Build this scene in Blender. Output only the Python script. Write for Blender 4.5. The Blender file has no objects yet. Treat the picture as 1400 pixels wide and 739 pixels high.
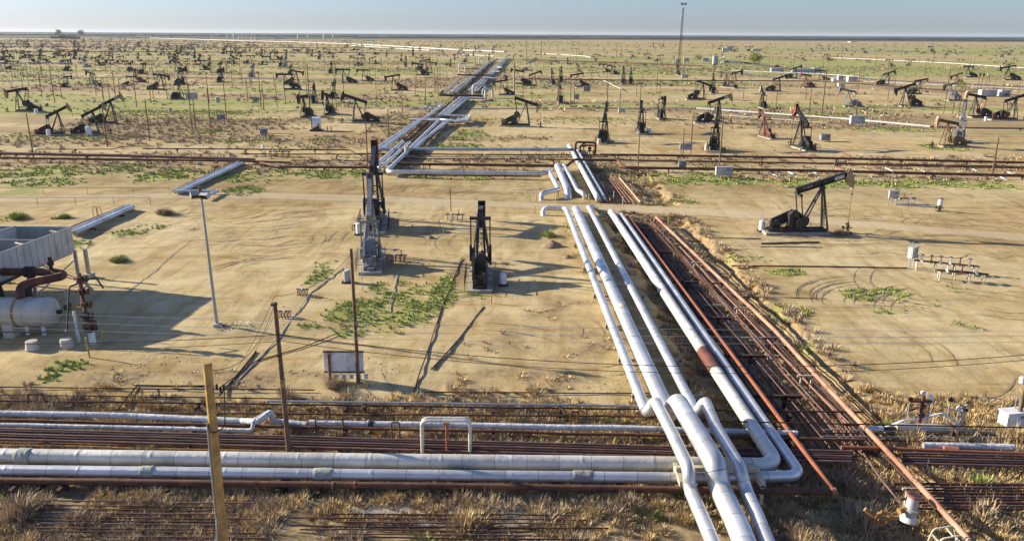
import bpy, bmesh, math, random
import numpy as np
from mathutils import Vector, Matrix
R = math.radians
random.seed(7)
rng = np.random.default_rng(11)
C = bpy.context.scene.collection
SC = bpy.context.scene

# ------------------------------------------------------------------ camera figures
F = 1089.; H = 25.; YH = 46.5; RO = R(.29)
TH = math.atan((369.5 - YH) / F)
_c, _s = math.cos(RO), math.sin(RO)
def ray(px, py):
    u = px - 700; v = 369.5 - py
    u2 = u*_c - v*_s; v2 = u*_s + v*_c
    return u2, F*math.cos(TH) + v2*math.sin(TH), -F*math.sin(TH) + v2*math.cos(TH)
def U(px, py, z=0.):            # where the line of sight meets height z
    dx, dy, dz = ray(px, py); t = (z - H)/dz
    return Vector((dx*t, dy*t, z))
def V(px, py, Y):               # where it meets the vertical plane y = Y
    dx, dy, dz = ray(px, py); t = Y/dy
    return Vector((dx*t, Y, H + dz*t))
def P(x, y, z):
    zz = z - H
    f = y*math.cos(TH) - zz*math.sin(TH); up = y*math.sin(TH) + zz*math.cos(TH)
    u2 = x*F/f; v2 = up*F/f
    return 700 + u2*_c + v2*_s, 369.5 - (-u2*_s + v2*_c)
def height_for(x, y, top_py, z0=0):   # height a post at x, y needs to reach picture row top_py
    a, b = 0., 90.
    for _ in range(40):
        m = (a + b)/2
        if P(x, y, z0 + m)[1] > top_py: a = m
        else: b = m
    return a

# ------------------------------------------------------------------ materials
MATS = {}
def principled(name):
    m = bpy.data.materials.new(name); m.use_nodes = True
    nt = m.node_tree; b = nt.nodes['Principled BSDF']
    MATS[name] = m
    return m, nt, b
def link(nt, a, b): nt.links.new(a, b)
def noise(nt, vec, scale, detail=4, rough=.6, dist=0):
    n = nt.nodes.new('ShaderNodeTexNoise'); n.inputs['Scale'].default_value = scale
    n.inputs['Detail'].default_value = detail; n.inputs['Roughness'].default_value = rough
    n.inputs['Distortion'].default_value = dist
    if vec is not None: link(nt, vec, n.inputs['Vector'])
    return n.outputs['Fac']
def ramp(nt, fac, stops):
    r = nt.nodes.new('ShaderNodeValToRGB'); e = r.color_ramp.elements
    while len(e) < len(stops): e.new(.5)
    for k, (p, c) in enumerate(stops):
        e[k].position = p; e[k].color = (*c, 1) if len(c) == 3 else c
    link(nt, fac, r.inputs['Fac'])
    return r.outputs['Color']
def mix(nt, fac, a, b, mode='MIX'):
    m = nt.nodes.new('ShaderNodeMix'); m.data_type = 'RGBA'; m.blend_type = mode
    for k, v in ((0, fac), (6, a), (7, b)):
        if isinstance(v, (int, float)): m.inputs[k].default_value = v
        elif isinstance(v, tuple): m.inputs[k].default_value = (*v, 1)
        else: link(nt, v, m.inputs[k])
    return m.outputs[2]
def math_n(nt, op, a, b=0., clamp=False):
    m = nt.nodes.new('ShaderNodeMath'); m.operation = op; m.use_clamp = clamp
    for k, v in ((0, a), (1, b)):
        if isinstance(v, (int, float)): m.inputs[k].default_value = v
        else: link(nt, v, m.inputs[k])
    return m.outputs[0]
def coords(nt, kind='Object', scale=(1, 1, 1)):
    t = nt.nodes.new('ShaderNodeTexCoord'); mp = nt.nodes.new('ShaderNodeMapping')
    mp.inputs['Scale'].default_value = scale
    link(nt, t.outputs[kind], mp.inputs['Vector'])
    return mp.outputs['Vector']
def bump(nt, b, fac, strength=.3, dist=.05):
    n = nt.nodes.new('ShaderNodeBump'); n.inputs['Strength'].default_value = strength
    n.inputs['Distance'].default_value = dist
    link(nt, fac, n.inputs['Height']); link(nt, n.outputs['Normal'], b.inputs['Normal'])
def simple(name, col, rough=.7, metal=0., var=.25, scale=1.5, bumpy=.15, dirt=None):
    m, nt, b = principled(name)
    v = coords(nt, 'Object')
    f = noise(nt, v, scale, 5, .65)
    lo = tuple(c*(1 - var) for c in col); hi = tuple(min(1, c*(1 + var)) for c in col)
    c = ramp(nt, f, [(.3, lo), (.7, hi)])
    if dirt:
        f2 = noise(nt, v, scale*.6, 6, .7, .4)
        k = ramp(nt, f2, [(.48, (0, 0, 0)), (.66, (1, 1, 1))])
        c = mix(nt, k, c, dirt)
    link(nt, c, b.inputs['Base Color'])
    b.inputs['Roughness'].default_value = rough; b.inputs['Metallic'].default_value = metal
    if bumpy: bump(nt, b, noise(nt, v, scale*6, 3), bumpy, .03)
    return m

# aluminium cladding of the insulated pipes: UV is metres round, metres along
def clad(name, col, rough=.38, metal=.75, dirt=(.35, .29, .2), amount=.35, lump=.12):
    m, nt, b = principled(name)
    uv = coords(nt, 'UV'); ob = coords(nt, 'Object')
    f = noise(nt, ob, .8, 5, .6); g = noise(nt, ob, .22, 3, .5)
    c = ramp(nt, f, [(.3, tuple(x*.86 for x in col)), (.7, tuple(min(1, x*1.06) for x in col))])
    sep = nt.nodes.new('ShaderNodeSeparateXYZ'); link(nt, uv, sep.inputs[0])
    # each sheet of cladding has a slightly different sheen
    cell = math_n(nt, 'FLOOR', math_n(nt, 'MULTIPLY', sep.outputs[1], 1/1.9))
    wn = nt.nodes.new('ShaderNodeTexWhiteNoise'); wn.noise_dimensions = '1D'; link(nt, cell, wn.inputs['W'])
    c = mix(nt, 1., c, ramp(nt, wn.outputs['Value'], [(0, (.74, .74, .74)), (1, (1, 1, 1))]), 'MULTIPLY')
    d = ramp(nt, noise(nt, coords(nt, 'Object', (1, 1, 3)), .9, 7, .72, .3), [(.52, (0, 0, 0)), (.75, (amount,)*3)])
    c = mix(nt, d, c, dirt)
    # thin lapped joint between sheets
    fr = math_n(nt, 'FRACT', math_n(nt, 'MULTIPLY', sep.outputs[1], 1/1.9))
    jt = math_n(nt, 'LESS_THAN', fr, .022)
    c = mix(nt, math_n(nt, 'MULTIPLY', jt, .75), c, (.16, .15, .14))
    link(nt, c, b.inputs['Base Color'])
    link(nt, math_n(nt, 'ADD', rough, math_n(nt, 'MULTIPLY', g, .18)), b.inputs['Roughness'])
    b.inputs['Metallic'].default_value = metal
    hgt = math_n(nt, 'ADD', math_n(nt, 'MULTIPLY', noise(nt, ob, 2.2, 4, .6), 1.), math_n(nt, 'MULTIPLY', jt, -.6))
    bump(nt, b, hgt, lump, .12)
    return m
def blades_mat(name, tint=(1, 1, 1)):
    m, nt, b = principled(name)
    a = nt.nodes.new('ShaderNodeAttribute'); a.attribute_name = 'tone'
    c = mix(nt, 1., a.outputs['Color'], tint, 'MULTIPLY')
    link(nt, c, b.inputs['Base Color']); b.inputs['Roughness'].default_value = .85
    b.inputs['Specular IOR Level'].default_value = .15
    return m

clad('silver', (.80, .795, .77), .38, .68, amount=.5)
clad('silver_dull', (.62, .64, .66), .48, .6, amount=.5)
clad('silver_cream', (.76, .73, .65), .5, .35, amount=.5, lump=.3)
clad('far_white', (.62, .61, .58), .6, .0, amount=.1)
clad('wrapped', (.66, .66, .66), .75, .05, dirt=(.3, .24, .17), amount=.6, lump=.9)
simple('sage_wrap', (.36, .38, .33), .85, 0, .3, 3, .9)
simple('rust_brown', (.105, .046, .028), .8, .1, .4, 1.2, .3, dirt=(.2, .085, .04))
simple('rust_dark', (.05, .026, .02), .85, .1, .4, 1.2, .3, dirt=(.1, .045, .03))
simple('rust_orange', (.28, .088, .036), .75, .05, .25, .9, .25, dirt=(.26, .085, .04))
simple('rust_salmon', (.43, .23, .145), .75, .05, .3, .5, .25, dirt=(.24, .10, .055))
simple('rust_pink', (.30, .145, .095), .75, .05, .25, .7, .25, dirt=(.33, .13, .08))
simple('rust_mauve', (.17, .095, .085), .8, .1, .3, 1., .25, dirt=(.1, .05, .04))
simple('ochre_pipe', (.38, .2, .06), .8, .05, .3, 1., .25, dirt=(.2, .09, .03))
simple('black_paint', (.016, .017, .017), .45, .1, .5, 1.5, .1, dirt=(.05, .035, .025))
simple('brown_paint', (.045, .027, .02), .6, .1, .4, 1.5, .1, dirt=(.1, .05, .03))
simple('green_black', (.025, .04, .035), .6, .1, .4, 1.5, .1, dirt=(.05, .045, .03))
simple('grey_paint', (.24, .245, .24), .6, .1, .3, 1.2, .1, dirt=(.1, .085, .07))
simple('rust_body', (.14, .045, .03), .7, .1, .4, 1.2, .1, dirt=(.06, .03, .025))
simple('ochre_body', (.17, .12, .045), .7, .1, .4, 1.2, .1, dirt=(.07, .05, .03))
simple('head_tan', (.40, .29, .16), .75, 0, .3, 1.2, .1, dirt=(.2, .12, .07))
simple('head_yellow', (.42, .31, .09), .7, 0, .25, 1.2, .1, dirt=(.2, .14, .05))
simple('head_red', (.26, .03, .03), .6, 0, .25, 1.2, .1, dirt=(.1, .03, .03))
simple('head_cream', (.58, .52, .38), .7, 0, .2, 1.2, .1, dirt=(.3, .22, .14))
simple('concrete', (.42, .38, .31), .9, 0, .2, 1.5, .3, dirt=(.28, .22, .15))
simple('dull_white', (.46, .46, .44), .6, 0, .15, 1., .05, dirt=(.3, .27, .22))
simple('white_paint', (.78, .78, .77), .55, 0, .1, 1., .05, dirt=(.45, .4, .33))
simple('galvanised', (.36, .37, .38), .5, .5, .15, 1., .05)
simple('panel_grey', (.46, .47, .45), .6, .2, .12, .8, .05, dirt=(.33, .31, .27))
simple('wood_dark', (.17, .105, .055), .9, 0, .35, 2.5, .4, dirt=(.06, .04, .025))
simple('wood_yellow', (.50, .31, .09), .85, 0, .3, 2., .4, dirt=(.22, .13, .05))
simple('wood_grey', (.19, .14, .09), .9, 0, .3, 2.5, .4, dirt=(.1, .07, .045))
simple('wire_black', (.02, .018, .016), .7, 0, .1, 1, 0)
simple('wire_pale', (.50, .50, .52), .5, .3, .1, 1, 0)
simple('yellow_post', (.42, .36, .10), .7, 0, .2, 2., .1, dirt=(.25, .2, .1))
simple('tank_cream', (.52, .50, .43), .55, .1, .12, .7, .1, dirt=(.35, .28, .18))
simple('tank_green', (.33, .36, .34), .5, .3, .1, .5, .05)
simple('rubble', (.28, .2, .12), .95, 0, .4, 3., .8)
simple('roof_white', (.55, .54, .52), .6, 0, .1, .3, .05)
simple('car_dark', (.03, .035, .045), .3, .2, .1, 1, 0)
simple('glass_dark', (.02, .025, .03), .1, .0, .1, 1, 0)
simple('rubber', (.02, .02, .02), .9, 0, .1, 1, 0)
simple('orange_paint', (.6, .12, .03), .6, 0, .1, 1, 0)
simple('bark', (.11, .075, .05), .95, 0, .3, 3., .5)
simple('far_orchard', (.035, .055, .035), .95, 0, .4, .01, 0)
blades_mat('dry_blades'); blades_mat('green_blades'); blades_mat('leaf_blades')

# ------------------------------------------------------------------ mesh builder
class MB:
    def __init__(s): s.v = []; s.f = []; s.m = []; s.uv = []; s.sm = []
    def add(s, verts, faces, mi=0, uvs=None, smooth=False):
        o = len(s.v); s.v += [tuple(v) for v in verts]
        for k, f in enumerate(faces):
            s.f.append(tuple(o + i for i in f)); s.m.append(mi); s.sm.append(smooth)
            s.uv.append(uvs[k] if uvs else None)
        return s
    def box(s, c, d, rot=None, mi=0):
        hx, hy, hz = d[0]/2, d[1]/2, d[2]/2
        vs = [Vector((x, y, z)) for x in (-hx, hx) for y in (-hy, hy) for z in (-hz, hz)]
        if rot is not None: vs = [rot @ v for v in vs]
        c = Vector(c); vs = [v + c for v in vs]
        return s.add(vs, [(0, 1, 3, 2), (4, 6, 7, 5), (0, 4, 5, 1), (2, 3, 7, 6), (0, 2, 6, 4), (1, 5, 7, 3)], mi)
    def bar(s, a, b, w, h=None, mi=0):     # square bar from a to b
        a, b = Vector(a), Vector(b); h = h or w; d = b - a; L = d.length
        if L < 1e-6: return s
        q = d.to_track_quat('X', 'Z').to_matrix()
        return s.box((a + b)/2, (L, w, h), q, mi)
    def cyl(s, a, b, r0, r1=None, n=10, mi=0, caps=True):
        a, b = Vector(a), Vector(b); r1 = r0 if r1 is None else r1
        d = (b - a); L = d.length; q = d.to_track_quat('Z', 'Y').to_matrix()
        vs = []; fs = []; uvs = []
        for k in range(n):
            t = 2*math.pi*k/n; e = Vector((math.cos(t), math.sin(t), 0))
            vs.append(a + q @ (e*r0)); vs.append(b + q @ (e*r1))
        for k in range(n):
            j = (k + 1) % n
            fs.append((2*k, 2*j, 2*j + 1, 2*k + 1)); c = 2*math.pi*r0/n
            uvs.append(((k*c, 0), ((k + 1)*c, 0), ((k + 1)*c, L), (k*c, L)))
        s.add(vs, fs, mi, uvs, n > 6)
        if caps:
            s.add([vs[2*k] for k in range(n)][::-1], [tuple(range(n))], mi)
            s.add([vs[2*k + 1] for k in range(n)], [tuple(range(n))], mi)
        return s
    def dome(s, c, axis, r, L, n=14, k=4, mi=0):
        c = Vector(c); q = Vector(axis).to_track_quat('Z', 'Y').to_matrix(); vs = []; fs = []
        for i in range(k + 1):
            a = i/k*math.pi/2
            for j in range(n):
                t = 2*math.pi*j/n
                vs.append(c + q @ Vector((math.cos(t)*r*math.cos(a), math.sin(t)*r*math.cos(a), L*math.sin(a))))
        for i in range(k):
            for j in range(n):
                jj = (j + 1) % n; fs.append((i*n + j, i*n + jj, (i + 1)*n + jj, (i + 1)*n + j))
        return s.add(vs, fs, mi, None, True)
    def prism(s, poly, y0, y1, mi=0):      # polygon in x,z pushed along y
        n = len(poly)
        vs = [(x, y0, z) for x, z in poly] + [(x, y1, z) for x, z in poly]
        fs = [tuple(range(n))[::-1], tuple(range(n, 2*n))] + [(k, (k + 1) % n, n + (k + 1) % n, n + k) for k in range(n)]
        return s.add(vs, fs, mi)
    def tube(s, pts, r, n=12, bend=None, seam=None, mi=0, closed_ends=True, wob=0.):
        pts = [Vector(p) for p in pts]; bend = bend if bend is not None else r*2.6
        path = [pts[0]]
        for i in range(1, len(pts) - 1):
            a, b, c = pts[i - 1], pts[i], pts[i + 1]
            d0 = (a - b); d1 = (c - b); l0, l1 = d0.length, d1.length; d0.normalize(); d1.normalize()
            ang = d0.angle(d1)
            if math.pi - ang < .02: path.append(b); continue
            t = min(bend/max(math.tan(ang/2), .05), l0*.48, l1*.48)
            p0, p1 = b + d0*t, b + d1*t
            st = max(3, int((math.pi - ang)/.26))
            rad = t*math.tan(ang/2); bis = (d0 + d1).normalized(); cen = b + bis*(rad/math.sin(ang/2))
            u = (p0 - cen); w = (p1 - cen)
            for k in range(st + 1):
                f = k/st; tot = u.angle(w)
                path.append(cen + (u*math.sin((1 - f)*tot) + w*math.sin(f*tot))/max(math.sin(tot), 1e-6))
        path.append(pts[-1])
        # optional ring seams and sag wobble along the straight runs
        out = []
        for a, b in zip(path, path[1:]):
            L = (b - a).length; out.append((a, 1.))
            if seam and L > seam*1.5:
                k = int(L/seam)
                for i in range(1, k + 1):
                    p = a.lerp(b, (i - .5)/k); e = (b - a).normalized()*.04
                    off = Vector((rng.normal(0, wob), rng.normal(0, wob), rng.normal(0, wob))) if wob else Vector((0, 0, 0))
                    out += [(p - e*5 + off, 1.), (p - e*1.7 + off, 1.), (p - e + off, 1.013), (p + e + off, 1.013), (p + e*1.7 + off, 1.), (p + e*5 + off, 1.)]
            elif wob and L > 4:
                k = int(L/3)
                for i in range(1, k):
                    out.append((a.lerp(b, i/k) + Vector((rng.normal(0, wob), rng.normal(0, wob), rng.normal(0, wob))), 1.))
        out.append((path[-1], 1.))
        nrm = None; vs = []; dist = 0; ds = []
        for i, (p, k) in enumerate(out):
            if i == 0: t = out[1][0] - p
            elif i == len(out) - 1: t = p - out[i - 1][0]
            else: t = (out[i + 1][0] - p).normalized() + (p - out[i - 1][0]).normalized()
            t = t.normalized() if t.length > 1e-9 else Vector((1, 0, 0))
            if nrm is None:
                nrm = Vector((0, 0, 1)) if abs(t.z) < .9 else Vector((1, 0, 0))
            nrm = (nrm - t*nrm.dot(t)); nrm.normalize(); bi = t.cross(nrm)
            if i: dist += (p - out[i - 1][0]).length
            ds.append(dist)
            for j in range(n):
                a = 2*math.pi*j/n
                vs.append(p + (nrm*math.cos(a) + bi*math.sin(a))*r*k)
        fs = []; uvs = []; cc = 2*math.pi*r/n
        for i in range(len(out) - 1):
            for j in range(n):
                jj = (j + 1) % n; fs.append((i*n + j, (i + 1)*n + j, (i + 1)*n + jj, i*n + jj))
                uvs.append(((j*cc, ds[i]), (j*cc, ds[i + 1]), ((j + 1)*cc, ds[i + 1]), ((j + 1)*cc, ds[i])))
        s.add(vs, fs, mi, uvs, True)
        if closed_ends:
            s.add(vs[:n], [tuple(range(n))], mi); s.add(vs[-n:][::-1], [tuple(range(n))], mi)
        s.path = [o[0] for o in out]
        return s
    def mesh(s, name, mats):
        me = bpy.data.meshes.new(name); me.from_pydata(s.v, [], s.f)
        for m in (mats if isinstance(mats, (list, tuple)) else [mats]): me.materials.append(MATS[m])
        me.polygons.foreach_set('material_index', s.m)
        me.polygons.foreach_set('use_smooth', s.sm)
        if any(u for u in s.uv):
            uvl = me.uv_layers.new(name='UVMap'); dat = []
            for f, u in zip(s.f, s.uv):
                if u: 
                    for q in u: dat += [q[0], q[1]]
                else: dat += [0, 0]*len(f)
            uvl.data.foreach_set('uv', dat)
        me.update()
        return me
    def build(s, name, mats, parent=None, loc=None, rz=0):
        o = bpy.data.objects.new(name, s.mesh(name, mats)); C.objects.link(o)
        if parent is not None: o.parent = parent
        if loc is not None: o.location = loc
        if rz: o.rotation_euler.z = rz
        return o
def tag(o, label=None, cat=None, group=None, kind=None):
    if label: o['label'] = label
    if cat: o['category'] = cat
    if group: o['group'] = group
    if kind: o['kind'] = kind
    return o
def empty(name, loc, rz=0.):
    o = bpy.data.objects.new(name, None); C.objects.link(o); o.location = loc; o.rotation_euler.z = rz
    o.empty_display_size = .2
    return o
def copy_tree(o, parent=None):
    c = o.copy(); C.objects.link(c); c.parent = parent
    for ch in [x for x in KIDS.get(o.name, [])]: copy_tree(ch, c)
    return c
KIDS = {}

# ------------------------------------------------------------------ smooth noise in numpy
_tab = rng.random((256, 256))
def vn(x, y):
    x = np.asarray(x, float); y = np.asarray(y, float)
    xi = np.floor(x).astype(int); yi = np.floor(y).astype(int); fx = x - xi; fy = y - yi
    fx = fx*fx*(3 - 2*fx); fy = fy*fy*(3 - 2*fy)
    a = _tab[xi & 255, yi & 255]; b = _tab[(xi + 1) & 255, yi & 255]
    c = _tab[xi & 255, (yi + 1) & 255]; d = _tab[(xi + 1) & 255, (yi + 1) & 255]
    return (a*(1 - fx) + b*fx)*(1 - fy) + (c*(1 - fx) + d*fx)*fy
def fbm(x, y, o=4):
    t = 0; a = .5; n = 0
    for k in range(o):
        t = t + a*vn(x*2**k + 17*k, y*2**k + 31*k); n += a; a *= .5
    return t/n
def sst(a, b, x): t = np.clip((x - a)/(b - a), 0, 1); return t*t*(3 - 2*t)
def band(x, a, b, s): return sst(a - s, a, x)*(1 - sst(b, b + s, x))

ROADY = [(-140, 126), (-78.7, 121.5), (-47, 126.5), (-20, 123.5), (0, 119.6), (16, 117.2), (32.3, 114.6), (50, 107), (70, 99), (100, 88)]
def road_y(x): return np.interp(x, [a for a, b in ROADY], [b for a, b in ROADY])
def ground_h(x, y):
    x = np.asarray(x, float); y = np.asarray(y, float)
    nearroad = 1 - sst(3., 6., np.abs(y - road_y(x)))
    h = (fbm(x*.12, y*.12) - .5)*.35 + (fbm(x*.9 + 9, y*.9) - .5)*.10
    xe = x + 2.4*(fbm(y*.16 + 7, x*.1) - .5) + .8*(vn(y*.9, x*.9) - .5)
    tr = band(xe, 14.6, 24.3, 1.3)*band(y, 20, 111, 3)
    tr2 = band(x, 14.6, 24.5, 1.6)*band(y, 122, 152, 3)
    h = h - np.maximum(tr, tr2)*(1.0 + .35*(fbm(x*.5, y*.5) - .5))
    fg = 1 - sst(49, 54, y + 2*(vn(x*.2, 3.) - .5))
    h = h - fg*(.35) + fg*(fbm(x*.35, y*.35) - .5)*.5
    # low bank where the pipes cross between the road and the field lines
    h = h + band(y, 141, 143, 1.)*.0
    far = sst(260, 700, np.hypot(x, y))
    h = h*(1 - far)
    h = h*(1 - nearroad*(1 - np.maximum(tr, tr2)*0))
    return h
def gh(x, y): return float(ground_h(x, y))

# patches seen on the ground: centre and radii measured on the photograph, turned into metres
def patch(px, py, rx, ry, k=1.):
    c = U(px, py); e = U(px + rx, py); a = U(px, py - ry); b = U(px, py + ry)
    return (c.x, (a.y + b.y)/2, abs(e.x - c.x), abs(a.y - b.y)/2, k)
GREEN = [patch(*a) for a in [
    (520, 428, 75, 24, 1.), (500, 452, 60, 10, .6), (605, 405, 20, 30, .9), (545, 395, 50, 12, .75), (655, 400, 24, 9, .8), (430, 382, 16, 10, .8), (445, 362, 20, 8, .9),
    (438, 372, 18, 14, .6), (420, 446, 20, 6, .5), (92, 502, 28, 9, 1.), (68, 518, 16, 8, .9), (165, 356, 10, 7, 1.), (176, 318, 26, 6, .7), (200, 311, 30, 6, .8), (100, 335, 30, 9, .6),
    (1178, 403, 28, 9, 1.), (1215, 400, 32, 7, .9), (1250, 412, 40, 8, .5), (1215, 425, 30, 6, .35), (1300, 395, 20, 6, .8), (1272, 383, 15, 4, .6), (1075, 372, 28, 5, 1.), (1020, 353, 30, 7, .7),
    (1340, 447, 16, 5, .7), (1310, 444, 14, 4, .6), (1095, 470, 18, 14, .6), (1080, 425, 30, 12, .5), (750, 322, 12, 5, .9), (905, 276, 45, 6, .8), (790, 350, 30, 30, .0),
    (25, 297, 18, 5, 1.), (82, 296, 8, 5, .9), (60, 235, 80, 9, .9), (150, 232, 60, 8, .9), (230, 240, 50, 10, .7), (330, 240, 90, 10, .55), (450, 238, 60, 7, .8), (20, 262, 50, 5, .6),
    (60, 250, 60, 8, .5), (330, 262, 30, 8, .7), (620, 243, 60, 4, .6), (960, 246, 90, 8, .85), (880, 240, 40, 8, .8), (1110, 250, 80, 7, .8), (1250, 252, 90, 6, .8), (1370, 256, 60, 5, .7), (1000, 232, 60, 4, .6),
    (640, 186, 26, 8, 1.), (620, 200, 40, 5, .8), (60, 185, 60, 7, .5), (120, 190, 50, 5, .55), (330, 192, 60, 4, .6), (440, 190, 30, 5, .35), (380, 203, 60, 4, .4), (20, 172, 20, 6, .6), (100, 112, 60, 3, .9), (30, 111, 50, 3, 1.),
    (250, 128, 60, 3, .5), (150, 135, 60, 4, .6), (280, 180, 30, 3, 1.), (540, 139, 45, 4, .8), (400, 150, 70, 3, .6), (590, 130, 50, 8, .6), (690, 140, 30, 8, .7), (790, 128, 60, 3, .6), (900, 128, 90, 3, .6), (740, 128, 30, 4, .5),
    (960, 112, 60, 3, .7), (1100, 156, 60, 4, .6), (1200, 152, 80, 4, .6), (1330, 150, 80, 4, .6), (1290, 139, 30, 4, .7), (800, 150, 100, 3, .5), (1110, 166, 40, 3, .6), (1230, 178, 90, 3, .5), (1380, 182, 50, 3, .5), (1290, 202, 30, 5, .7), (1130, 100, 60, 3, .7)]]
DRY = [patch(*a) for a in [
    (880, 300, 60, 30, .8), (950, 380, 90, 70, .9), (830, 232, 40, 12, .9), (860, 255, 40, 10, .7), (280, 318, 60, 10, .5), (100, 320, 60, 14, .5), (700, 470, 160, 55, .42), (620, 520, 250, 22, .6), (300, 520, 300, 16, .6),
    (460, 520, 80, 16, .6), (1090, 450, 30, 30, .6), (150, 222, 150, 4, .9), (430, 225, 100, 6, .9), (560, 170, 60, 30, .7), (470, 200, 60, 8, .5), (700, 222, 150, 6, .5), (1180, 245, 220, 6, .8), (1000, 222, 200, 8, .5), (60, 270, 120, 6, .5),
    (1300, 228, 150, 8, .5), (800, 445, 80, 60, .45), (790, 340, 40, 30, .35), (1160, 160, 120, 5, .6), (90, 160, 120, 8, .5), (1050, 245, 60, 8, .6), (100, 145, 80, 4, .5), (890, 150, 190, 5, .6), (180, 110, 200, 5, .3)]]
def mask(lst, x, y):
    t = np.zeros_like(np.asarray(x, float))
    for cx, cy, rx, ry, k in lst:
        d = np.hypot((x - cx)/rx, (y - cy)/ry)
        t = np.maximum(t, k*(1 - sst(.55, 1.25, d)))
    return t
def green_at(x, y):
    g = mask(GREEN, x, y)*(.42 + 1.1*sst(.34, .60, fbm(x*.35, y*.28)))*(1 + .2*band(y, 118, 165, 6))
    st = sst(.50, .62, fbm(x*.010 + 3, y*.030 + 2))*band(y, 265, 1400, 40)*.75      # strips of growth across the field
    ol = sst(.38, .62, fbm(x*.0012 + 8, y*.009 + 3))*band(y, 480, 2400, 120)*sst(-400, 100, x)*.85
    ol = np.maximum(ol, .48*band(y, 600, 2600, 200)*sst(.3, .6, fbm(x*.004 + 70, y*.008)))
    return np.clip(np.maximum(np.maximum(g, st), ol), 0, 1)
def dry_at(x, y):
    d = mask(DRY, x, y)*(.3 + 1.1*sst(.35, .65, fbm(x*.3 + 40, y*.3)))
    fg = (1 - sst(50.5, 54, y + 3*(vn(x*.15, 9.) - .5)))*(1 - .95*sst(23.5, 26, x)*band(y, 20, 36.6, 1))*.95
    tr = band(x + 2.4*(fbm(y*.16 + 7, x*.1) - .5), 14., 26.2, 1.)*band(y, 20, 112, 3)*(.75 + .25*band(x, 14, 24, .5))
    tr = np.maximum(tr, band(x, 14., 26, 1)*band(y, 123, 155, 3)*.8)
    tr = np.maximum(tr, band(x, -31, -19, 1.5)*band(y, 160, 700, 8)*.7)
    ml = band(y, 146, 172, 2)*.45*sst(.3, .6, fbm(x*.06, y*.2))
    st = sst(.50, .62, fbm(x*.01 + 31, y*.03 + 52))*band(y, 200, 1500, 30)*.7
    st = np.maximum(st, sst(.45, .6, fbm(x*.004 + 11, y*.009 + 5))*band(y, 380, 3000, 80)*sst(100, -500, x)*0 + sst(.42, .58, fbm(x*.004 + 11, y*.009 + 5))*band(y, 380, 3000, 80)*(1 - sst(-700, -100, x))*.75)
    return np.clip(np.maximum.reduce([d, fg, tr, ml, st]), 0, 1)*(1 - .95*(1 - sst(2.4, 3.6, np.abs(y - road_y(x))))*(band(x, 10, 24, 1)*0 + 1))
# ------------------------------------------------------------------ world, sun, camera
SUN_EL = R(20); SHADOW_AZ = R(-17)           # shadows run to +x and a little towards the camera
w = bpy.data.worlds.new('World'); SC.world = w; w.use_nodes = True
nt = w.node_tree; bg = nt.nodes['Background']
sky = nt.nodes.new('ShaderNodeTexSky'); sky.sky_type = 'NISHITA'; sky.sun_disc = False
sky.sun_elevation = SUN_EL
to_sun = Vector((-math.cos(SHADOW_AZ)*math.cos(SUN_EL), -math.sin(SHADOW_AZ)*math.cos(SUN_EL), math.sin(SUN_EL)))
sky.sun_rotation = math.atan2(to_sun.x, to_sun.y)
sky.altitude = 100; sky.air_density = 1.1; sky.dust_density = .5; sky.ozone_density = 7.
hs = nt.nodes.new('ShaderNodeHueSaturation'); hs.inputs['Saturation'].default_value = .8; link(nt, sky.outputs[0], hs.inputs['Color'])
link(nt, mix(nt, 1., hs.outputs[0], (.90, .915, 1.08), 'MULTIPLY'), bg.inputs[0]); bg.inputs[1].default_value = .078
sl = bpy.data.lights.new('sun', 'SUN'); sl.energy = 4.8; sl.angle = R(.53); sl.color = (1., .90, .71)
so = bpy.data.objects.new('sun', sl); C.objects.link(so)
so.rotation_euler = (-to_sun).to_track_quat('-Z', 'Y').to_euler()
cam = bpy.data.cameras.new('camera'); co = bpy.data.objects.new('camera', cam); C.objects.link(co)
cam.sensor_width = 36; cam.lens = 36*F/1400; cam.clip_start = .5; cam.clip_end = 90000
up = Vector((0, math.sin(TH), math.cos(TH))); xx = Vector((1, 0, 0)); fw = Vector((0, math.cos(TH), -math.sin(TH)))
ra = xx*_c + up*_s; ua = xx*-_s + up*_c
M = Matrix((ra, ua, -fw)).transposed().to_4x4(); M.translation = Vector((0, 0, H)); co.matrix_world = M
SC.camera = co
SC.view_settings.view_transform = 'Standard'; SC.view_settings.look = 'None'; SC.view_settings.gamma = 1
SC.view_settings.exposure = 1.1
SC.cycles.use_denoising = True
SC.cycles.max_bounces = 6; SC.cycles.diffuse_bounces = 3; SC.cycles.glossy_bounces = 3; SC.cycles.volume_bounces = 0
SC.cycles.sample_clamp_indirect = 6

# the air: an even, very thin haze over the whole plain
hz = MB().box((0, 14000, 39), (60000, 38000, 90)).build('haze', 'wire_black')
hm = bpy.data.materials.new('haze_air'); hm.use_nodes = True; nt = hm.node_tree; nt.nodes.clear()
ho = nt.nodes.new('ShaderNodeOutputMaterial'); hv = nt.nodes.new('ShaderNodeVolumePrincipled')
hv.inputs['Color'].default_value = (.80, .87, .95, 1); hv.inputs['Density'].default_value = .000028; hv.inputs['Anisotropy'].default_value = .2
link(nt, hv.outputs[0], ho.inputs['Volume']); hz.data.materials.clear(); hz.data.materials.append(hm)
tag(hz, kind='stuff', label='thin pale haze over the whole plain')

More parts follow.
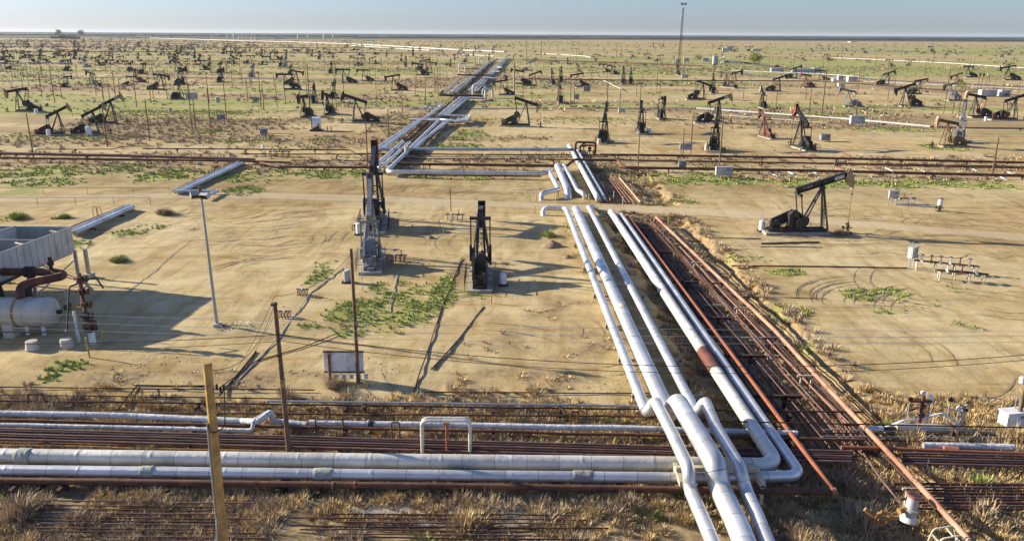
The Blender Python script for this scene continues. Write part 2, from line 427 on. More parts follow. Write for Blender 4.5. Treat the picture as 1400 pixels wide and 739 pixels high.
# ------------------------------------------------------------------ ground material
def sand(name, road=False, asphalt=False):
    m, nt, b = principled(name)
    ob = coords(nt)
    n1 = noise(nt, ob, .035, 5, .6, .4); n2 = noise(nt, ob, .35, 6, .65, .3); n3 = noise(nt, ob, 3.5, 5, .7)
    st = noise(nt, coords(nt, 'Object', (.05, .5, 1)), 1.2, 5, .65, .6)
    st2 = noise(nt, coords(nt, 'Object', (.28, .06, 1)), 1.6, 5, .6, 1.2)
    if asphalt:
        c = ramp(nt, n2, [(.3, (.12, .12, .12)), (.7, (.18, .178, .17))])
    else:
        c = ramp(nt, n1, [(.34, (.43, .312, .15)), (.5, (.525, .41, .218)), (.66, (.60, .495, .292))])
        c = mix(nt, .75, c, ramp(nt, n2, [(.36, (.82, .77, .67)), (.52, (.98, .97, .95)), (.72, (1.08, 1.09, 1.09))]), 'MULTIPLY')
        c = mix(nt, .8, c, ramp(nt, st, [(.36, (.79, .73, .64)), (.5, (1, 1, 1)), (.7, (1.05, 1.06, 1.06))]), 'MULTIPLY')
        c = mix(nt, .7, c, ramp(nt, st2, [(.38, (.74, .68, .58)), (.5, (1, 1, 1))]), 'MULTIPLY')
        c = mix(nt, .5, c, ramp(nt, n3, [(.3, (.86, .83, .78)), (.6, (1.03, 1.03, 1.03))]), 'MULTIPLY')
        st3 = noise(nt, coords(nt, 'Object', (.0035, .03, 1)), 1.4, 7, .7, .5)
        c = mix(nt, .8, c, ramp(nt, st3, [(.36, (.66, .64, .60)), (.5, (.98, .98, .97)), (.66, (1.07, 1.06, 1.03))]), 'MULTIPLY')
        wv = nt.nodes.new('ShaderNodeTexWave'); wv.wave_type = 'BANDS'; wv.bands_direction = 'Y'; wv.inputs['Scale'].default_value = .16; wv.inputs['Distortion'].default_value = 14
        wv.inputs['Detail'].default_value = 3; wv.inputs['Detail Scale'].default_value = .35; wv.inputs['Detail Roughness'].default_value = .45; link(nt, coords(nt, 'Object', (.35, 1, 1)), wv.inputs['Vector'])
        tk = ramp(nt, wv.outputs['Fac'], [(.40, (0, 0, 0)), (.44, (1, 1, 1)), (.47, (0, 0, 0)), (.53, (0, 0, 0)), (.56, (1, 1, 1)), (.60, (0, 0, 0))])
        tm = ramp(nt, noise(nt, ob, .06, 3, .5), [(.46, (0, 0, 0)), (.56, (.55, .55, .55))])
        c = mix(nt, mix(nt, 1., tk, tm, 'MULTIPLY'), c, (.33, .235, .13))
        if road: c = mix(nt, .45, c, (.57, .47, .32))
    if not road and not asphalt:
        a = nt.nodes.new('ShaderNodeAttribute'); a.attribute_name = 'cover'
        sp = nt.nodes.new('ShaderNodeSeparateColor'); link(nt, a.outputs['Color'], sp.inputs[0])
        fine = noise(nt, ob, 1.3, 6, .72); fine2 = noise(nt, ob, .09, 6, .7)
        fm = math_n(nt, 'ADD', math_n(nt, 'MULTIPLY', fine, .35), math_n(nt, 'ADD', math_n(nt, 'MULTIPLY', fine2, .3), math_n(nt, 'MULTIPLY', noise(nt, coords(nt, 'Object', (.006, .04, 1)), 1.1, 8, .75), .35)))
        def cover(chan, col, c, gain=2.6):
            k = math_n(nt, 'MULTIPLY', math_n(nt, 'SUBTRACT', math_n(nt, 'ADD', chan, fm), .78), gain, True)
            k = math_n(nt, 'MULTIPLY', k, .86)
            return mix(nt, k, c, col)
        # soil coloured by dry litter, olive growth, the brown plain, dark farmland
        c = cover(sp.outputs[1], ramp(nt, fine, [(.32, (.14, .095, .052)), (.5, (.29, .21, .112)), (.66, (.46, .345, .18))]), c)
        c = cover(sp.outputs[0], ramp(nt, fine2, [(.3, (.19, .23, .055)), (.6, (.34, .34, .11))]), c, 2.2)
        c = cover(sp.outputs[2], ramp(nt, noise(nt, coords(nt, 'Object', (.3, 1, 1)), .0011, 6, .7), [(.35, (.03, .05, .03)), (.6, (.05, .065, .04)), (.7, (.16, .14, .09))]), c, 5.)
    if not road and not asphalt:
        pa = nt.nodes.new('ShaderNodeAttribute'); pa.attribute_name = 'stain'
        k = math_n(nt, 'MULTIPLY', math_n(nt, 'SUBTRACT', math_n(nt, 'ADD', pa.outputs['Fac'], n2), .75), 2.2, True)
        c = mix(nt, math_n(nt, 'MULTIPLY', k, .75), c, ramp(nt, n3, [(.35, (.12, .085, .05)), (.65, (.24, .175, .10))]))
    link(nt, c, b.inputs['Base Color']); b.inputs['Roughness'].default_value = .95
    b.inputs['Specular IOR Level'].default_value = .1
    if not asphalt:
        hh = math_n(nt, 'ADD', math_n(nt, 'MULTIPLY', n2, .5), math_n(nt, 'ADD', math_n(nt, 'MULTIPLY', n3, .18), math_n(nt, 'MULTIPLY', st2, .14)))
        bump(nt, b, hh, .55, .35)
    return m
sand('sand_ground'); sand('sand_road', road=True); sand('asphalt', asphalt=True)

# ------------------------------------------------------------------ the ground sheet
def axis(lo, hi, step, far_lo, far_hi, g=1.09):
    a = list(np.arange(lo, hi + 1e-6, step)); s = step; x = a[-1]
    while x < far_hi: s *= g; x += s; a.append(x)
    s = step; x = lo; b = []
    while x > far_lo: s *= g; x -= s; b.append(x)
    return np.array(b[::-1] + a)
gx = axis(-75, 75, .5, -32000, 32000, 1.085); gy = axis(20, 185, .5, -3000, 36000, 1.02)
GX, GY = np.meshgrid(gx, gy); GZ = ground_h(GX, GY)
nx, ny = len(gx), len(gy)
me = bpy.data.meshes.new('ground')
vs = np.stack([GX.ravel(), GY.ravel(), GZ.ravel()], 1)
idx = np.arange(nx*ny).reshape(ny, nx)
q = np.stack([idx[:-1, :-1].ravel(), idx[:-1, 1:].ravel(), idx[1:, 1:].ravel(), idx[1:, :-1].ravel()], 1)
def fast_mesh(me, vs, q, smooth=True):
    k = q.shape[1]
    me.vertices.add(len(vs)); me.vertices.foreach_set('co', np.asarray(vs, np.float32).ravel())
    me.loops.add(q.size); me.loops.foreach_set('vertex_index', q.astype(np.int32).ravel())
    me.polygons.add(len(q)); me.polygons.foreach_set('loop_start', np.arange(0, q.size, k, dtype=np.int32))
    me.polygons.foreach_set('loop_total', np.full(len(q), k, np.int32))
    me.polygons.foreach_set('use_smooth', np.full(len(q), smooth))
    me.update(calc_edges=True)
fast_mesh(me, vs, q)
ca = me.color_attributes.new('cover', 'FLOAT_COLOR', 'POINT')
gr = green_at(GX, GY); dr = dry_at(GX, GY)
farm = sst(3300, 4200, GY + (fbm(GX*.0006, GY*.0006) - .5)*1400)
brown = band(GY, 1900, 3800, 500)*.42
col = np.stack([gr.ravel()*.95, np.maximum(dr, brown).ravel(), farm.ravel(), np.ones(nx*ny)], 1)
ca.data.foreach_set('color', col.astype(np.float32).ravel())
me.materials.append(MATS['sand_ground'])
go = bpy.data.objects.new('ground', me); C.objects.link(go)
tag(go, 'sandy oilfield ground with green and dry patches', kind='structure')

def strip(name, pts, width, mat, z=.05, label=None, rag=0., step=3.):
    pts = [Vector((p[0], p[1], 0)) for p in pts]; line = [pts[0]]
    for a, b in zip(pts, pts[1:]):
        k = max(1, int((b - a).length/step)); line += [a.lerp(b, i/k) for i in range(1, k + 1)]
    # round the corners of the line
    for _ in range(6):
        line = [line[0]] + [(line[i - 1] + line[i]*2 + line[i + 1])/4 for i in range(1, len(line) - 1)] + [line[-1]]
    vs = []; n = 7
    for i, p in enumerate(line):
        t = (line[min(i + 1, len(line) - 1)] - line[max(i - 1, 0)]).normalized(); s_ = Vector((-t.y, t.x, 0))
        wl = width/2*(1 + rag*(float(vn(i*.6, 3.3)) - .5)); wr = width/2*(1 + rag*(float(vn(i*.6, 8.8)) - .5))
        for j in range(n):
            f = j/(n - 1); q_ = p + s_*(wl*(1 - f) - wr*f)
            zz = gh(q_.x, q_.y) + z - (.07 if j in (0, n - 1) and z < .1 else 0); vs.append((q_.x, q_.y, zz))
    f = [(i*n + j, i*n + j + 1, (i + 1)*n + j + 1, (i + 1)*n + j) for i in range(len(line) - 1) for j in range(n - 1)]
    m_ = MB(); m_.add(vs, f, 0, None, True); o = m_.build(name, mat)
    return tag(o, label, kind='structure')
strip('dirt_road', ROADY, 4.7, 'sand_road', .05, 'pale dirt road crossing over the buried pipes', .25)
def gl(*pp): return [U(*p)[:2] for p in pp]
strip('asphalt_road', gl((940, 80.5), (1000, 83), (1060, 92), (1110, 98), (1150, 105), (1210, 111), (1300, 114), (1400, 119), (1520, 124)), 9, 'asphalt', .12, 'grey asphalt road curving across the field', 0, 12)
strip('service_road', gl((690, 81), (760, 86), (860, 90), (940, 94), (1060, 107), (1200, 113)), 6, 'asphalt', .12, 'narrow grey service road past the lattice mast', 0, 12)
strip('service_road', gl((560, 149.5), (700, 148), (860, 148.5), (1010, 149)), 3.2, 'asphalt', .12, 'grey track behind the second row of pumpjacks', .2, 6)
strip('service_road', gl((-60, 113), (60, 109), (160, 105), (330, 107), (420, 110), (560, 110)), 6, 'asphalt', .12, 'grey track across the left field', .2, 10)
strip('service_road', gl((1000, 68), (1180, 69), (1400, 75), (1500, 78)), 14, 'asphalt', .15, 'far grey track on the plain at right', .2, 40)
strip('yard', gl((965, 84), (1000, 84.5), (1030, 88)), 22, 'asphalt', .12, 'grey gravel yard around the silver tank', .2, 12)

# pale tyre ruts pressed into the sand
def ruts(cx, cy, rad, a0, a1, gap=1.7):
    out = []
    for rr in (rad, rad + gap):
        out.append([(cx + rr*math.cos(R(a)), cy + rr*math.sin(R(a))) for a in np.linspace(a0, a1, 14)])
    return out
simple('rut_soil', (.30, .215, .125), .95, 0, .3, 2., .3)
simple('damp_soil', (.33, .235, .135), .95, 0, .3, 1., .3)
def rut_line(pts, wid, mat='rut_soil', label='tyre ruts pressed into the sand'):
    m_ = MB()
    for line in pts:
        n = len(line); vs = []
        for i, p in enumerate(line):
            a = line[max(i - 1, 0)]; b = line[min(i + 1, n - 1)]; t = Vector((b[0] - a[0], b[1] - a[1], 0)).normalized(); s_ = Vector((-t.y, t.x, 0))
            wv = wid*(.1 + .9*random.random())*math.sin(math.pi*(i + .3)/(n - .4))
            for sg in (-1, 0, 1):
                x, y = p[0] + s_.x*sg*wv/2, p[1] + s_.y*sg*wv/2
                vs.append((x, y, gh(x, y) + (.035 if sg else .02)))
        m_.add(vs, [(i*3 + j, i*3 + j + 1, (i + 1)*3 + j + 1, (i + 1)*3 + j) for i in range(n - 1) for j in (0, 1)], 0, None, True)
    o = m_.build('tyre_ruts', mat); tag(o, label, kind='stuff'); return o
allr = []
for px, py, rad, a0, a1 in [(430, 300, 5, 100, 170), (452, 302, 5, 110, 170), (410, 352, 5, 80, 160), (432, 358, 3, 20, 100), (1140, 306, 6, 60, 120), (1150, 308, 6, 60, 120), (1160, 309, 6, 60, 120), (1200, 312, 6, 60, 110), (1215, 315, 6, 60, 110),
        (1320, 300, 7, 150, 240), (1345, 300, 7, 150, 230), (1260, 425, 6, 100, 160), (1225, 415, 8, 100, 170), (1235, 418, 8, 100, 170), (1245, 422, 8, 100, 170), (1350, 430, 9, 110, 160), (1365, 440, 9, 110, 160), (1165, 478, 4, 160, 200), (380, 300, 9, 60, 120),
        (1100, 330, 10, 40, 90), (395, 372, 6, 100, 180), (375, 380, 8, 90, 160), (700, 330, 8, 150, 230), (590, 290, 9, 60, 130), (640, 285, 12, 40, 110)]:
    c_ = U(px, py); allr += ruts(c_.x, c_.y, rad, a0, a1, random.uniform(.8, 1.9))
for k in range(60):
    px, py = random.choice([(random.uniform(150, 480), random.uniform(285, 350)), (random.uniform(900, 1400), random.uniform(270, 345)), (random.uniform(1130, 1400), random.uniform(400, 520)), (random.uniform(560, 740), random.uniform(250, 345)), (random.uniform(640, 860), random.uniform(400, 520))])
    c_ = U(px, py); a_ = random.uniform(0, 360); allr += ruts(c_.x, c_.y, random.uniform(4, 14), a_, a_ + random.uniform(20, 70), random.uniform(1.6, 1.9))
rut_line(allr, .24)
# long wheel lines along the yard
lines = []
for px0, py0, px1, py1 in [(250, 330, 470, 322), (260, 338, 480, 328), (680, 308, 760, 300), (900, 330, 1050, 345), (1150, 292, 1390, 305), (1150, 345, 1390, 352), (150, 420, 260, 330), (1200, 322, 1400, 326), (1190, 300, 1390, 312), (700, 262, 740, 258), (300, 300, 480, 285), (300, 306, 480, 292)]:
    a = U(px0, py0); b = U(px1, py1); k = 26
    lines.append([(a.x + (b.x - a.x)*i/k, a.y + (b.y - a.y)*i/k + 1.2*(float(vn(i*.3, px0)) - .5)*2) for i in range(k + 1)])
rut_line(lines, .35, 'damp_soil', 'faint wheel lines worn across the bare yard')

# ------------------------------------------------------------------ growth: blades in clumps
def clumps(name, mat, pts, hgt, rad, nb, tones, label, width=.035, droop=.5, kind='stuff'):
    """pts (n,3) clump positions; every clump gets nb thin leaf blades fanning from its base"""
    pts = np.asarray(pts, float); n = len(pts)
    if n == 0: return
    sc = rng.uniform(.6, 1.3, n)
    N = n*nb; ci = np.repeat(np.arange(n), nb)
    az = rng.uniform(0, 2*np.pi, N); lean = rng.uniform(.05, 1., N)**.8
    r0 = rng.uniform(0, .55, N)*rad*sc[ci]
    base = pts[ci] + np.stack([np.cos(az)*r0, np.sin(az)*r0, np.full(N, -.03)], 1)
    h_ = hgt*sc[ci]*rng.uniform(.5, 1.15, N)
    tip = base + np.stack([np.cos(az)*lean*rad*sc[ci]*.9, np.sin(az)*lean*rad*sc[ci]*.9, h_*(1 - droop*lean**2)], 1)
    a2 = az + rng.uniform(.8, 2.3, N); wv = np.stack([np.cos(a2), np.sin(a2), rng.uniform(-.4, .4, N)], 1)*(width*rng.uniform(.6, 1.5, N))[:, None]
    mid = (base + tip)/2 + np.array([0, 0, 1.])*(h_*.12)[:, None]
    vs = np.stack([base - wv*.5, base + wv*.5, mid + wv*.6, mid - wv*.6, tip], 1).reshape(-1, 3)
    o5 = np.arange(N)*5
    tri = np.concatenate([np.stack([o5, o5 + 1, o5 + 2], 1), np.stack([o5, o5 + 2, o5 + 3], 1), np.stack([o5 + 3, o5 + 2, o5 + 4], 1)])
    me = bpy.data.meshes.new(name); fast_mesh(me, vs, tri, False)
    tn = np.asarray(tones, float); ti = rng.integers(0, len(tn), n); cc = tn[ti][ci]*rng.uniform(.7, 1.3, N)[:, None]
    cc = np.concatenate([cc, np.ones((N, 1))], 1); cc = np.repeat(cc, 5, 0)
    at = me.color_attributes.new('tone', 'FLOAT_COLOR', 'POINT'); at.data.foreach_set('color', cc.astype(np.float32).ravel())
    me.materials.append(MATS[mat]); o = bpy.data.objects.new(name, me); C.objects.link(o)
    return tag(o, label, kind=kind)
def scatter(n, x0, x1, y0, y1, fn, p=1.):
    x = rng.uniform(x0, x1, n); y = rng.uniform(y0, y1, n)
    vis = np.abs(x) < .72*y + 12
    k = (rng.random(n) < fn(x, y)**p) & vis; x, y = x[k], y[k]
    return np.stack([x, y, ground_h(x, y)], 1)
TAN = [(.58, .43, .20), (.66, .50, .25), (.52, .37, .17), (.44, .33, .20), (.34, .25, .16)]
BRN = [(.43, .33, .21), (.34, .26, .18), (.56, .43, .26), (.25, .19, .135), (.50, .38, .21)]
GRN = [(.29, .36, .085), (.36, .40, .11), (.24, .29, .075), (.44, .44, .16), (.31, .31, .12)]
fgm = lambda x, y: np.clip(dry_at(x, y)*1.1 - .1, 0, 1)*sst(.30, .55, fbm(x*.28 + 5, y*.28 + 70))
clumps('dry_grass', 'dry_blades', scatter(30000, -46, 46, 21, 54, fgm), .45, .42, 30, TAN, 'dry straw coloured grass between the near pipes', .03)
bm_ = lambda x, y: np.clip(dry_at(x, y)*1.2 - .2, 0, 1)*sst(.45, .6, fbm(x*.22 + 50, y*.22 + 20))
clumps('dry_brush', 'dry_blades', scatter(6500, -46, 46, 21, 53, bm_), .68, .75, 90, BRN, 'tangled brown brush between the near pipes', .022, .75)
clumps('trench_brush', 'dry_blades', scatter(3500, 13, 27, 40, 158, lambda x, y: dry_at(x, y)*sst(.4, .6, fbm(x*.3, y*.3))), .6, .7, 50, BRN, 'brown brush growing in the pipe trench', .04, .7)
midd = lambda x, y: np.clip(dry_at(x, y) - .25, 0, 1)*(y > 52)
clumps('dry_grass', 'dry_blades', scatter(16000, -80, 100, 52, 135, midd), .28, .5, 16, TAN, 'low dry grass on the bare yard', .05)
clumps('dry_brush', 'dry_blades', scatter(16000, -125, 125, 132, 260, lambda x, y: dry_at(x, y)*.8), .75, .9, 18, BRN, 'brown brush along the cross pipes', .10, .7)
clumps('green_weeds', 'green_blades', scatter(90000, -75, 80, 40, 135, lambda x, y: green_at(x, y)**1.5), .30, .26, 11, GRN, 'fresh green weeds growing in patches on the yard', .055, .5)
clumps('green_weeds', 'green_blades', scatter(52000, -130, 125, 132, 270, lambda x, y: green_at(x, y)**1.3), .42, .5, 9, GRN, 'green weeds along the cross pipes and the field', .12, .6)
clumps('green_weeds', 'green_blades', scatter(500, -40, 40, 30, 50, lambda x, y: sst(.6, .7, fbm(x*.2 + 90, y*.2))), .5, .5, 50, GRN, 'green weeds among the near pipes', .04, .6)
clumps('far_brush', 'dry_blades', scatter(26000, -420, 460, 255, 760, lambda x, y: dry_at(x, y)**1.2*.8), 1.1, 1.7, 7, BRN, 'dark brush scattered over the far field', .35, .7)
clumps('far_weeds', 'green_blades', scatter(11000, -420, 460, 265, 700, lambda x, y: green_at(x, y)**1.3*.8), 0.7, 1.5, 6, [(.20, .22, .08), (.16, .18, .07), (.25, .25, .10)], 'green growth scattered over the far field', .35, .7)
clumps('far_scrub', 'dry_blades', scatter(15000, -1500, 1500, 640, 2900, lambda x, y: (.25 + .75*(1 - sst(-500, 300, x)))*sst(.35, .6, fbm(x*.006 + 5, y*.012))), 2.2, 3.4, 6, [(.12, .10, .075), (.10, .09, .06), (.15, .13, .08)], 'dark scrub speckling the far plain', .9, .7)
# stones and clods
def rocks(name, pts, s0, s1, label, mat='rubble'):
    vs = []; fs = []; base = [(1, 0, 0), (-1, 0, 0), (0, 1, 0), (0, -1, 0), (0, 0, 1), (0, 0, -1)]
    ff = [(0, 2, 4), (2, 1, 4), (1, 3, 4), (3, 0, 4), (2, 0, 5), (1, 2, 5), (3, 1, 5), (0, 3, 5)]
    for p in pts:
        s_ = random.uniform(s0, s1); o = len(vs)
        for b in base: vs.append((p[0] + b[0]*s_*random.uniform(.6, 1.3), p[1] + b[1]*s_*random.uniform(.6, 1.3), p[2] + b[2]*s_*random.uniform(.4, .8)))
        fs += [tuple(o + i for i in f) for f in ff]
    m_ = MB(); m_.add(vs, fs); return tag(m_.build(name, mat), label, kind='stuff')
rocks('clods', scatter(1500, -36, 12, 47, 60, lambda x, y: sst(.5, .7, fbm(x*.2 + 4, y*.3 + 8))), .03, .12, 'rough clods along the back of the near bank')
rocks('clods', scatter(3600, -70, 75, 38, 130, lambda x, y: .15 + .85*sst(.55, .7, fbm(x*.15 + 4, y*.15))), .03, .11, 'small clods and stones scattered on the sand')
# ------------------------------------------------------------------ pumpjacks
# local frame: origin on the ground under the saddle bearing, +x towards the horsehead
PIV = 6.5
def pj_parts(tilt):
    """part name -> list of builders (several builders = several parts of that name); third entry: parent part"""
    t = R(tilt); Rm = Matrix.Rotation(-t, 3, 'Y'); pv = Vector((0, 0, PIV))
    def B(x, y, z): return pv + Rm @ Vector((x, y, z))
    out = []
    out.append(('concrete_pad', 'concrete', MB().box((-3.1, 0, .14), (8.6, 2.5, .5)), None))
    sk = MB()
    for s in (-1, 1): sk.box((-2.9, s*.62, .58), (8.0, .22, .4))
    for x in (.9, -.8, -2.4, -4.2, -6.0, -6.8): sk.box((x, 0, .55), (.2, 1.3, .3))
    sk.box((-5.7, 0, .80), (1.7, 1.5, .06))
    out.append(('base_skid', 'body', sk, None))
    sp = MB()
    for s in (-1, 1):
        sp.bar((.95, s*1.0, .7), (.12, s*.24, PIV - .25), .24, .2); sp.bar((-2.5, s*.55, .7), (-.12, s*.2, PIV - .35), .22, .18)
    for z, k in ((2.2, .78), (3.8, .53), (5.2, .34)): sp.bar((.95 - .83*(z - .7)/5.6, -k, z), (.95 - .83*(z - .7)/5.6, k, z), .1)
    sp.bar((.72, -.78, 2.2), (.48, .53, 3.8), .07); sp.bar((.72, .78, 2.2), (.48, -.53, 3.8), .07)
    sp.box((0, 0, PIV - .22), (.7, .62, .2)); sp.cyl((0, -.42, PIV - .02), (0, .42, PIV - .02), .16, n=8)
    out.append(('samson_post', 'body', sp, None))
    ld = MB()
    for s in (-.18, .18): ld.bar((1.1, .62 + s, .9), (.28, .3 + s, PIV - .5), .05)
    for k in range(14):
        f = (k + .5)/14; ld.bar((1.1 - .82*f, .44 - .32*f, .9 + (PIV - 1.4)*f), (1.1 - .82*f, .80 - .32*f, .9 + (PIV - 1.4)*f), .035)
    out.append(('ladder', 'body', ld, 'samson_post'))
    bm_ = MB()
    for c_, d_ in (((.2, 0, .80), (7.2, .46, .09)), ((.2, 0, .05), (7.2, .46, .09)), ((.2, 0, .425), (7.2, .10, .68))):
        bm_.box(B(*c_), d_, Rm)
    for x in (-3.3, -2.2, -1.1, 0, 1.1, 2.2, 3.3): bm_.box(B(x, 0, .425), (.06, .40, .68), Rm)
    bm_.box(B(-3.45, 0, .425), (.09, .5, .84), Rm)
    out.append(('walking_beam', 'body', bm_, None))
    # horsehead: curved front face about the pivot, with side cheeks
    hd = MB(); rad = 4.15; pts = [(3.55, .95)]
    for k in range(9):
        a = R(17 - k*5.4); pts.append((rad*math.cos(a) - .05, rad*math.sin(a) + .15))
    pts += [(3.25, -.75), (3.0, .0)]
    for ys in ((-.34, -.26), (.26, .34)):
        n = len(pts); vv = [B(x, ys[0], z) for x, z in pts] + [B(x, ys[1], z) for x, z in pts]
        hd.add(vv, [tuple(range(n))[::-1], tuple(range(n, 2*n))] + [(k, (k + 1) % n, n + (k + 1) % n, n + k) for k in range(n)])
    arc = pts[1:10]
    for (x0, z0), (x1, z1) in zip(arc, arc[1:]):
        hd.add([B(x0, -.42, z0), B(x0, .42, z0), B(x1, .42, z1), B(x1, -.42, z1), B(x0 - .07, -.42, z0), B(x0 - .07, .42, z0), B(x1 - .07, .42, z1), B(x1 - .07, -.42, z1)],
               [(0, 1, 2, 3), (7, 6, 5, 4), (0, 4, 5, 1), (3, 2, 6, 7), (0, 3, 7, 4), (1, 5, 6, 2)])
    hd.box(B(3.45, 0, .2), (.12, .56, 1.1), Rm)
    out.append(('horsehead', 'head', hd, None))
    # cables from the head down to the polished rod
    hx = 4.12; zb = PIV - 1.3 + hx*math.sin(t) - 1.1
    cb = MB()
    for s in (-.12, .12): cb.cyl(B(rad, s, .15), (hx, s, zb), .022, n=5)
    cb.box((hx, 0, zb), (.16, .42, .14)); cb.cyl((hx, 0, zb), (hx, 0, 1.2), .028, n=5)
    out.append(('bridle_cable', 'wire_black', cb, None))
    rear = B(-3.25, 0, -.02)
    eq = MB(); eq.box(rear + Vector((0, 0, -.12)), (.34, 2.2, .3)); eq.box(rear + Vector((0, 0, .02)), (.3, .4, .3))
    out.append(('equaliser_bar', 'body', eq, None))
    cx, cz, cr = -3.3, 2.55, 1.15
    pz = max(-1, min(1, (rear.z - PIV)/1.45)); a = math.asin(pz); pin = Vector((cx + cr*math.cos(a), 0, cz + cr*math.sin(a)))
    for s in (-1, 1):
        pm = MB().bar(rear + Vector((0, s*1.0, -.1)), pin + Vector((0, s*1.0, 0)), .13, .13); pm.cyl(pin + Vector((0, s*.88, 0)), pin + Vector((0, s*1.12, 0)), .2, n=8)
        out.append(('pitman_arm', 'body', pm, None))
        d = (pin - Vector((cx, 0, cz))).normalized(); c0 = Vector((cx, s*.82, cz)); e = c0 + d*1.75
        ck = MB().bar(c0 - d*.35, e, .18, .42)
        out.append(('crank', 'body', ck, None))
        pr = Vector((-d.z, 0, d.x)); wt = MB(); prof = []
        for k in range(9):
            an = R(-78 + k*19.5); prof.append(c0 + d*(.95 + 1.0*math.cos(an)*.85) + pr*(1.0*math.sin(an)))
        prof += [c0 + d*.45 + pr*.62, c0 + d*.45 - pr*.62]
        n = len(prof); sy = Vector((0, s*.16, 0))
        wt.add([p + sy*.6 for p in prof] + [p + sy*2.1 for p in prof], [tuple(range(n)), tuple(range(n, 2*n))[::-1]] + [(k, n + k, n + (k + 1) % n, (k + 1) % n) for k in range(n)])
        out.append(('counterweight', 'weight', wt, 'crank'))
    gb = MB(); gb.box((cx - .05, 0, 1.35), (1.5, 1.15, 1.2)); gb.prism([(cx - .85, 1.95), (cx + .75, 1.95), (cx + .75, 2.6), (cx + .45, 3.05), (cx - .5, 3.05), (cx - .85, 2.7)], -.55, .55)
    gb.cyl((cx, -.85, cz), (cx, .85, cz), .2, n=8); gb.box((cx, 0, .85), (1.9, 1.2, .3)); gb.box((cx - .1, 0, 3.1), (.5, .5, .12))
    out.append(('gearbox', 'body', gb, None))
    mt = MB(); mt.cyl((-6.15, -.05, 1.35), (-5.15, -.05, 1.35), .38, n=10); mt.box((-5.7, 0, .95), (1.1, .7, .25)); mt.box((-5.7, -.05, 1.8), (.35, .3, .2)); mt.bar((-6.5, -.5, .8), (-6.5, -.5, 1.9), .3, .5)
    out.append(('motor', 'weight', mt, None))
    bg_ = MB(); bg_.prism([(-6.2, 1.05), (-5.2, .95), (-2.75, 2.0), (-2.75, 3.1), (-3.6, 3.15), (-6.2, 1.9)], .56, .8)
    out.append(('belt_guard', 'body', bg_, None))
    rl = MB()
    for s in (-1, 1):
        for x in (-1.6, -2.9, -4.2, -5.5, -6.8): rl.bar((x, s*1.55, .3), (x, s*1.55, 1.75), .05)
        for z in (1.05, 1.72): rl.bar((-1.6, s*1.55, z), (-6.8, s*1.55, z), .05)
    for z in (1.05, 1.72): rl.bar((-6.8, -1.55, z), (-6.8, 1.55, z), .05)
    out.append(('guard_rail', 'rail', rl, None))
    return out
_pc = {}; _mc = {}
def pjp(tilt):
    if tilt not in _pc: _pc[tilt] = pj_parts(tilt)
    return _pc[tilt]
TILTS = [-18, -9, 0, 10, 18, 26]
def pj_mesh(tilt, k, mat):
    key = (tilt, k, mat)
    if key not in _mc:
        nm, _, mb, _ = pjp(tilt)[k]; _mc[key] = mb.mesh(nm, mat)
    return _mc[key]
def pumpjack(x, y, rz, tilt, body, head, weight=None, rail='body', scale=1., full=True, z=0., skip=()):
    tilt = min(TILTS, key=lambda q: abs(q - tilt)); weight = weight or body
    pal = {'body': body, 'head': head, 'weight': weight, 'rail': body if rail == 'body' else rail}
    if full:
        root = empty('pumpjack', (x, y, z), rz); root.scale = (scale,)*3; last = {}
        for k, (nm, slot, mb, par) in enumerate(pjp(tilt)):
            if nm in skip: continue
            o = bpy.data.objects.new(nm, pj_mesh(tilt, k, pal.get(slot, slot))); C.objects.link(o)
            o.parent = last[par] if par else root; last[nm] = o
        return root
    key = (tilt, 'all', body, head, weight)
    if key not in _mc:
        mats = [body, head, weight, 'concrete', 'wire_black']; m_ = MB()
        for nm, slot, mb, par in pjp(tilt):
            if nm in ('guard_rail', 'ladder', 'belt_guard') : continue
            mi = {'body': 0, 'head': 1, 'weight': 2, 'concrete': 3, 'wire_black': 4}.get(slot, 0)
            m_.add(mb.v, mb.f, mi)
        _mc[key] = m_.mesh('pumpjack', mats)
    o = bpy.data.objects.new('pumpjack', _mc[key]); C.objects.link(o); o.location = (x, y, z); o.rotation_euler.z = rz; o.scale = (scale,)*3
    return o
COLW = {'black_paint': 'black', 'brown_paint': 'dark brown', 'green_black': 'dark green', 'grey_paint': 'grey', 'rust_body': 'rusty red', 'ochre_body': 'ochre'}
HEADW = {'head_tan': 'tan', 'head_yellow': 'yellow', 'head_red': 'red', 'head_cream': 'cream', 'black_paint': 'black', 'brown_paint': 'dark brown', 'green_black': 'dark green', 'grey_paint': 'grey', 'rust_body': 'rusty', 'ochre_body': 'ochre'}
ORD = ['', 'first', 'second', 'third', 'fourth', 'fifth', 'sixth', 'seventh', 'eighth', 'ninth', 'tenth', 'eleventh', 'twelfth', 'thirteenth', 'fourteenth', 'fifteenth', 'sixteenth', 'seventeenth', 'eighteenth', 'nineteenth', 'twentieth']
for t_ in ('twenty', 'thirty', 'forty', 'fifty'): ORD += [t_ + '-' + q for q in ORD[1:10]] + [{'twenty': 'thirtieth', 'thirty': 'fortieth', 'forty': 'fiftieth', 'fifty': 'sixtieth'}[t_]]
K_, N_, G_, Y_, U_, O_ = 'black_paint', 'brown_paint', 'green_black', 'grey_paint', 'rust_body', 'ochre_body'
T_, W_, D_, E_ = 'head_tan', 'head_yellow', 'head_red', 'head_cream'
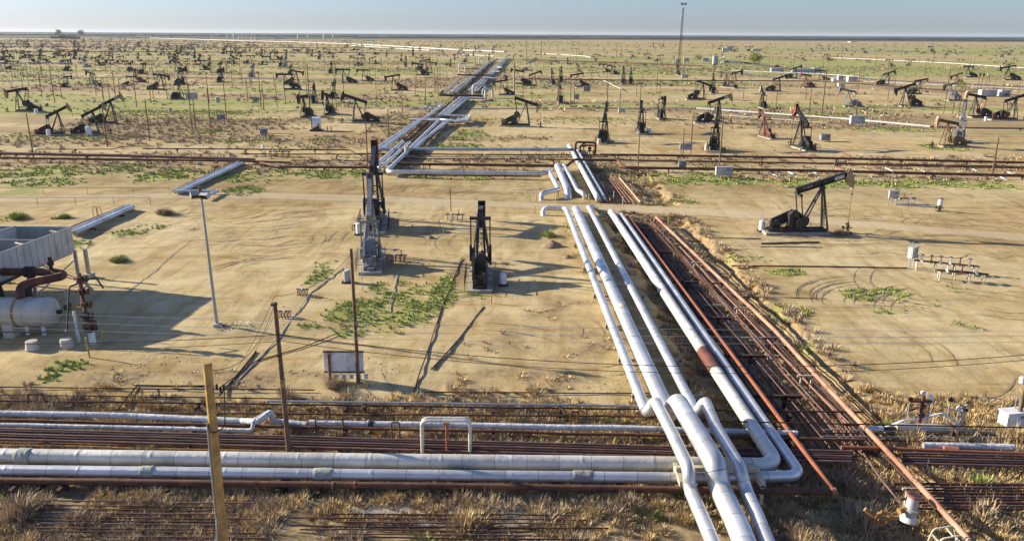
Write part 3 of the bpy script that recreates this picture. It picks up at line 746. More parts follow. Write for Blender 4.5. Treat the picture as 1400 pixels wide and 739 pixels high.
# px, py of the foot below the saddle, heading (0 = to the right, 90 = away), tilt, body, head, size, weight, label
PJ = [
 (658, 372, 91, -9, K_, K_, 1., None, 'black pumpjack standing alone at centre, seen from behind, nearest left of the silver pipes'),
 (509, 351, 98, 26, Y_, Y_, 1., None, 'pale grey pumpjack with its beam tail low, standing in front of a black one'),
 (514, 300, 97, 10, K_, U_, 1.25, None, 'large black pumpjack with rusty red horsehead directly behind the grey one'),
 (1117, 318, 2, 17, K_, T_, .98, None, 'black pumpjack in side view with tan horsehead raised right, alone beyond the road'),
 (28, 153, 182, -6, K_, W_, 1., None, 'black pumpjack with yellow horsehead at the left picture edge facing left'),
 (83, 184, 12, 26, N_, T_, .84, None, 'dark brown pumpjack with tan horsehead raised, lone one in the green patch at far left'),
 (131, 183, 14, 26, K_, T_, .84, None, 'black pumpjack with raised horsehead and tall white drum at its foot'),
 (155, 169, 8, 26, K_, W_, .93, None, 'black pumpjack with yellow horsehead just behind the white drum one'),
 (487, 168, 180, 18, K_, K_, 1., None, 'black pumpjack facing left with beam raised, beside the black drum cabinet'),
 (538, 124, 180, -9, K_, K_, .95, None, 'black pumpjack facing left, alone on bare sand before the pipe corridor'),
 (470, 114, 180, 0, G_, G_, 1., None, 'dark green pumpjack facing left with green sloping belt guard'),
 (719, 173, -4, -14, G_, T_, 1., 'ochre_body', 'dark pumpjack with dropped tan horsehead and ochre counterweight right of the corridor'),
 (826, 192, 78, 26, K_, E_, 1., None, 'black pumpjack with cream horsehead behind the rusty pipe loops'),
 (876, 180, 84, 10, K_, K_, .95, None, 'black pumpjack with small white box, second right of the rusty pipe loops'),
 (905, 164, 268, 0, K_, K_, .95, None, 'black pumpjack facing the camera, its hangers making an arch shape'),
 (981, 168, 8, 22, K_, T_, 1., None, 'black pumpjack in side view with tan horsehead raised over the tall pole'),
 (977, 203, 74, 26, K_, E_, 1., None, 'black pumpjack with cream horsehead raised, just behind the long brown pipes'),
 (1092, 202, 96, 26, K_, D_, 1.05, None, 'black pumpjack with bright red horsehead beside the end of the white pipe'),
 (1291, 201, 195, 12, O_, T_, .85, None, 'small ochre pumpjack low among pipes at the right field edge'),
 (1311, 192, 60, 26, Y_, Y_, 1.05, None, 'grey pumpjack with tall grey horsehead behind the ochre one'),
 (1330, 161, 190, 14, K_, T_, 1., 'rust_body', 'black pumpjack with tan horsehead facing left and reddish counterweight at right'),
 (1384, 164, 2, 18, K_, K_, 1., 'rust_body', 'black pumpjack cut by the right picture edge with rusty counterweight'),
 (1235, 146, 182, -18, K_, K_, 1.05, 'rust_body', 'black pumpjack with red pitman arms standing alone on bare sand at right'),
 (1157, 146, 182, 14, Y_, Y_, .85, None, 'small grey pumpjack facing left in front of the white cube'),
 (1043, 187, 100, 10, U_, U_, .8, None, 'small rusty pumpjack low beside the red headed black one'),
 (1041, 147, 88, 18, K_, E_, .85, None, 'black pumpjack with narrow cream horsehead, left of the tilted black one'),
 (1064, 125, 0, 20, K_, K_, .9, None, 'black pumpjack with beam raised right and thin green strip at its foot'),
 (1087, 107, 0, 20, K_, K_, .9, 'green_black', None), (1100, 120, 200, 12, U_, D_, .9, 'black_paint', 'pumpjack with red horsehead and black counterweight below the white trailers'),
 (1121, 110, 150, 0, N_, N_, .8, None, None), (1130, 83, 200, 0, K_, K_, .95, None, 'black pumpjack with white box at foot, tallest in the upper right green field'),
 (1213, 116, 0, 22, K_, K_, .9, None, 'black pumpjack with beam raised right beside the grey asphalt road'),
 (1215, 91, 180, 0, N_, N_, .8, None, None), (1245, 90, 0, 10, G_, G_, .7, None, None),
 (1256, 129, 10, 10, K_, K_, .8, None, None), (1297, 138, 200, -10, Y_, K_, .95, None, None), (1306, 118, 185, -18, K_, K_, .9, None, None), (1322, 106, 180, 0, K_, K_, .9, None, None),
 (1376, 110, 170, -9, K_, K_, 1.15, None, 'large black pumpjack with heavy counterweights near the right edge, above the transformer poles'),
 (960, 136, 10, -18, K_, K_, .95, None, 'black pumpjack beside the one with a tan horsehead, weights on the left'), (974, 127, 80, 10, N_, T_, 1., None, 'dark brown pumpjack with tan horsehead seen end on behind a black one'),
 (992, 120, 120, 0, N_, N_, 1., None, None), (1004, 119, 20, 10, K_, K_, 1., None, None),
 (926, 102, 90, 0, K_, K_, .85, None, 'black pumpjack alone in front of the mast base on bare sand'),
 (852, 115, 84, 22, K_, D_, 1., None, 'black pumpjack with red horsehead standing beside one with white horsehead'), (862, 114, 84, 22, K_, E_, .95, None, 'black pumpjack with white horsehead, right of the red headed one'),
 (836, 102, 160, 10, K_, T_, .9, None, None), (825, 99, 180, 0, N_, N_, .8, None, None), (789, 119, 180, -8, K_, D_, .9, None, 'black pumpjack facing left with dark red horsehead, alone on bare sand'),
 (790, 99, 110, 10, K_, K_, .8, None, None), (767, 112, 86, 10, K_, K_, 1., None, None), (755, 115, 94, 10, G_, G_, .95, None, None), (765, 140, 92, 10, N_, K_, .95, None, 'dark pumpjack seen end on, lined up with a tall pole'),
 (731, 118, 0, 18, K_, K_, .9, None, 'black pumpjack with beam raised right, just right of the corridor bends'), (708, 115, 182, 14, K_, K_, .95, None, None), (685, 130, 182, -8, G_, G_, .85, None, 'dark green pumpjack close beside the vertical white expansion pipe'),
 (690, 109, 100, 0, N_, N_, .8, None, None), (725, 97, 0, 16, K_, K_, .85, None, None), (736, 82, 0, 18, K_, K_, .85, None, None), (757, 86, 180, 0, N_, N_, .7, None, None), (776, 88, 90, 0, K_, K_, .8, None, None),
 (862, 78, 180, 0, K_, K_, .85, None, None), (884, 81, 180, 0, N_, N_, .8, None, None), (902, 84, 0, 6, K_, K_, .9, None, None), (921, 85, 90, 0, K_, K_, .7, None, None),
 (893, 65, 90, 0, K_, K_, 1., None, None), (901, 64, 120, 0, K_, K_, 1., None, None), (907, 64, 60, 0, N_, N_, 1., None, None), (985, 68, 20, 10, G_, G_, 1., None, None), (1002, 70, 150, 14, N_, N_, 1., None, None), (1020, 70, 200, 0, Y_, Y_, 1., None, None), (1026, 70, 20, 10, N_, N_, 1., None, None),
 (1109, 71, 180, 0, N_, N_, .7, None, None), (1122, 68, 150, 0, N_, N_, 1., None, None), (1133, 68, 60, 10, N_, N_, 1., None, None), (1157, 71, 90, 0, N_, N_, .8, None, None), (1180, 73, 180, -8, N_, N_, 1., None, None),
 (1253, 71, 180, 0, N_, N_, .7, None, None), (1272, 71, 185, 0, K_, K_, 1.1, None, None), (1296, 76, 10, 0, U_, U_, .9, None, None), (1305, 75, 90, 10, U_, D_, .9, None, None), (1372, 78, 10, 0, N_, N_, .9, None, None), (1381, 76, 20, 0, U_, U_, 1., None, None),
 (416, 161, 262, 0, N_, N_, .95, None, 'dark brown pumpjack facing the camera, left of a pair, behind the black drum cabinet'), (448, 158, 264, 8, K_, N_, .95, None, 'black pumpjack with green patch at foot, right of the facing pair'),
 (430, 140, 100, 0, K_, K_, .9, None, 'black pumpjack behind and between the facing pair'), (457, 134, 92, 10, K_, K_, 1., None, None), (391, 123, 200, 0, K_, K_, 1., None, 'black pumpjack left of the one with red horsehead'),
 (406, 116, 0, -6, K_, D_, .95, None, 'black pumpjack with small red horsehead dropped at right, by the tall pole'), (398, 102, 90, 10, K_, K_, .9, None, None), (497, 111, 182, 0, U_, U_, .85, None, 'faded rusty pumpjack right of the dark green one'),
 (453, 100, 92, 0, N_, N_, .9, None, None), (485, 90, 180, 8, K_, K_, .95, None, None), (494, 90, 20, 0, K_, K_, .9, None, None), (510, 88, 182, -14, K_, K_, .8, None, None), (488, 76, 178, 0, K_, K_, .9, None, None), (510, 75, 182, 10, K_, K_, .9, None, None), (529, 76, 90, 0, K_, K_, .8, None, None),
 (549, 84, 90, 10, K_, K_, .95, None, None), (555, 91, 92, 10, G_, K_, .95, None, None), (572, 103, 170, 6, K_, K_, 1., None, 'black pumpjack, lowest of three clustered left of the corridor'), (581, 96, 0, 14, G_, K_, 1., None, None), (589, 100, 20, -8, K_, K_, .9, None, None), (616, 91, 90, 0, K_, K_, .8, None, None),
 (638, 85, 60, 0, K_, K_, 1., None, None), (605, 73, 100, 0, K_, K_, .8, None, None), (629, 75, 0, 8, K_, K_, .9, None, None), (565, 76, 90, 8, K_, K_, .9, None, None), (637, 74, 0, 14, Y_, K_, .9, None, None),
 (364, 89, 20, 0, K_, K_, .9, None, None), (370, 82, 100, 0, K_, K_, .9, None, None), (376, 82, 180, -8, K_, K_, 1., None, None), (385, 91, 90, 10, K_, K_, .9, None, None), (391, 92, 92, 10, K_, K_, 1., None, None), (392, 76, 90, 0, K_, K_, .9, None, None),
 (401, 70, 180, 0, K_, K_, .8, None, None), (412, 71, 0, 0, K_, K_, .8, None, None), (427, 77, 90, 0, K_, K_, .9, None, None), (422, 74, 60, 0, K_, K_, .8, None, None), (437, 81, 92, 0, K_, K_, 1., None, None), (456, 80, 90, 0, N_, N_, .7, None, None), (476, 64, 0, 0, K_, K_, 1., None, None),
 (222, 123, 8, -6, K_, U_, .95, 'black_paint', 'black pumpjack with dropped rusty red horsehead at right, left field'), (247, 135, 84, 6, K_, K_, .95, None, 'black pumpjack with white foot box in front of the red headed black one, left field'),
 (251, 115, 78, 18, K_, D_, 1., None, 'black pumpjack with tall red horsehead raised, left field'), (186, 113, 160, 10, U_, U_, .95, None, 'rusty red pumpjack, only wholly red one in the left field'), (94, 119, 80, 0, N_, U_, .7, None, 'small brown pumpjack with pale spot, low on the left sand'),
 (126, 118, 150, 10, G_, K_, .9, None, 'dark green pumpjack with raised head between poles, left field'), (180, 117, 20, 0, K_, K_, .6, None, None), (197, 101, 90, 0, G_, K_, .9, None, None), (241, 98, 180, 10, K_, K_, .9, None, None), (180, 97, 90, 10, K_, K_, .9, None, None),
 (275, 96, 180, 0, K_, K_, .85, None, None), (287, 91, 95, 8, K_, K_, .9, None, None), (304, 112, 90, 0, K_, K_, .95, None, 'black pumpjack seen end on beside pole, below two stacked others'), (302, 100, 92, 8, K_, K_, .95, None, None), (346, 105, 92, 8, K_, K_, .95, None, None),
 (343, 87, 10, 0, K_, K_, 1., None, None), (324, 88, 10, 0, K_, K_, .6, None, None), (314, 87, 90, 0, K_, K_, .6, None, None), (358, 77, 90, 0, K_, K_, .9, None, None), (330, 78, 90, 8, K_, K_, .8, None, None), (325, 72, 0, 0, N_, N_, .9, None, None), (316, 77, 100, 8, K_, K_, 1., None, None), (307, 71, 90, 8, K_, K_, .8, None, None),
 (262, 75, 20, 0, K_, K_, 1., None, None), (252, 75, 150, 0, K_, K_, 1., None, None), (258, 67, 90, 8, K_, K_, 1., None, None), (266, 68, 0, -8, K_, K_, 1., None, None), (244, 82, 0, 0, K_, K_, .9, None, None), (235, 83, 180, 0, K_, K_, .9, None, None), (224, 76, 30, 0, K_, K_, .95, None, None), (214, 71, 90, 8, K_, K_, .9, None, None),
 (204, 64, 30, 0, K_, K_, .9, None, None), (201, 76, 160, 8, K_, K_, 1., None, None), (191, 64, 0, 0, K_, K_, 1., None, None), (185, 68, 0, 0, K_, K_, .7, None, None), (230, 66, 100, 0, K_, K_, .8, None, None), (219, 60, 0, 0, K_, K_, .8, None, None),
 (172, 71, 90, 8, K_, K_, .9, None, None), (163, 61, 0, 0, K_, K_, .9, None, None), (149, 69, 170, 8, K_, K_, 1.1, None, None), (135, 66, 80, 8, K_, K_, 1., None, None), (119, 80, 90, 0, K_, K_, .9, None, None), (132, 90, 180, 0, N_, N_, .9, None, None), (109, 61, 10, 0, K_, K_, .9, None, None), (99, 61, 180, 0, K_, K_, .9, None, None),
 (116, 67, 90, 0, K_, K_, .8, None, None), (110, 70, 0, -8, K_, K_, .9, None, None), (102, 71, 90, 0, K_, K_, .8, None, None), (81, 69, 0, 0, K_, K_, .9, None, None), (58, 70, 90, 8, K_, K_, 1., None, None), (39, 66, 90, 0, K_, K_, 1., None, None), (31, 65, 180, 0, K_, K_, .8, None, None), (16, 65, 90, 0, K_, K_, .9, None, None), (6, 64, 90, 8, K_, K_, .9, None, None),
 (115, 92, 170, 12, K_, K_, .95, None, None), (150, 87, 0, -8, K_, K_, .9, None, None), (165, 87, 0, 14, K_, K_, .9, None, None), (95, 97, 95, 0, N_, N_, 1., None, None), (88, 87, 90, 0, K_, K_, .9, None, None), (60, 86, 180, 10, K_, K_, .95, None, None), (42, 87, 180, 0, K_, K_, .9, None, None), (35, 80, 0, 8, K_, K_, .9, None, None), (28, 80, 180, 0, K_, K_, .8, None, None),
 (20, 95, 30, 0, K_, K_, .9, None, None), (2, 98, 0, 0, K_, K_, .9, None, None), (8, 83, 90, 8, K_, K_, 1.1, None, None), (5, 76, 120, 8, K_, K_, 1.1, None, None), (14, 88, 0, -8, K_, K_, .8, None, None), (84, 76, 0, 0, N_, N_, .8, None, None), (92, 75, 180, 0, K_, K_, .8, None, None),
]
# many more stand as specks towards the horizon at left
for k in range(74):
    px = random.uniform(0, 200) if k < 46 else random.uniform(200, 690); py = random.uniform(53.5, 62) if k < 46 else random.uniform(62, 72)
    if px < 200 and k % 3 == 0: py = random.uniform(60, 80)
    PJ.append((px, py, random.choice([0, 20, 90, 90, 100, 180]), random.choice([-8, 0, 8]), random.choice([K_, K_, N_]), K_, .85, None, None))
rows = [(0, 75, 'nearest the camera'), (75, 300, 'behind the nearest pipes'), (300, 420, 'before the grey track'), (420, 560, 'in mid field'), (560, 800, 'in the upper field'), (800, 1150, 'in the far upper field')]
pend = {}
for k in range(46):
    px = random.choice([random.uniform(0, 330), random.uniform(200, 700)]); py = random.uniform(60, 84)
    PJ.append((px, py, random.choice([0, 20, 90, 90, 100, 180]), random.choice([-8, 0, 8, 16]), random.choice([K_, K_, N_, G_]), K_, .85, None, None))
for k in range(30, len(PJ)):
    q_ = list(PJ[k])
    if q_[8] is None and q_[4] == K_: q_[4] = random.choice([K_, K_, K_, K_, N_, N_, G_, Y_, O_]); q_[5] = random.choice([q_[4], q_[4], K_, T_, N_]) if q_[5] == K_ else q_[5]; q_[6] *= random.uniform(.85, 1.12)
    PJ[k] = tuple(q_)
for k, (px, py, rz, tilt, body, head, sc_, wt, lab) in enumerate(PJ):
    g = U(px, py); full = py > 92
    o = pumpjack(g.x, g.y, R(rz) if py > 220 else R(rz), tilt, body, head, wt, 'body', sc_, full, gh(g.x, g.y) - .05)
    grp = 'pumpjacks standing across the oilfield'
    o['category'] = 'pumpjack'
    if lab: tag(o, lab, group=grp); continue
    if g.y > 900:
        side = 'left' if px < 400 else ('middle' if px < 700 else 'right')
        tag(o, {'left': 'tiny dark pumpjack among the dense crowd on the far left plain', 'middle': 'tiny dark pumpjack far off between the crowd and the pipe corridor', 'right': 'tiny dark pumpjack far off on the green plain at right'}[side],
            group='far pumpjacks ' + side); continue
    r_ = next(n for a, b, n in rows if a <= g.y < b)
    pend.setdefault((r_, 'left' if g.x < -18 else 'right'), []).append((abs(g.x), o, body, head, rz))
    o['group'] = grp
for (r_, side), lst in pend.items():
    lst.sort(key=lambda a: a[0])
    for i, (ax, o, body, head, rz) in enumerate(lst):
        face = 'side on' if rz % 180 < 40 or rz % 180 > 140 else 'end on'
        n_ = ORD[i + 1] if i + 1 < len(ORD) else 'number %d' % (i + 1)
        o['label'] = f"{COLW[body]} pumpjack {face}, {n_} unnamed {side} of the corridor {r_}".replace(' unnamed', '')
# oil stained, trampled soil round every pumpjack
st_ = np.zeros_like(GX)
for px, py, rz, *_r in PJ:
    g = U(px, py); cx_, cy_ = g.x - 1.5*math.cos(R(rz)), g.y - 1.5*math.sin(R(rz)); 
    sel = (np.abs(GX - cx_) < 14) & (np.abs(GY - cy_) < 14)
    if not sel.any(): continue
    x_ = GX[sel] - cx_; y_ = GY[sel] - cy_; u_ = x_*math.cos(R(rz)) + y_*math.sin(R(rz)); v_ = -x_*math.sin(R(rz)) + y_*math.cos(R(rz))
    st_[sel] = np.maximum(st_[sel], .62*(1 - sst(.45, 1.2, np.hypot(u_/8.5, v_/4.2))))
at_ = go.data.attributes.new('stain', 'FLOAT', 'POINT'); at_.data.foreach_set('value', st_.astype(np.float32).ravel())
# wellheads of the nearer pumpjacks: fixed in the ground, so things of their own
def wellhead_mb(sc_=1.):
    m_ = MB(); m_.cyl((0, 0, 0), (0, 0, 1.25), .11, n=8); m_.cyl((0, 0, .3), (0, 0, .42), .24, n=10); m_.cyl((0, 0, .75), (0, 0, .85), .2, n=10); m_.cyl((-.55, 0, .6), (.5, 0, .6), .07, n=8)
    m_.cyl((-.55, 0, .4), (-.55, 0, .8), .12, n=8); m_.cyl((0, -.4, .95), (0, .4, .95), .05, n=6); m_.cyl((0, .4, .85), (0, .4, 1.05), .15, n=8); m_.box((0, 0, .03), (.9, .9, .12))
    return m_
whm = None
for k, (px, py, rz, tilt, body, head, sc_, wt, lab) in enumerate(PJ[:22]):
    if not lab: continue
    g = U(px, py); a = R(rz); x = g.x + 4.12*sc_*math.cos(a); y = g.y + 4.12*sc_*math.sin(a)
    if whm is None: whm = wellhead_mb().mesh('wellhead', 'rust_dark')
    o = bpy.data.objects.new('wellhead', whm); C.objects.link(o); o.location = (x, y, gh(x, y)); o.scale = (1.15,)*3
    short = ' '.join(lab.split(',')[0].split()[:11])
    tag(o, 'dark valve stack under the ' + short.replace(' standing', ''), 'wellhead', 'wellheads under the pumpjacks')

# ------------------------------------------------------------------ poles
def pole_mesh(h, r, arm=0, mat='wood_dark'):
    m_ = MB(); m_.cyl((0, 0, -.3), (0, 0, h), r, r*.72, 9)
    return m_
PG = 'wooden poles standing across the oilfield'
plist = []
def pole(px, py, top, mat='wood_dark', r=.14, arm=0, label=None, name='utility_pole', lean=(0, 0), box=0, k=None):
    g = U(px, py); z0 = gh(g.x, g.y); h_ = height_for(g.x, g.y, top, z0)
    o = pole_mesh(h_, r).build(name, mat, loc=(g.x, g.y, z0)); o.rotation_euler = (lean[0], lean[1], 0)
    tag(o, label, 'pole', PG)
    if arm:
        a = MB(); a.box((0, -.12, h_ - .35), (arm, .1, .12)); a.build('crossarm', mat, o)
        for s in (-1, 0, 1) if arm > 1.6 else (-1, 1):
            q_ = MB().cyl((s*arm*.45, -.12, h_ - .3), (s*arm*.45, -.12, h_ - .08), .05, .03, 6); q_.build('insulator', 'white_paint', o)
    if box:
        MB().cyl((.32, -.2, h_ - 1.8), (.32, -.2, h_ - .9), .24, n=10).build('transformer', 'galvanised', o)
    if label is None: plist.append((g, o))
    return o, g, h_
A_ = pole
p395, g395, h395 = A_(395, 617, 413, 'wood_dark', .17, 0, 'dark leaning pole with cable hooks rising from the near pipes', lean=(0, R(-.6)))
p490, g490, h490 = A_(490, 525, 340, 'wood_dark', .15, 0, 'thin brown pole standing beside the white billboard')
for args in [(46, 216, 155), (147, 200, 147, 'wood_dark', .16), (205, 193, 140, 'wood_dark', .15), (263, 178, 125, 'wood_dark', .14), (268, 177, 128), (289, 181, 120, 'wood_dark', .15), (310, 163, 112, 'wood_dark', .15), (75, 141, 82, 'wood_dark', .15), (187, 146, 105, 'wood_dark', .16),
             (150, 136, 104, 'wood_dark', .15), (158, 133, 96, 'wood_dark', .16), (164, 126, 107), (84, 131, 105), (32, 125, 98), (40, 118, 88), (57, 105, 80), (339, 140, 107, 'wood_dark', .16), (357, 147, 98, 'wood_dark', .16, 1.4), (361, 152, 113), (379, 147, 113), (285, 137, 120), (133, 127, 100), (141, 135, 110),
             (424, 154, 87, 'wood_dark', .19), (550, 152, 121, 'wood_grey', .2), (582, 144, 104, 'wood_dark', .16), (532, 196, 148, 'wood_dark', .14), (503, 232, 163, 'rust_brown', .13), (595, 127, 92, 'wood_grey', .2), (599, 128, 96, 'wood_grey', .18), (602, 122, 91), (611, 110, 84), (622, 109, 86), (530, 95, 72), (444, 95, 64, 'wood_dark', .2, 2),
             (506, 110, 78), (588, 90, 66, 'wood_dark', .18), (592, 92, 70), (632, 90, 68), (598, 88, 62), (702, 100, 76, 'wood_grey', .3), (703, 127, 84, 'head_tan', .45), (727, 140, 96), (715, 137, 110), (764, 146, 91, 'wood_grey', .2), (830, 149, 112, 'wood_dark', .16), (847, 156, 121, 'wood_grey', .16), (898, 123, 92, 'wood_dark', .16), (878, 121, 100),
             (872, 233, 178, 'wood_grey', .13), (933, 215, 176, 'wood_grey', .12), (944, 212, 156, 'wood_dark', .14), (983, 234, 158, 'wood_grey', .16), (935, 107, 84), (940, 108, 86), (1060, 154, 115, 'wood_dark', .13), (1106, 156, 121, 'wood_dark', .18), (1123, 161, 92, 'wood_dark', .2), (1169, 166, 135, 'wood_dark', .16),
             (1142, 118, 89, 'wood_dark', .18, 1.6), (1195, 102, 76, 'wood_dark', .2, 2), (1264, 104, 80, 'wood_dark', .2, 2), (1290, 155, 94, 'wood_dark', .15), (1179, 116, 96, 'wood_dark', .15, 1.8), (1335, 130, 101, 'wood_dark', .16, 0), (1340, 129, 101, 'wood_dark', .16, 0), (1346, 129, 101, 'wood_grey', .16, 0), (1350, 127, 104), (1369, 131, 90, 'wood_dark', .16),
             (1356, 241, 188, 'wood_dark', .17), (1302, 155, 100), (1310, 158, 112), (1050, 100, 70), (1084, 96, 72), (1150, 80, 62, 'wood_dark', .3), (1232, 78, 60, 'wood_dark', .3), (720, 85, 58, 'wood_dark', .3), (740, 80, 56, 'wood_dark', .3), (783, 72, 50, 'wood_dark', .3), (801, 58, 50, 'wood_dark', .3),
             (843, 80, 62, 'wood_dark', .3), (849, 80, 64, 'wood_dark', .3), (872, 80, 65), (885, 74, 62), (788, 84, 66), (318, 120, 95), (331, 112, 92), (210, 135, 112), (259, 128, 112), (345, 124, 100), (375, 120, 98), (478, 100, 78), (650, 96, 78), (664, 90, 72), (300, 84, 66), (145, 100, 78), (128, 92, 72), (55, 118, 92),
             (18, 112, 84), (105, 105, 84), (230, 108, 88), (245, 112, 90), (402, 108, 86), (416, 100, 78), (520, 84, 66), (545, 110, 88), (568, 96, 74), (975, 96, 78), (1010, 92, 70), (1102, 80, 62), (1240, 100, 78), (1220, 118, 98), (1330, 98, 78), (1384, 96, 74), (1276, 88, 70), (1390, 140, 112), (870, 132, 110), (1016, 136, 114)]:
    A_(*args)
for k in range(58):
    left = k < 38; px = random.uniform(5, 690) if left else random.uniform(700, 1395); py = random.uniform(84, 158) if left else random.uniform(84, 150)
    g = U(px, py)
    if left and abs(g.x + 23) < 10: continue
    hh_ = random.uniform(7.5, 11.5); top = P(g.x, g.y, hh_)[1]
    A_(px, py, top, random.choice(['wood_dark', 'wood_dark', 'wood_grey']), random.uniform(.12, .16), random.choice([0, 0, 1.5]), lean=(R(random.uniform(-1.2, 1.2)), R(random.uniform(-1.2, 1.2))))
for (x_, c_) in ((1335, 1), (1340, 1), (1346, 1)):
    g = U(x_, 129); z_ = height_for(g.x, g.y, 101)
    tag(MB().cyl((g.x, g.y - .4, z_ - 1.), (g.x, g.y - .4, z_ + .3), .42, n=10).build('transformer', 'galvanised' if x_ == 1346 else 'rust_dark'), {1335: 'dark can transformer on the leftmost of three joined poles', 1340: 'dark can transformer on the middle of three joined poles', 1346: 'pale can transformer on the rightmost of three joined poles'}[x_], 'transformer', 'pole transformers')
# lines of thin poles marching over the far plain
far_pm = {}
for row, (y0, x0, x1, n_, sc_) in enumerate([(62, 700, 1400, 26, 1.), (66.5, 560, 1400, 24, 1.), (72, 720, 1400, 20, 1.), (57, 600, 1380, 24, 1.), (84, 1060, 1400, 9, 1.), (90, 780, 1400, 9, .9), (75, 0, 560, 20, .9), (66, 0, 560, 16, .9), (92, 0, 560, 16, .9), (101, 0, 400, 8, .9)]):
    for k in range(n_):
        px = x0 + (x1 - x0)*(k + random.uniform(-.2, .2))/n_; py = y0 + (px - 700)*.004 + random.uniform(-1, 1)
        g = U(px, py); 
        if 'm' not in far_pm: m_ = MB(); m_.cyl((0, 0, 0), (0, 0, 10), .2, .15, 6); m_.box((0, 0, 9.6), (2.2, .12, .12)); far_pm['m'] = m_.mesh('utility_pole', 'wood_grey')
        o = bpy.data.objects.new('utility_pole', far_pm['m']); C.objects.link(o); o.location = (g.x, g.y, gh(g.x, g.y)); s_ = random.uniform(.6, .95); o.scale = (1, 1, s_); o.rotation_euler.z = random.uniform(0, 1.5)
        side = 'right of' if px > 700 else 'left of'
        tag(o, f'thin distant pole with short crossarm {side} the corridor, far field', 'pole', f'thin distant poles {side} the corridor')
bands = [(0, 200, 'beside the cross pipes'), (200, 300, 'in the first field row'), (300, 420, 'in the second field row'), (420, 620, 'in the third field row'), (620, 900, 'in the fourth field row'), (900, 99999, 'towards the far plain')]
bk = {}
for g, o in plist:
    b_ = next(n for a, b, n in bands if a <= g.y < b); bk.setdefault((b_, 'left' if g.x < -20 else 'right'), []).append((abs(g.x), o))
for (b_, side), l_ in bk.items():
    l_.sort(key=lambda a: a[0])
    for i, (_, o) in enumerate(l_):
        n_ = ORD[i + 1] if i + 1 < len(ORD) else 'number %d' % (i + 1)
        o['label'] = f'bare wooden pole, {n_} {side} of the pipe corridor {b_}'
# ------------------------------------------------------------------ pipes
def sup(parent, x, y, top, across, r, kind='tee', mat='rust_dark', wid=1.2):
    """a stand under the pipe at x, y; across = unit vector square to the pipe"""
    z0 = gh(x, y); m_ = MB(); a = Vector((across[0], across[1], 0))
    c = Vector((x, y, 0)); tb = top - .1
    if tb - z0 < .12: return
    if kind == 'tee':
        m_.bar(c + Vector((0, 0, z0 - .2)), c + Vector((0, 0, tb)), .16); m_.bar(c - a*wid/2 + Vector((0, 0, tb)), c + a*wid/2 + Vector((0, 0, tb)), .16, .2)
    else:
        for s in (-.5, .5): m_.bar(c + a*wid*s + Vector((0, 0, z0 - .2)), c + a*wid*s + Vector((0, 0, tb + .25)), .14)
        m_.bar(c - a*wid/2 + Vector((0, 0, tb)), c + a*wid/2 + Vector((0, 0, tb)), .14, .2)
    m_.build('pipe_stand', mat, parent)
def pipe(pts, r, mat, label, group=None, n=14, seam=None, stands=0, kind='tee', smat='rust_dark', swid=1.2, wob=0., bend=None, name='pipeline', cat='pipe', px=True):
    P3 = [U(*p) if (px and not isinstance(p, Vector)) else Vector(p) for p in pts]
    m_ = MB().tube(P3, r, n, bend, seam, 0, True, wob); o = m_.build(name, mat)
    tag(o, label, cat, group)
    if stands:
        for a, b in zip(P3, P3[1:]):
            d = b - a; L = math.hypot(d.x, d.y)
            if L < stands*.6 or abs(d.z) > .5*L: continue
            k = max(1, int(L/stands)); u = Vector((-d.y, d.x, 0)).normalized()
            for i in range(k):
                q_ = a.lerp(b, (i + .5)/k)
                if abs(q_.y - road_y(q_.x)) < 3.2: continue
                sup(o, q_.x, q_.y, q_.z - r, u, r, kind, smat, swid)
    return o, P3
def wrap(parent, a, b, r, mat='sage_wrap'):
    a, b = Vector(a), Vector(b); m_ = MB(); n = 16; k = 12; d = b - a; q_ = d.to_track_quat('Z', 'Y').to_matrix(); vs = []
    for i in range(k + 1):
        for j in range(n):
            t = 2*math.pi*j/n; rr = r*(1.10 + .11*random.random()) if 0 < i < k else r*1.04
            vs.append(a + d*(i/k) + q_ @ Vector((math.cos(t)*rr, math.sin(t)*rr, random.uniform(-.03, .03))))
    m_.add(vs, [(i*n + j, i*n + (j + 1) % n, (i + 1)*n + (j + 1) % n, (i + 1)*n + j) for i in range(k) for j in range(n)], 0, None, True)
    return m_.build('wrap_band', mat, parent)
def flange(parent, p, d, r, mat='rust_dark', w_=.1):
    d = Vector(d).normalized(); return MB().cyl(Vector(p) - d*w_, Vector(p) + d*w_, r*1.45, n=14).build('flange', mat, parent)
BIG = 'large silver pipes crossing the scene'
RUS = 'rusty ground level pipes'
# three silver pipes running straight away, with the bridge over the cross pipes
def bridge_pipe(far, near, ups, r, label, z0=.95):
    """far: points before the riser (px), near: list of (px, py, z)"""
    pts = [U(*p) for p in far]; a = pts[-1]
    b = Vector((a.x + .45, a.y + .1, ups)); pts += [b] + [U(*p) for p in near]
    m_ = MB().tube(pts, r, 20, r*2.4, 3.8); o = m_.build('pipeline', 'silver'); tag(o, label, 'pipe', BIG)
    return o, pts
o1, q1 = bridge_pipe([(743, 297, -.3), (743, 284, .95), (774, 285, .95), (885, 566, .95)], [(919, 592, 2.15), (942, 641, 2.35), (943, 668, 1.25), (962, 711, 1.1), (1010, 826, 1.1)], 1.95, .37, 'slim silver pipe, left of the three, with square elbow at the road')
o2, q2 = bridge_pipe([(788, 292, -.4), (787, 286, .95), (915, 570, .95)], [(952, 590, 2.4), (978, 634, 2.6), (984, 667, 1.3), (1010, 722, 1.15), (1052, 830, 1.15)], 2.15, .60, 'thick silver pipe in the middle of the three, with cream patch, bridging the cross pipes')
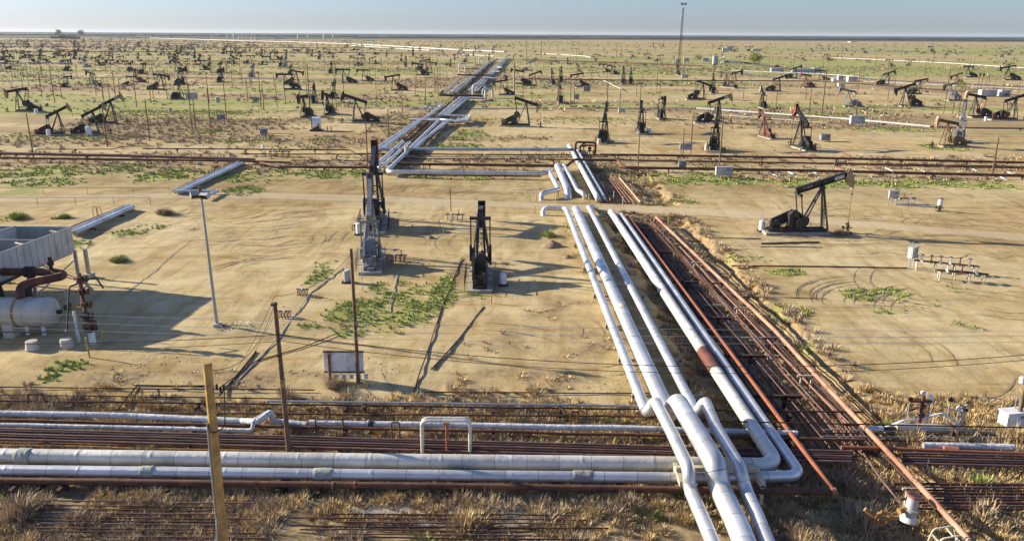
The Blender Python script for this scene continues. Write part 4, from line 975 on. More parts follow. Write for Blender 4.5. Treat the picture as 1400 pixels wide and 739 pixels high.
o3, q3 = bridge_pipe([(816, 290, -.4), (812, 283, .5), (805, 283, .95), (953, 566, .95)], [(978, 582, 2.15), (1012, 640, 2.4), (1019, 668, 1.3), (1036, 706, 1.15), (1085, 830, 1.15)], 1.95, .36, 'slim silver pipe on the right of the three, with dark seam, bridging the cross pipes')
e = U(858, 423, .95); l0, l1 = U(787, 286, .95), U(915, 570, .95); e.x = l0.x + (l1.x - l0.x)*(e.y - l0.y)/(l1.y - l0.y); MB().cyl(e, e + Vector((.02, -.9, 0)), .64, n=18).build('clamp_band', 'head_cream', o2)
for (ox, q_, r, ys) in ((o1, q1, .37, (66.5, 57.5)), (o2, q2, .6, (99, 84, 72, 61, 55)), (o3, q3, .36, (92, 78, 66, 57))):
    for y in ys: 
        xx_ = np.interp(-y, [-110, -50], [q1[2].x, q_[-5].x]) if 0 else None
for y in (104, 94, 84, 74.5, 66, 58.5, 52):     # shared goalpost stands under the three, cream painted
    xa = U(*(774, 285), .95).x; t = (y - 50)/60
    x0 = 9.4*(1 - t) + 7.9*t; x1 = 12.95*(1 - t) + 11.2*t
    m_ = MB()
    for x in (x0 - .65, x1 + .65): m_.bar((x, y, gh(x, y) - .2), (x, y, .62), .16)
    m_.bar((x0 - .75, y, .27), (x1 + .75, y, .27), .16, .2)
    tag(m_.build('pipe_stand', 'head_cream'), f'pale cross stand under the three silver pipes, {ORD[int([104, 94, 84, 74.5, 66, 58.5, 52].index(y)) + 1]} from the dirt road', 'pipe stand', 'pale stands under the three silver pipes')
# the pair that turns the corner: cream topped big pipe and its slimmer neighbour
P4 = [(835, 297, -.3), (835, 289, .6), (1064, 636, .6), (940, 634, .62), (460, 629, .62), (-40, 622, .62)]
o4, q4 = pipe(P4, .45, 'silver_cream', 'big pale pipe, inner of the two making the square corner, with a red brown section', BIG, 20, 3.8, 0, bend=1.1)
P5 = [(849, 300, -.3), (849, 293, .5), (1096, 650, .45), (940, 653, .5), (460, 648, .5), (-40, 642, .5)]
o5, q5 = pipe(P5, .33, 'silver', 'slimmer silver pipe, outer of the two making the square corner', BIG, 18, 3.8, 0, bend=.9)
l0, l1 = U(835, 289, .6), U(1064, 636, .6); a = l0.lerp(l1, (l0.y - U(962, 480, .6).y)/(l0.y - l1.y)); b = l0.lerp(l1, (l0.y - U(979, 507, .6).y)/(l0.y - l1.y)); MB().cyl(a, b, .485, n=20).build('bare_section', 'rust_body', o4)
a = U(24, 623.5, .62); b = U(44, 623.6, .62); wrap(o4, a, b, .45)
a = U(193, 645, .5); b = U(212, 645, .5); wrap(o5, a, b, .33)
a = U(429, 648, .5); b = U(456, 648, .5); wrap(o5, a, b, .33)
a = U(783, 651.2, .5); b = U(811, 651.4, .5); wrap(o5, a, b, .33, 'wrapped')
for k, y in enumerate((104, 92, 80, 69, 60, 52.5)):
    x = 15.2 + (104 - y)*.045; m_ = MB()
    for xx_ in (x - .6, x + 2.2): m_.bar((xx_, y, gh(xx_, y) - .2), (xx_, y, .1), .22)
    m_.bar((x - 1.2, y, .06), (x + 3.4, y, .06), .22, .24)
    tag(m_.build('pipe_stand', 'rust_dark'), f'dark cross stand in the trench under the pale pair, {ORD[k + 1]} from the dirt road', 'pipe stand', 'dark stands in the trench')
for k, px in enumerate((48, 110, 250, 395, 500, 640, 754, 840)):
    c_ = U(px, 640, .1); m_ = MB()
    for dy in (-1.6, .9): m_.bar((c_.x, c_.y + dy, gh(c_.x, c_.y) - .3), (c_.x, c_.y + dy, .18), .2)
    m_.bar((c_.x, c_.y - 2.5, .07), (c_.x, c_.y + 2.0, .07), .2, .2)
    tag(m_.build('pipe_stand', 'rust_dark'), f'dark stand under the two silver cross pipes, {ORD[k + 1]} from the left', 'pipe stand', 'dark stands under the silver cross pipes')
for px in (395,):   # round end of a scrap pipe below
    a = U(381, 674, .0); tag(MB().cyl(a, a + Vector((.2, 1.2, 0)), .2, n=12).build('pipe_stub', 'black_paint'), 'black open pipe end below the silver cross pipes', 'pipe stub')
a = U(756, 686, -.2); tag(MB().cyl(a, a + Vector((.1, 1.2, .1)), .2, n=12).build('pipe_stub', 'rust_dark'), 'rusty pipe end hanging below the silver cross pipes, near the middle', 'pipe stub')
# rust pipe that turns up to become the bright orange one
o6, q6 = pipe([(856, 300, -.3), (857, 293, .35), (1010, 497, .35), (1139, 671, .35)], .185, 'rust_orange', 'bright orange rusty pipe running beside the pale pair to the near corner', RUS, 12, None, 0, bend=.35)
o6b, _ = pipe([(1141, 672, .35), (700, 665, .3), (350, 661, .3), (-40, 656, .3)], .19, 'rust_brown', 'brown rusty pipe in front of the two silver cross pipes', RUS, 12, None, 6.5, wob=.012)
flange(o6, U(1139, 672, .35), (1, .2, 0), .17, 'rust_pink', .15)
for px in (455, 485): flange(o6b, U(px, 663, .3), (1, 0, 0), .15, 'rust_pink', .05)
# thin pipes in the trench, then the pink one
for k, (x0, y0, x1, y1, r, mt) in enumerate([(886, 298, 1170, 620, .055, 'rust_brown'), (889, 300, 1180, 622, .05, 'rust_mauve'), (893, 303, 1165, 617, .07, 'rust_mauve'), (896, 301, 1188, 612, .07, 'rust_pink'), (901, 306, 1195, 600, .05, 'rust_brown'), (905, 302, 1210, 598, .05, 'rust_brown'), (880, 310, 1150, 630, .04, 'rust_mauve')]):
    pipe([(x0, y0, -.2), (x1, y1, -.2)], r, mt, f'thin rusty line in the trench, {ORD[k + 1]} of seven between the orange and pink pipes', RUS, 6, wob=.03)
for k in range(9):
    t = (k + .5)/9; xa, xb = 868 + 24*t, 1090 + 110*t
    pipe([(xa, 306, -.45), ((xa + xb)/2 + random.uniform(-6, 6), 462, -.5), (xb, 640 - 30*t, -.5)], random.uniform(.05, .10), ['rust_dark', 'rust_brown', 'rust_mauve'][k % 3], f'dark low pipe on the trench floor, {ORD[k + 1]} of nine from the silver pipes', RUS, 6, wob=.05)
o7, q7 = pipe([(895, 302, -.2), (897, 297, .5), (1060, 452, .6), (1160, 560, .62), (1240, 645, .62), (1325, 738, .62), (1420, 840, .62)], .17, 'rust_salmon', 'long salmon pink rusty pipe along the right side of the trench', RUS, 12, None, 0, wob=.02)
pipe([(897, 303, -.1), (1150, 560, .2), (1322, 740, .1), (1400, 822, .1)], .07, 'rust_dark', 'dark thin line hidden just right of the pink pipe', RUS, 6, wob=.03)
pipe([(1140, 560, .1), (1205, 655, .05), (1232, 688, 0)], .06, 'rust_mauve', 'thin mauve line left of the pink pipe near the spool', RUS, 6)
for k in range(9):
    t = (k + .5)/9; x = 20.3 + 2.9*t; y = 106 - 70*t; m_ = MB()
    for xx_ in (x - .5, x + .3): m_.bar((xx_, y, gh(xx_, y) - .2), (xx_, y, .4), .12)
    m_.bar((x - .8, y, .36), (x + .5, y, .36), .12, .14)
    tag(m_.build('pipe_stand', 'rust_brown' if k % 2 else 'head_cream'), f'small trestle under the pink pipe, {ORD[k + 1]} from the dirt road', 'pipe stand', 'trestles under the pink pipe')
for k, (px, py) in enumerate([(945, 388), (975, 420), (1000, 445), (1027, 465), (1050, 490), (1075, 545)]):
    c_ = U(px, py, -.6); m_ = MB().bar((c_.x - .9, c_.y, -.35), (c_.x + .9, c_.y, -.35), .12); m_.bar((c_.x, c_.y, gh(c_.x, c_.y) - .1), (c_.x, c_.y, -.38), .1)
    tag(m_.build('pipe_stand', 'concrete'), f'low pale tee stand in the trench, {ORD[k + 1]} from the dirt road', 'pipe stand', 'low tee stands in the trench')
# the vertical pale box where the bridge pipes cross
c_ = U(925, 641, .9); m_ = MB(); m_.box((c_.x + .05, c_.y - .25, .75), (.25, 2.2, .35)); m_.box((c_.x + 4.6, c_.y - .3, .75), (.3, 2.2, .35)); m_.box((c_.x + 2.3, c_.y - .2, 1.08), (4.8, .3, .25)); m_.bar((c_.x + 4.6, c_.y - 1.3, -.5), (c_.x + 4.6, c_.y - 1.3, .7), .2); m_.bar((c_.x + .05, c_.y + .8, -.5), (c_.x + .05, c_.y + .8, .7), .2)
tag(m_.build('pipe_rack', 'head_cream'), 'cream steel frame carrying the bridge pipes over the silver cross pipes', 'pipe rack')

# ---- other cross pipes in the foreground, back to front
FG = 'cross pipes in the foreground bank'
def cross(y0, y1, x0, x1, z, r, mat, label, n=8, wob=.02, stands=0, kind='tee'):
    return pipe([(x0, y0 + (y1 - y0)*(x0/1400), z), ((x0 + x1)/2, y0 + (y1 - y0)*((x0 + x1)/2800), z), (x1, y0 + (y1 - y0)*(x1/1400), z)], r, mat, label, FG, n, None, stands, kind, wob=wob)
cross(529, 541, -30, 430, .15, .05, 'rust_dark', 'thin dark pipe, farthest of the near bank at left')
cross(539, 560, -30, 420, .15, .05, 'rust_dark', 'thin dark pipe behind the white wrapped pipes, second from the back at left')
cross(547, 566, -30, 1180, .25, .065, 'rust_dark', 'long thin dark pipe behind the white wrapped pipes crossing under the corridor', stands=9)
cross(532, 540, 560, 890, .08, .05, 'rust_dark', 'thin dark pipe lying on sand right of the billboard')
o, _ = cross(543, 562, 366, 900, .7, .085, 'galvanised', 'slim galvanised pipe on posts behind the wrapped pipe, middle', 8, .0, 8)
cross(562, 573, -30, 900, .2, .07, 'rust_brown', 'rusty brown pipe just behind the lumpy white pipes')
cross(555, 584, 900, 1440, .9, .05, 'rust_dark', 'raised thin dark rail pipe passing behind the spherical valves at right', 8, .0, 7)
o, qq = pipe([(-40, 564, .45), (180, 568, .45), (330, 575, .45), (352, 576, .9), (371, 562, 1.3), (371, 575, .3), (420, 580, .3)], .2, 'wrapped', 'lumpy white wrapped pipe ending in a raised white elbow at left', FG, 12, None, 0, wob=.03, bend=.25)
o, qq = pipe([(-40, 580, .4), (180, 584, .4), (345, 588, .4), (347, 574, 1.0), (368, 562, 1.0)], .13, 'wrapped', 'second thinner white wrapped pipe below the lumpy one at left', FG, 10, None, 0, wob=.03, bend=.25)
cross(574, 606, -30, 1180, .3, .11, 'rust_brown', 'rust brown pipe between the two white wrapped pipes', 8, .015, 8)
o, _ = pipe([(422, 577, .45), (640, 581, .45), (900, 586, .4), (1090, 592, .35)], .19, 'wrapped', 'long lumpy white wrapped pipe in the middle behind the goalpost pipe', FG, 12, None, 0, wob=.03)
MB().cyl(U(504, 579.4, .45), U(511, 579.5, .45), .215, n=12).build('black_collar', 'black_paint', o)
pipe([(1262, 608, .3), (1300, 609, .3), (1385, 611, .3)], .2, 'wrapped', 'short lumpy white wrapped pipe at right beside the rusty one', FG, 12, None, 0, wob=.03)
pipe([(1150, 611, .3), (1290, 616, .3), (1400, 620, .3), (1480, 622, .3)], .12, 'rust_orange', 'rusty orange pipe with a flanged joint at right', FG, 10, None, 7, wob=.02)
for k, (ya, yb) in enumerate([(586, 623), (589, 627), (592.5, 630), (596, 633.5), (600, 637)]):
    cross(ya, yb, -30, 1165, .35 - .02*k, .085, 'rust_mauve' if k % 2 == 0 else 'rust_dark', f'long purplish brown pipe of the tight bundle, {ORD[k + 1]} from the back, left part', 8, .012, 9 if k == 2 else 0)
    cross(ya, yb, 1235, 1460, .3 - .02*k, .08, 'rust_mauve' if k % 2 == 0 else 'rust_dark', f'purplish brown pipe of the right hand bundle, {ORD[k + 1]} from the back', 8, .012, 0)
cross(604, 634, -30, 1080, .05, .05, 'ochre_pipe', 'ochre ground pipe in front of the brown bundle, rear one')
cross(608, 640, -30, 1080, .05, .06, 'ochre_pipe', 'ochre ground pipe in front of the brown bundle, front one')
for k in range(12):
    y = 684 + k*5.2 + random.uniform(-1, 1)
    x0, x1 = (55, 300) if k < 9 else (150, 330)
    cross(y, y + 14, x0 - random.uniform(0, 20), x1 + random.uniform(-30, 40) if k % 4 else 350, .02, .05, ['rust_mauve', 'rust_brown', 'rust_dark'][k % 3], f'thin rusty pipe in the brush at lower left, {ORD[k + 1]} from the back', 6, .03)
for k in range(8):
    y = 698 + k*5.4
    cross(y, y + 12, 400 + random.uniform(-20, 60), 780 + random.uniform(-60, 60), .0, .05, ['rust_dark', 'rust_brown', 'rust_mauve'][k % 3], f'thin rusty pipe half buried at the lower middle, {ORD[k + 1]} from the back', 6, .03)
for k in range(9):
    y = 652 + k*4.2
    cross(y, y + 10, 1225 + random.uniform(-15, 15) + k*3, 1480, .05, .07 if k % 3 else .1, ['rust_brown', 'rust_mauve', 'rust_dark'][k % 3], f'rusty pipe of the near right bank, {ORD[k + 1]} from the back', 6, .03)
for k in range(4):
    cross(574 + k*4.5, 590 + k*4.5, 1125, 1480, .12, .05, 'rust_dark' if k % 2 else 'galvanised', f'thin pipe under the valve skid at right, {ORD[k + 1]} from the back', 6, .03)
# concrete slab under the brush
a = U(520, 690, -.2); tag(MB().box((a.x + 3.2, a.y - .3, -.42), (9.5, 1.1, .3)).build('concrete_slab', 'concrete'), 'pale concrete slab in the brush in front of the cross pipes', 'slab')
a = U(600, 702, -.2); tag(MB().box((a.x + 2.5, a.y - .6, -.46), (7.5, .7, .3)).build('concrete_slab', 'concrete'), 'narrow concrete strip in the brush nearer the camera', 'slab')
# goalpost loop and its rusty prop
for k, dy in enumerate((0, .35)):
    a = U(576, 622, .3); b = U(642, 622, .3); y = a.y + .55 + dy; zt = 2.35
    pipe([Vector((a.x, y, -.4)), Vector((a.x, y, zt)), Vector((b.x, y, zt)), Vector((b.x, y, -.4))], .1, 'silver_cream', ['front', 'rear'][k] + ' one of two white goalpost shaped pipe loops behind the silver cross pipes', 'goalpost pipe loops', 10, bend=.35)
a = U(610, 622, .3); m_ = MB().cyl((a.x, a.y + .7, -.4), (a.x, a.y + .7, 2.1), .08, n=8); m_.box((a.x, a.y + .7, 2.14), (.4, .5, .05))
tag(m_.build('prop_post', 'rust_orange'), 'rusty orange prop under the middle of the goalpost loops', 'post')
# small rusty arches in the bank
for k, (px, py, w_, h_) in enumerate([(432, 590, 1.8, .9), (536, 598, .5, 1.1), (445, 575, .3, 1.0), (40, 552, 1.1, .8), (780, 575, .5, .7), (195, 540, 1.2, .5)]):
    a = U(px, py); pipe([Vector((a.x, a.y, -.3)), Vector((a.x, a.y, h_)), Vector((a.x + w_, a.y, h_)), Vector((a.x + w_, a.y, -.3))], .06, 'rust_brown', f'small rusty pipe arch in the near bank, {ORD[k + 1]} listed' if 0 else f'small rusty pipe arch in the near bank, {["wide one near the dark pole", "narrow one right of the dark pole", "thin one against the wrapped pipe", "one at the far left edge", "one left of the bridge pipes", "flat one behind the white pipes at left"][k]}', 'small rusty arches', 8, bend=.12)

# ---- beyond the road: short runs that dive under it
FR = 'silver pipes diving under the dirt road'
pipe([(751, 234, 1.0), (764, 259, .95), (741, 264, .95), (740, 277, -.4)], .40, 'silver', 'silver pipe with sideways jog before diving under the road', FR, 16, bend=.7)
pipe([(762, 227, 1.0), (776, 260, 1.0), (777, 275, -.5)], .58, 'silver', 'thickest silver pipe diving under the road, middle of three', FR, 16, bend=.9)
pipe([(771, 226, 1.0), (789, 260, 1.0), (799, 265, .9), (800, 276, -.5)], .38, 'silver', 'silver pipe with small outward kick before diving under the road', FR, 16, bend=.7)
pipe([(778, 199, .9), (817, 270, .7), (820, 277, -.5)], .45, 'silver_cream', 'long pale pipe right of the diving silver pipes', FR, 16, bend=.6)
pipe([(788, 203, .8), (826, 270, .55), (829, 277, -.5)], .30, 'silver', 'slim silver pipe right of the long pale pipe beyond the road', FR, 14, bend=.5)
pipe([(812, 237, .4), (835, 274, .3)], .19, 'rust_orange', 'rusty red pipe running down to the road beyond it', FR, 10)
for k in range(4): pipe([(833 + k*2.3, 244 - k, -.2), (856 + k*5, 277 - k*.5, -.2)], .06, 'rust_pink', f'thin pinkish line beyond the road, {ORD[k + 1]} from the left', RUS, 6, wob=.02)
pipe([(847, 243, .3), (860, 258, .3), (876, 277, .3)], .19, 'head_tan', 'cream orange pipe at the right of the group beyond the road', FR, 10)
# ---- the cross bank beyond the yard
MB_G = 'cross pipes beyond the yard'
pipe([(-60, 208.5, .95), (180, 213, .95), (348, 218, .95)], .30, 'rust_mauve', 'mauve topped pipe on the left, upper of two crossing behind the left yard', MB_G, 10, None, 14)
pipe([(-60, 215, .8), (180, 218, .8), (345, 220.5, .8), (395, 222, .8)], .22, 'rust_brown', 'brown pipe on the left, lower of two crossing behind the left yard', MB_G, 10)
pipe([(48, 209, .6), (50, 204, 1.1), (155, 204, 1.1), (168, 200, 1.1), (210, 200, 1.1)], .10, 'rust_dark', 'thin brown pipe with a raised step behind the mauve pipe', MB_G, 8, None, 12, bend=.4)
pipe([(195, 203, .9), (478, 205, .9), (487, 210, .5), (700, 211.5, .5), (868, 212, .5)], .13, 'rust_dark', 'thin dark pipe stepping down before the corridor', MB_G, 8, None, 12, bend=.5)
pipe([(330, 210.5, .5), (505, 211, .5)], .13, 'rust_brown', 'thin brown pipe just left of the corridor foot', MB_G, 8, None, 12)
pipe([(345, 220, .6), (382, 228, .6), (505, 229, .6)], .24, 'rust_brown', 'brown pipe end with wide elbow left of the corridor foot', MB_G, 10, None, 10)
pipe([(400, 219, .4), (505, 219.5, .4)], .1, 'rust_brown', 'thin brown pipe between the elbow pipe and the corridor foot', MB_G, 8)
pipe([(508, 203.5, 1.4), (640, 204, 1.4), (785, 204.5, 1.4)], .36, 'silver_dull', 'dull silver pipe raised high, crossing right of the corridor', MB_G, 14, 6, 12)
pipe([(540, 217, .4), (700, 217.5, .4), (872, 219, .4), (1200, 224, .4), (1460, 229, .4)], .13, 'rust_dark', 'long thin dark pipe crossing behind the right field', MB_G, 8, None, 14)
pipe([(535, 224, .9), (640, 225, .9), (775, 227, .9), (785, 218, 1.6), (845, 219, 1.6), (853, 229, .8), (1100, 233, .8), (1460, 241.5, .8)], .27, 'rust_brown', 'thick brown pipe humping over the silver pipes then crossing right', MB_G, 12, None, 13, bend=.9)
pipe([(820, 211.5, .9), (870, 211.8, .9), (1100, 215.5, .9), (1460, 223.5, .9)], .24, 'rust_brown', 'upper brown pipe crossing the right field edge', MB_G, 10, None, 12)
pipe([(870, 219.5, .7), (1100, 223, .7), (1460, 231, .7)], .16, 'rust_brown', 'middle brown pipe crossing the right field edge', MB_G, 8, None, 12)
pipe([(550, 239, .4), (740, 241, .4)], .13, 'rust_brown', 'thin brown pipe below the bright silver pair', MB_G, 8)
a, b = U(1188, 223.8, .7), U(1200, 224, .7)
tag(MB().cyl(a, b, .24, n=10).build('pipe_sleeve', 'head_yellow'), 'yellow painted sleeve on the brown cross pipe', 'sleeve')
for k, (px, py, L) in enumerate([(1112, 235, 3), (1080, 236, 3), (1060, 240, 2), (1110, 226, 3), (1216, 232, 3), (1260, 233, 3), (1335, 234, 5), (1380, 236, 4), (1372, 244, 4)]):
    a = U(px - 5, py - 3, .1); b = U(px + 5, py + 2, .1); mt = 'white_paint' if k != 3 else 'head_yellow'
    tag(MB().bar(a, b, .3, .12).build('cover_plank', mt), f'pale plank laid across the right hand pipes, {ORD[k + 1]} of nine', 'plank', 'pale planks over the pipes')
for k, (px, py) in enumerate([(1095, 212), (1160, 212), (1152, 230), (1196, 234), (1062, 243)]):
    a = U(px - 9, py - 3, .25); b = U(px + 9, py + 4, .25); tag(MB().bar(a, b, .9, .1).build('cover_plate', 'rust_pink'), f'reddish sheet lying by the right hand cross pipes, {ORD[k + 1]} of five', 'sheet', 'reddish sheets by the pipes')
# silver pair that leaves the corridor foot to the right
pipe([(600, 164.5, 1.25), (533, 230.5, 1.1), (529, 235, 1.0), (745, 237.5, 1.0), (752, 232, 1.0)], .40, 'silver', 'bright silver pipe, front one turning from the corridor to the right', BIG, 14, 6, 10, bend=1.4)
pipe([(560, 195, 1.0), (558, 196, 1.2), (525, 226, 1.2), (518, 228, 1.2), (517, 236, .0)], .36, 'silver', 'bright silver pipe, middle of three at the corridor foot', BIG, 14, 6, 8, bend=1.2)
pipe([(552, 200, -.2), (551, 194, 1.2), (520, 221, 1.2), (513, 226, 1.2), (512, 238, .0)], .42, 'silver', 'bright silver pipe, left of three at the corridor foot', BIG, 14, 6, 8, bend=1.2)
# ---- the long corridor running away to the left of centre
CG = 'long corridor pipes running to the horizon'
def run(pts, r, mat, label, stands=14, z=1.2, seam=9):
    return pipe([(x, y, z) for x, y in pts], r, mat, label, CG, 12, seam if seam else None, stands, 'tee', 'rust_dark', 1.6, bend=1.6)
run([(512, 205), (576, 163), (603, 163.5), (632, 167.5), (639, 160), (634, 159.5)], .42, 'silver', 'left corridor pipe that jogs right in a big square loop')
run([(519, 206), (578, 163.5), (583, 160), (600, 147), (607, 142)], .38, 'silver', 'second corridor pipe from the left in the nearest stretch')
run([(616, 164), (560, 205), (552, 211)], .36, 'silver', 'corridor pipe right of the middle in the nearest stretch', z=1.1)
run([(607, 167), (565, 205)], .32, 'silver', 'right hand corridor pipe in the nearest stretch', z=1.1)
run([(628, 162), (621, 168)], .32, 'silver', 'short link of the square loop, inner', z=1.1)
run([(633, 162), (627, 168)], .32, 'silver', 'short link of the square loop, middle', z=1.1)
run([(600, 158), (629, 133)], .38, 'silver', 'left of three corridor pipes in the second stretch')
run([(606, 158), (635, 133), (660, 134), (661, 131)], .38, 'silver', 'middle of three corridor pipes in the second stretch')
run([(612, 157.5), (640, 134), (665, 134.5)], .38, 'silver', 'right of three corridor pipes in the second stretch')
run([(596, 159), (603, 157.5), (636, 158.5), (643, 158.5), (638, 166), (560, 163)], .3, 'silver', 'loop pipe squared off to the right of the corridor', z=1.5)
run([(583, 161), (604, 145), (583, 145), (581, 148)], .34, 'silver', 'left corridor pipe squared off to the left')
run([(616, 127), (667, 85), (676, 79)], .4, 'silver', 'far corridor pipe, leftmost in the distance')
run([(622, 127), (671, 84)], .35, 'silver', 'far corridor pipe, second from left in the distance')
run([(640, 125), (665, 103), (690, 79)], .42, 'silver', 'far corridor pipe, third from left in the distance')
run([(646, 125), (669, 103), (693, 79)], .42, 'silver', 'far corridor pipe, fourth from left in the distance')
run([(652, 125), (672, 103), (697, 79)], .3, 'silver', 'far corridor pipe, rightmost in the distance')
run([(606, 128), (630, 106)], .28, 'silver_dull', 'dull pipe left of the far corridor pipes')
for k in range(5):
    run([(530 + k*7, 212 - k), (588 + k*6, 158), (628 + k*5, 124 - k*.3), (672 + k*3, 84)], .14, ['rust_brown', 'rust_dark', 'rust_mauve'][k % 3], f'thin rusty line between the silver corridor pipes, {ORD[k + 1]} from the left', 0, .5, None)
pipe([(604, 127, .2), (606, 124, 2.5), (600, 130, 2.6), (660, 131, 2.6)], .4, 'rust_dark', 'dark header crossing over the corridor at the second stretch', CG, 10, bend=1.)
for k, (y, x0, x1) in enumerate([(102.5, 625, 672), (94, 632, 655), (107, 660, 680), (98, 672, 683), (92, 680, 686), (79.5, 676, 690)]):
    pipe([(x0, y, 2.0), (x1, y + .3, 2.0)], .5 if k > 1 else .4, ['rust_dark', 'rust_mauve', 'far_white', 'far_white', 'far_white', 'silver'][k], ['dark', 'mauve', 'pale', 'pale', 'pale', 'silver'][k] + f' cross header on the far corridor, {ORD[k + 1]} of six', CG, 8)
# vertical expansion loops: pale square arches
for k, (px, py, w_, h_, r) in enumerate([(647, 134, 5, 5, .55), (660, 134, 4, 3.6, .4), (628, 100, 4, 6, .5), (655, 88, 3, 5, .5)]):
    a = U(px, py); pipe([Vector((a.x, a.y, 0)), Vector((a.x, a.y, h_)), Vector((a.x + w_, a.y + 1, h_)), Vector((a.x + w_, a.y + 1, 0))], r, 'far_white', 'white upright expansion arch beside the corridor, ' + ['largest nearest one', 'small one right of the nearest', 'one left of the far corridor', 'farthest one'][k], 'white expansion arches', 10, bend=.9)
c_ = U(556, 214, .2); m_ = MB().cyl((c_.x, c_.y, -.3), (c_.x, c_.y, 2.4), .4, n=12); tag(m_.build('support_column', 'head_cream'), 'cream round column beneath the corridor foot', 'column')
# rusty loops
pipe([(787, 207, .5), (787, 194, 2.6), (814, 195, 2.6), (814, 209, .5)], .25, 'rust_dark', 'tall rusty pipe loop, rear one beyond the road', 'rusty upright loops', 10, bend=.6)
pipe([(793, 208, .5), (793, 198, 1.9), (813, 199, 1.9), (813, 211, .5)], .23, 'rust_brown', 'shorter rusty pipe loop, front one beyond the road', 'rusty upright loops', 10, bend=.6)
for k, (px, py) in enumerate([(798, 205), (806, 211), (812, 216), (782, 214)]):
    c_ = U(px, py); m_ = MB().cyl((c_.x, c_.y, 0), (c_.x, c_.y, 1.3), .14, n=8); m_.cyl((c_.x - .5, c_.y, .8), (c_.x + .5, c_.y, .8), .12, n=8); m_.cyl((c_.x, c_.y - .05, 1.3), (c_.x, c_.y + .05, 1.3 + .01), .4, n=10); m_.cyl((c_.x, c_.y, 1.3), (c_.x, c_.y, 1.36), .42, n=12)
    tag(m_.build('valve', 'rust_brown'), ['rusty handwheel valve inside the loops', 'rusty handwheel valve right below the loops', 'lowest rusty valve right of the loops', 'rusty valve left of the loops'][k], 'valve', 'valves around the rusty loops')
# white line across the right field and far steam lines
pipe([(952, 148, .8), (1050, 155, .8), (1150, 162, .8), (1272, 173, .8)], .30, 'far_white', 'long straight white pipe across the right field', None, 10, None, 14)
pipe([(1272, 173.3, .6), (1330, 175, .6), (1460, 176, .6)], .22, 'rust_mauve', 'grey brown pipe continuing the long white one', None, 8, None, 14)
pipe([(955, 155, .6), (1130, 168, .4)], .12, 'far_white', 'thin white pipe below the long straight white pipe', None, 8)
pipe([(825, 110, .8), (850, 122, .8)], .2, 'far_white', 'short white pipe slanting in the middle right field', None, 8)
for k, (pts, r) in enumerate([([(30, 51.5), (100, 51.8), (140, 52.2)], 2.), ([(205, 52.2), (260, 53.6), (330, 56), (400, 57.6), (480, 60.2), (560, 64.6), (640, 69), (690, 71)], 2.0), ([(480, 62.4), (560, 67.6), (588, 69)], 1.5), ([(600, 73.5), (622, 74), (632, 74.4), (675, 77)], 1.), ([(736, 73), (762, 74.5)], 1.), ([(767, 74.8), (800, 77), (808, 79)], 1.)]):
    pipe([(x, y, r*.6) for x, y in pts], r*.5, 'far_white', 'white steam line on the far plain, ' + ['short one at the far left', 'longest one crossing most of the view', 'lower parallel one', 'broken one by the corridor end', 'short one right of the corridor end', 'shortest one ending at a riser'][k], 'far white steam lines', 8)
pipe([(-50, 70.5, 1.5), (300, 71.3, 1.5), (620, 73, 1.5)], .35, 'rust_dark', 'thin dark line crossing the far left field', None, 6)
pipe([(-50, 64, 1.5), (300, 65, 1.5), (560, 66, 1.5)], .4, 'rust_mauve', 'faint brown line behind the thin dark one on the left', None, 6)
pipe([(0, 85, 1), (100, 86, 1)], .3, 'far_white', 'faint pale line low in the far left field', None, 6)
pipe([(720, 108, 1.), (835, 109.5, 1.), (1120, 111, 1.), (1400, 131, 1)], .28, 'rust_dark', 'thin brown line across the right middle field', None, 6)
pipe([(720, 82, 1.), (830, 85, 1.), (960, 90, 1.)], .5, 'rust_brown', 'rusty line behind the narrow service road', None, 6)
for k, (pts, r) in enumerate([([(1000, 96.5), (1120, 101), (1175, 105)], .6), ([(1180, 111.5), (1330, 118), (1420, 122)], .4), ([(1080, 68.5), (1250, 70)], 1.), ([(1140, 79), (1290, 86), (1400, 93)], .7)]):
    pipe([(x, y, .7) for x, y in pts], r*.5, 'far_white', 'pale line in the upper right field, ' + ['beside the asphalt road', 'right of the asphalt road', 'farthest one', 'in the green plain'][k], 'pale lines upper right', 6)
# flow lines lying on the sand
FL = 'thin flow lines lying on the sand'
for k, (pts, r, mt) in enumerate([([(632, 352), (604, 420), (566, 535)], .055, 'rust_dark'), ([(661, 419), (628, 462), (590, 504)], .08, 'wood_grey'), ([(470, 366), (425, 400), (385, 455), (318, 528)], .045, 'galvanised'), ([(545, 372), (530, 425)], .045, 'galvanised'),
      ([(350, 493), (412, 475), (462, 455)], .05, 'rust_dark'), ([(350, 493), (300, 530)], .045, 'rust_dark'), ([(1000, 363), (1120, 364), (1240, 366)], .08, 'rust_brown'), ([(1040, 333), (1120, 331)], .14, 'wood_grey'), ([(965, 324), (1040, 326)], .08, 'wood_grey'),
      ([(1040, 337), (1125, 338)], .05, 'rust_dark'), ([(185, 526), (225, 527), (290, 527)], .06, 'rust_dark'), ([(160, 560), (187, 527)], .06, 'rust_dark'), ([(300, 540), (330, 505), (350, 480)], .07, 'rust_dark'), ([(1225, 280), (1270, 280)], .07, 'galvanised'), ([(1000, 405), (1130, 408)], .04, 'rust_dark')]):
    pipe([(x, y, .07) for x, y in pts], r, mt, ['dark line from the centre pumpjack down to the near bank', 'weathered grey timber pole slanting below the centre pumpjack', 'long grey line from the grey pumpjack to the near bank', 'short grey line through the green weeds', 'dark line from the dark pole to the weeds', 'dark line from the dark pole to the bank',
         'brown line left of the manifold at right', 'rotten timber below the lone right pumpjack', 'short grey timber left of the lone right pumpjack', 'thin dark rod below the lone right pumpjack', 'thin dark hoop line behind the near bank at left', 'slanting dark link of the hoop line', 'dark flow line left of the dark pole', 'short pale line right of the control box', 'hair thin line on the right yard'][k], FL, 6, wob=.02)
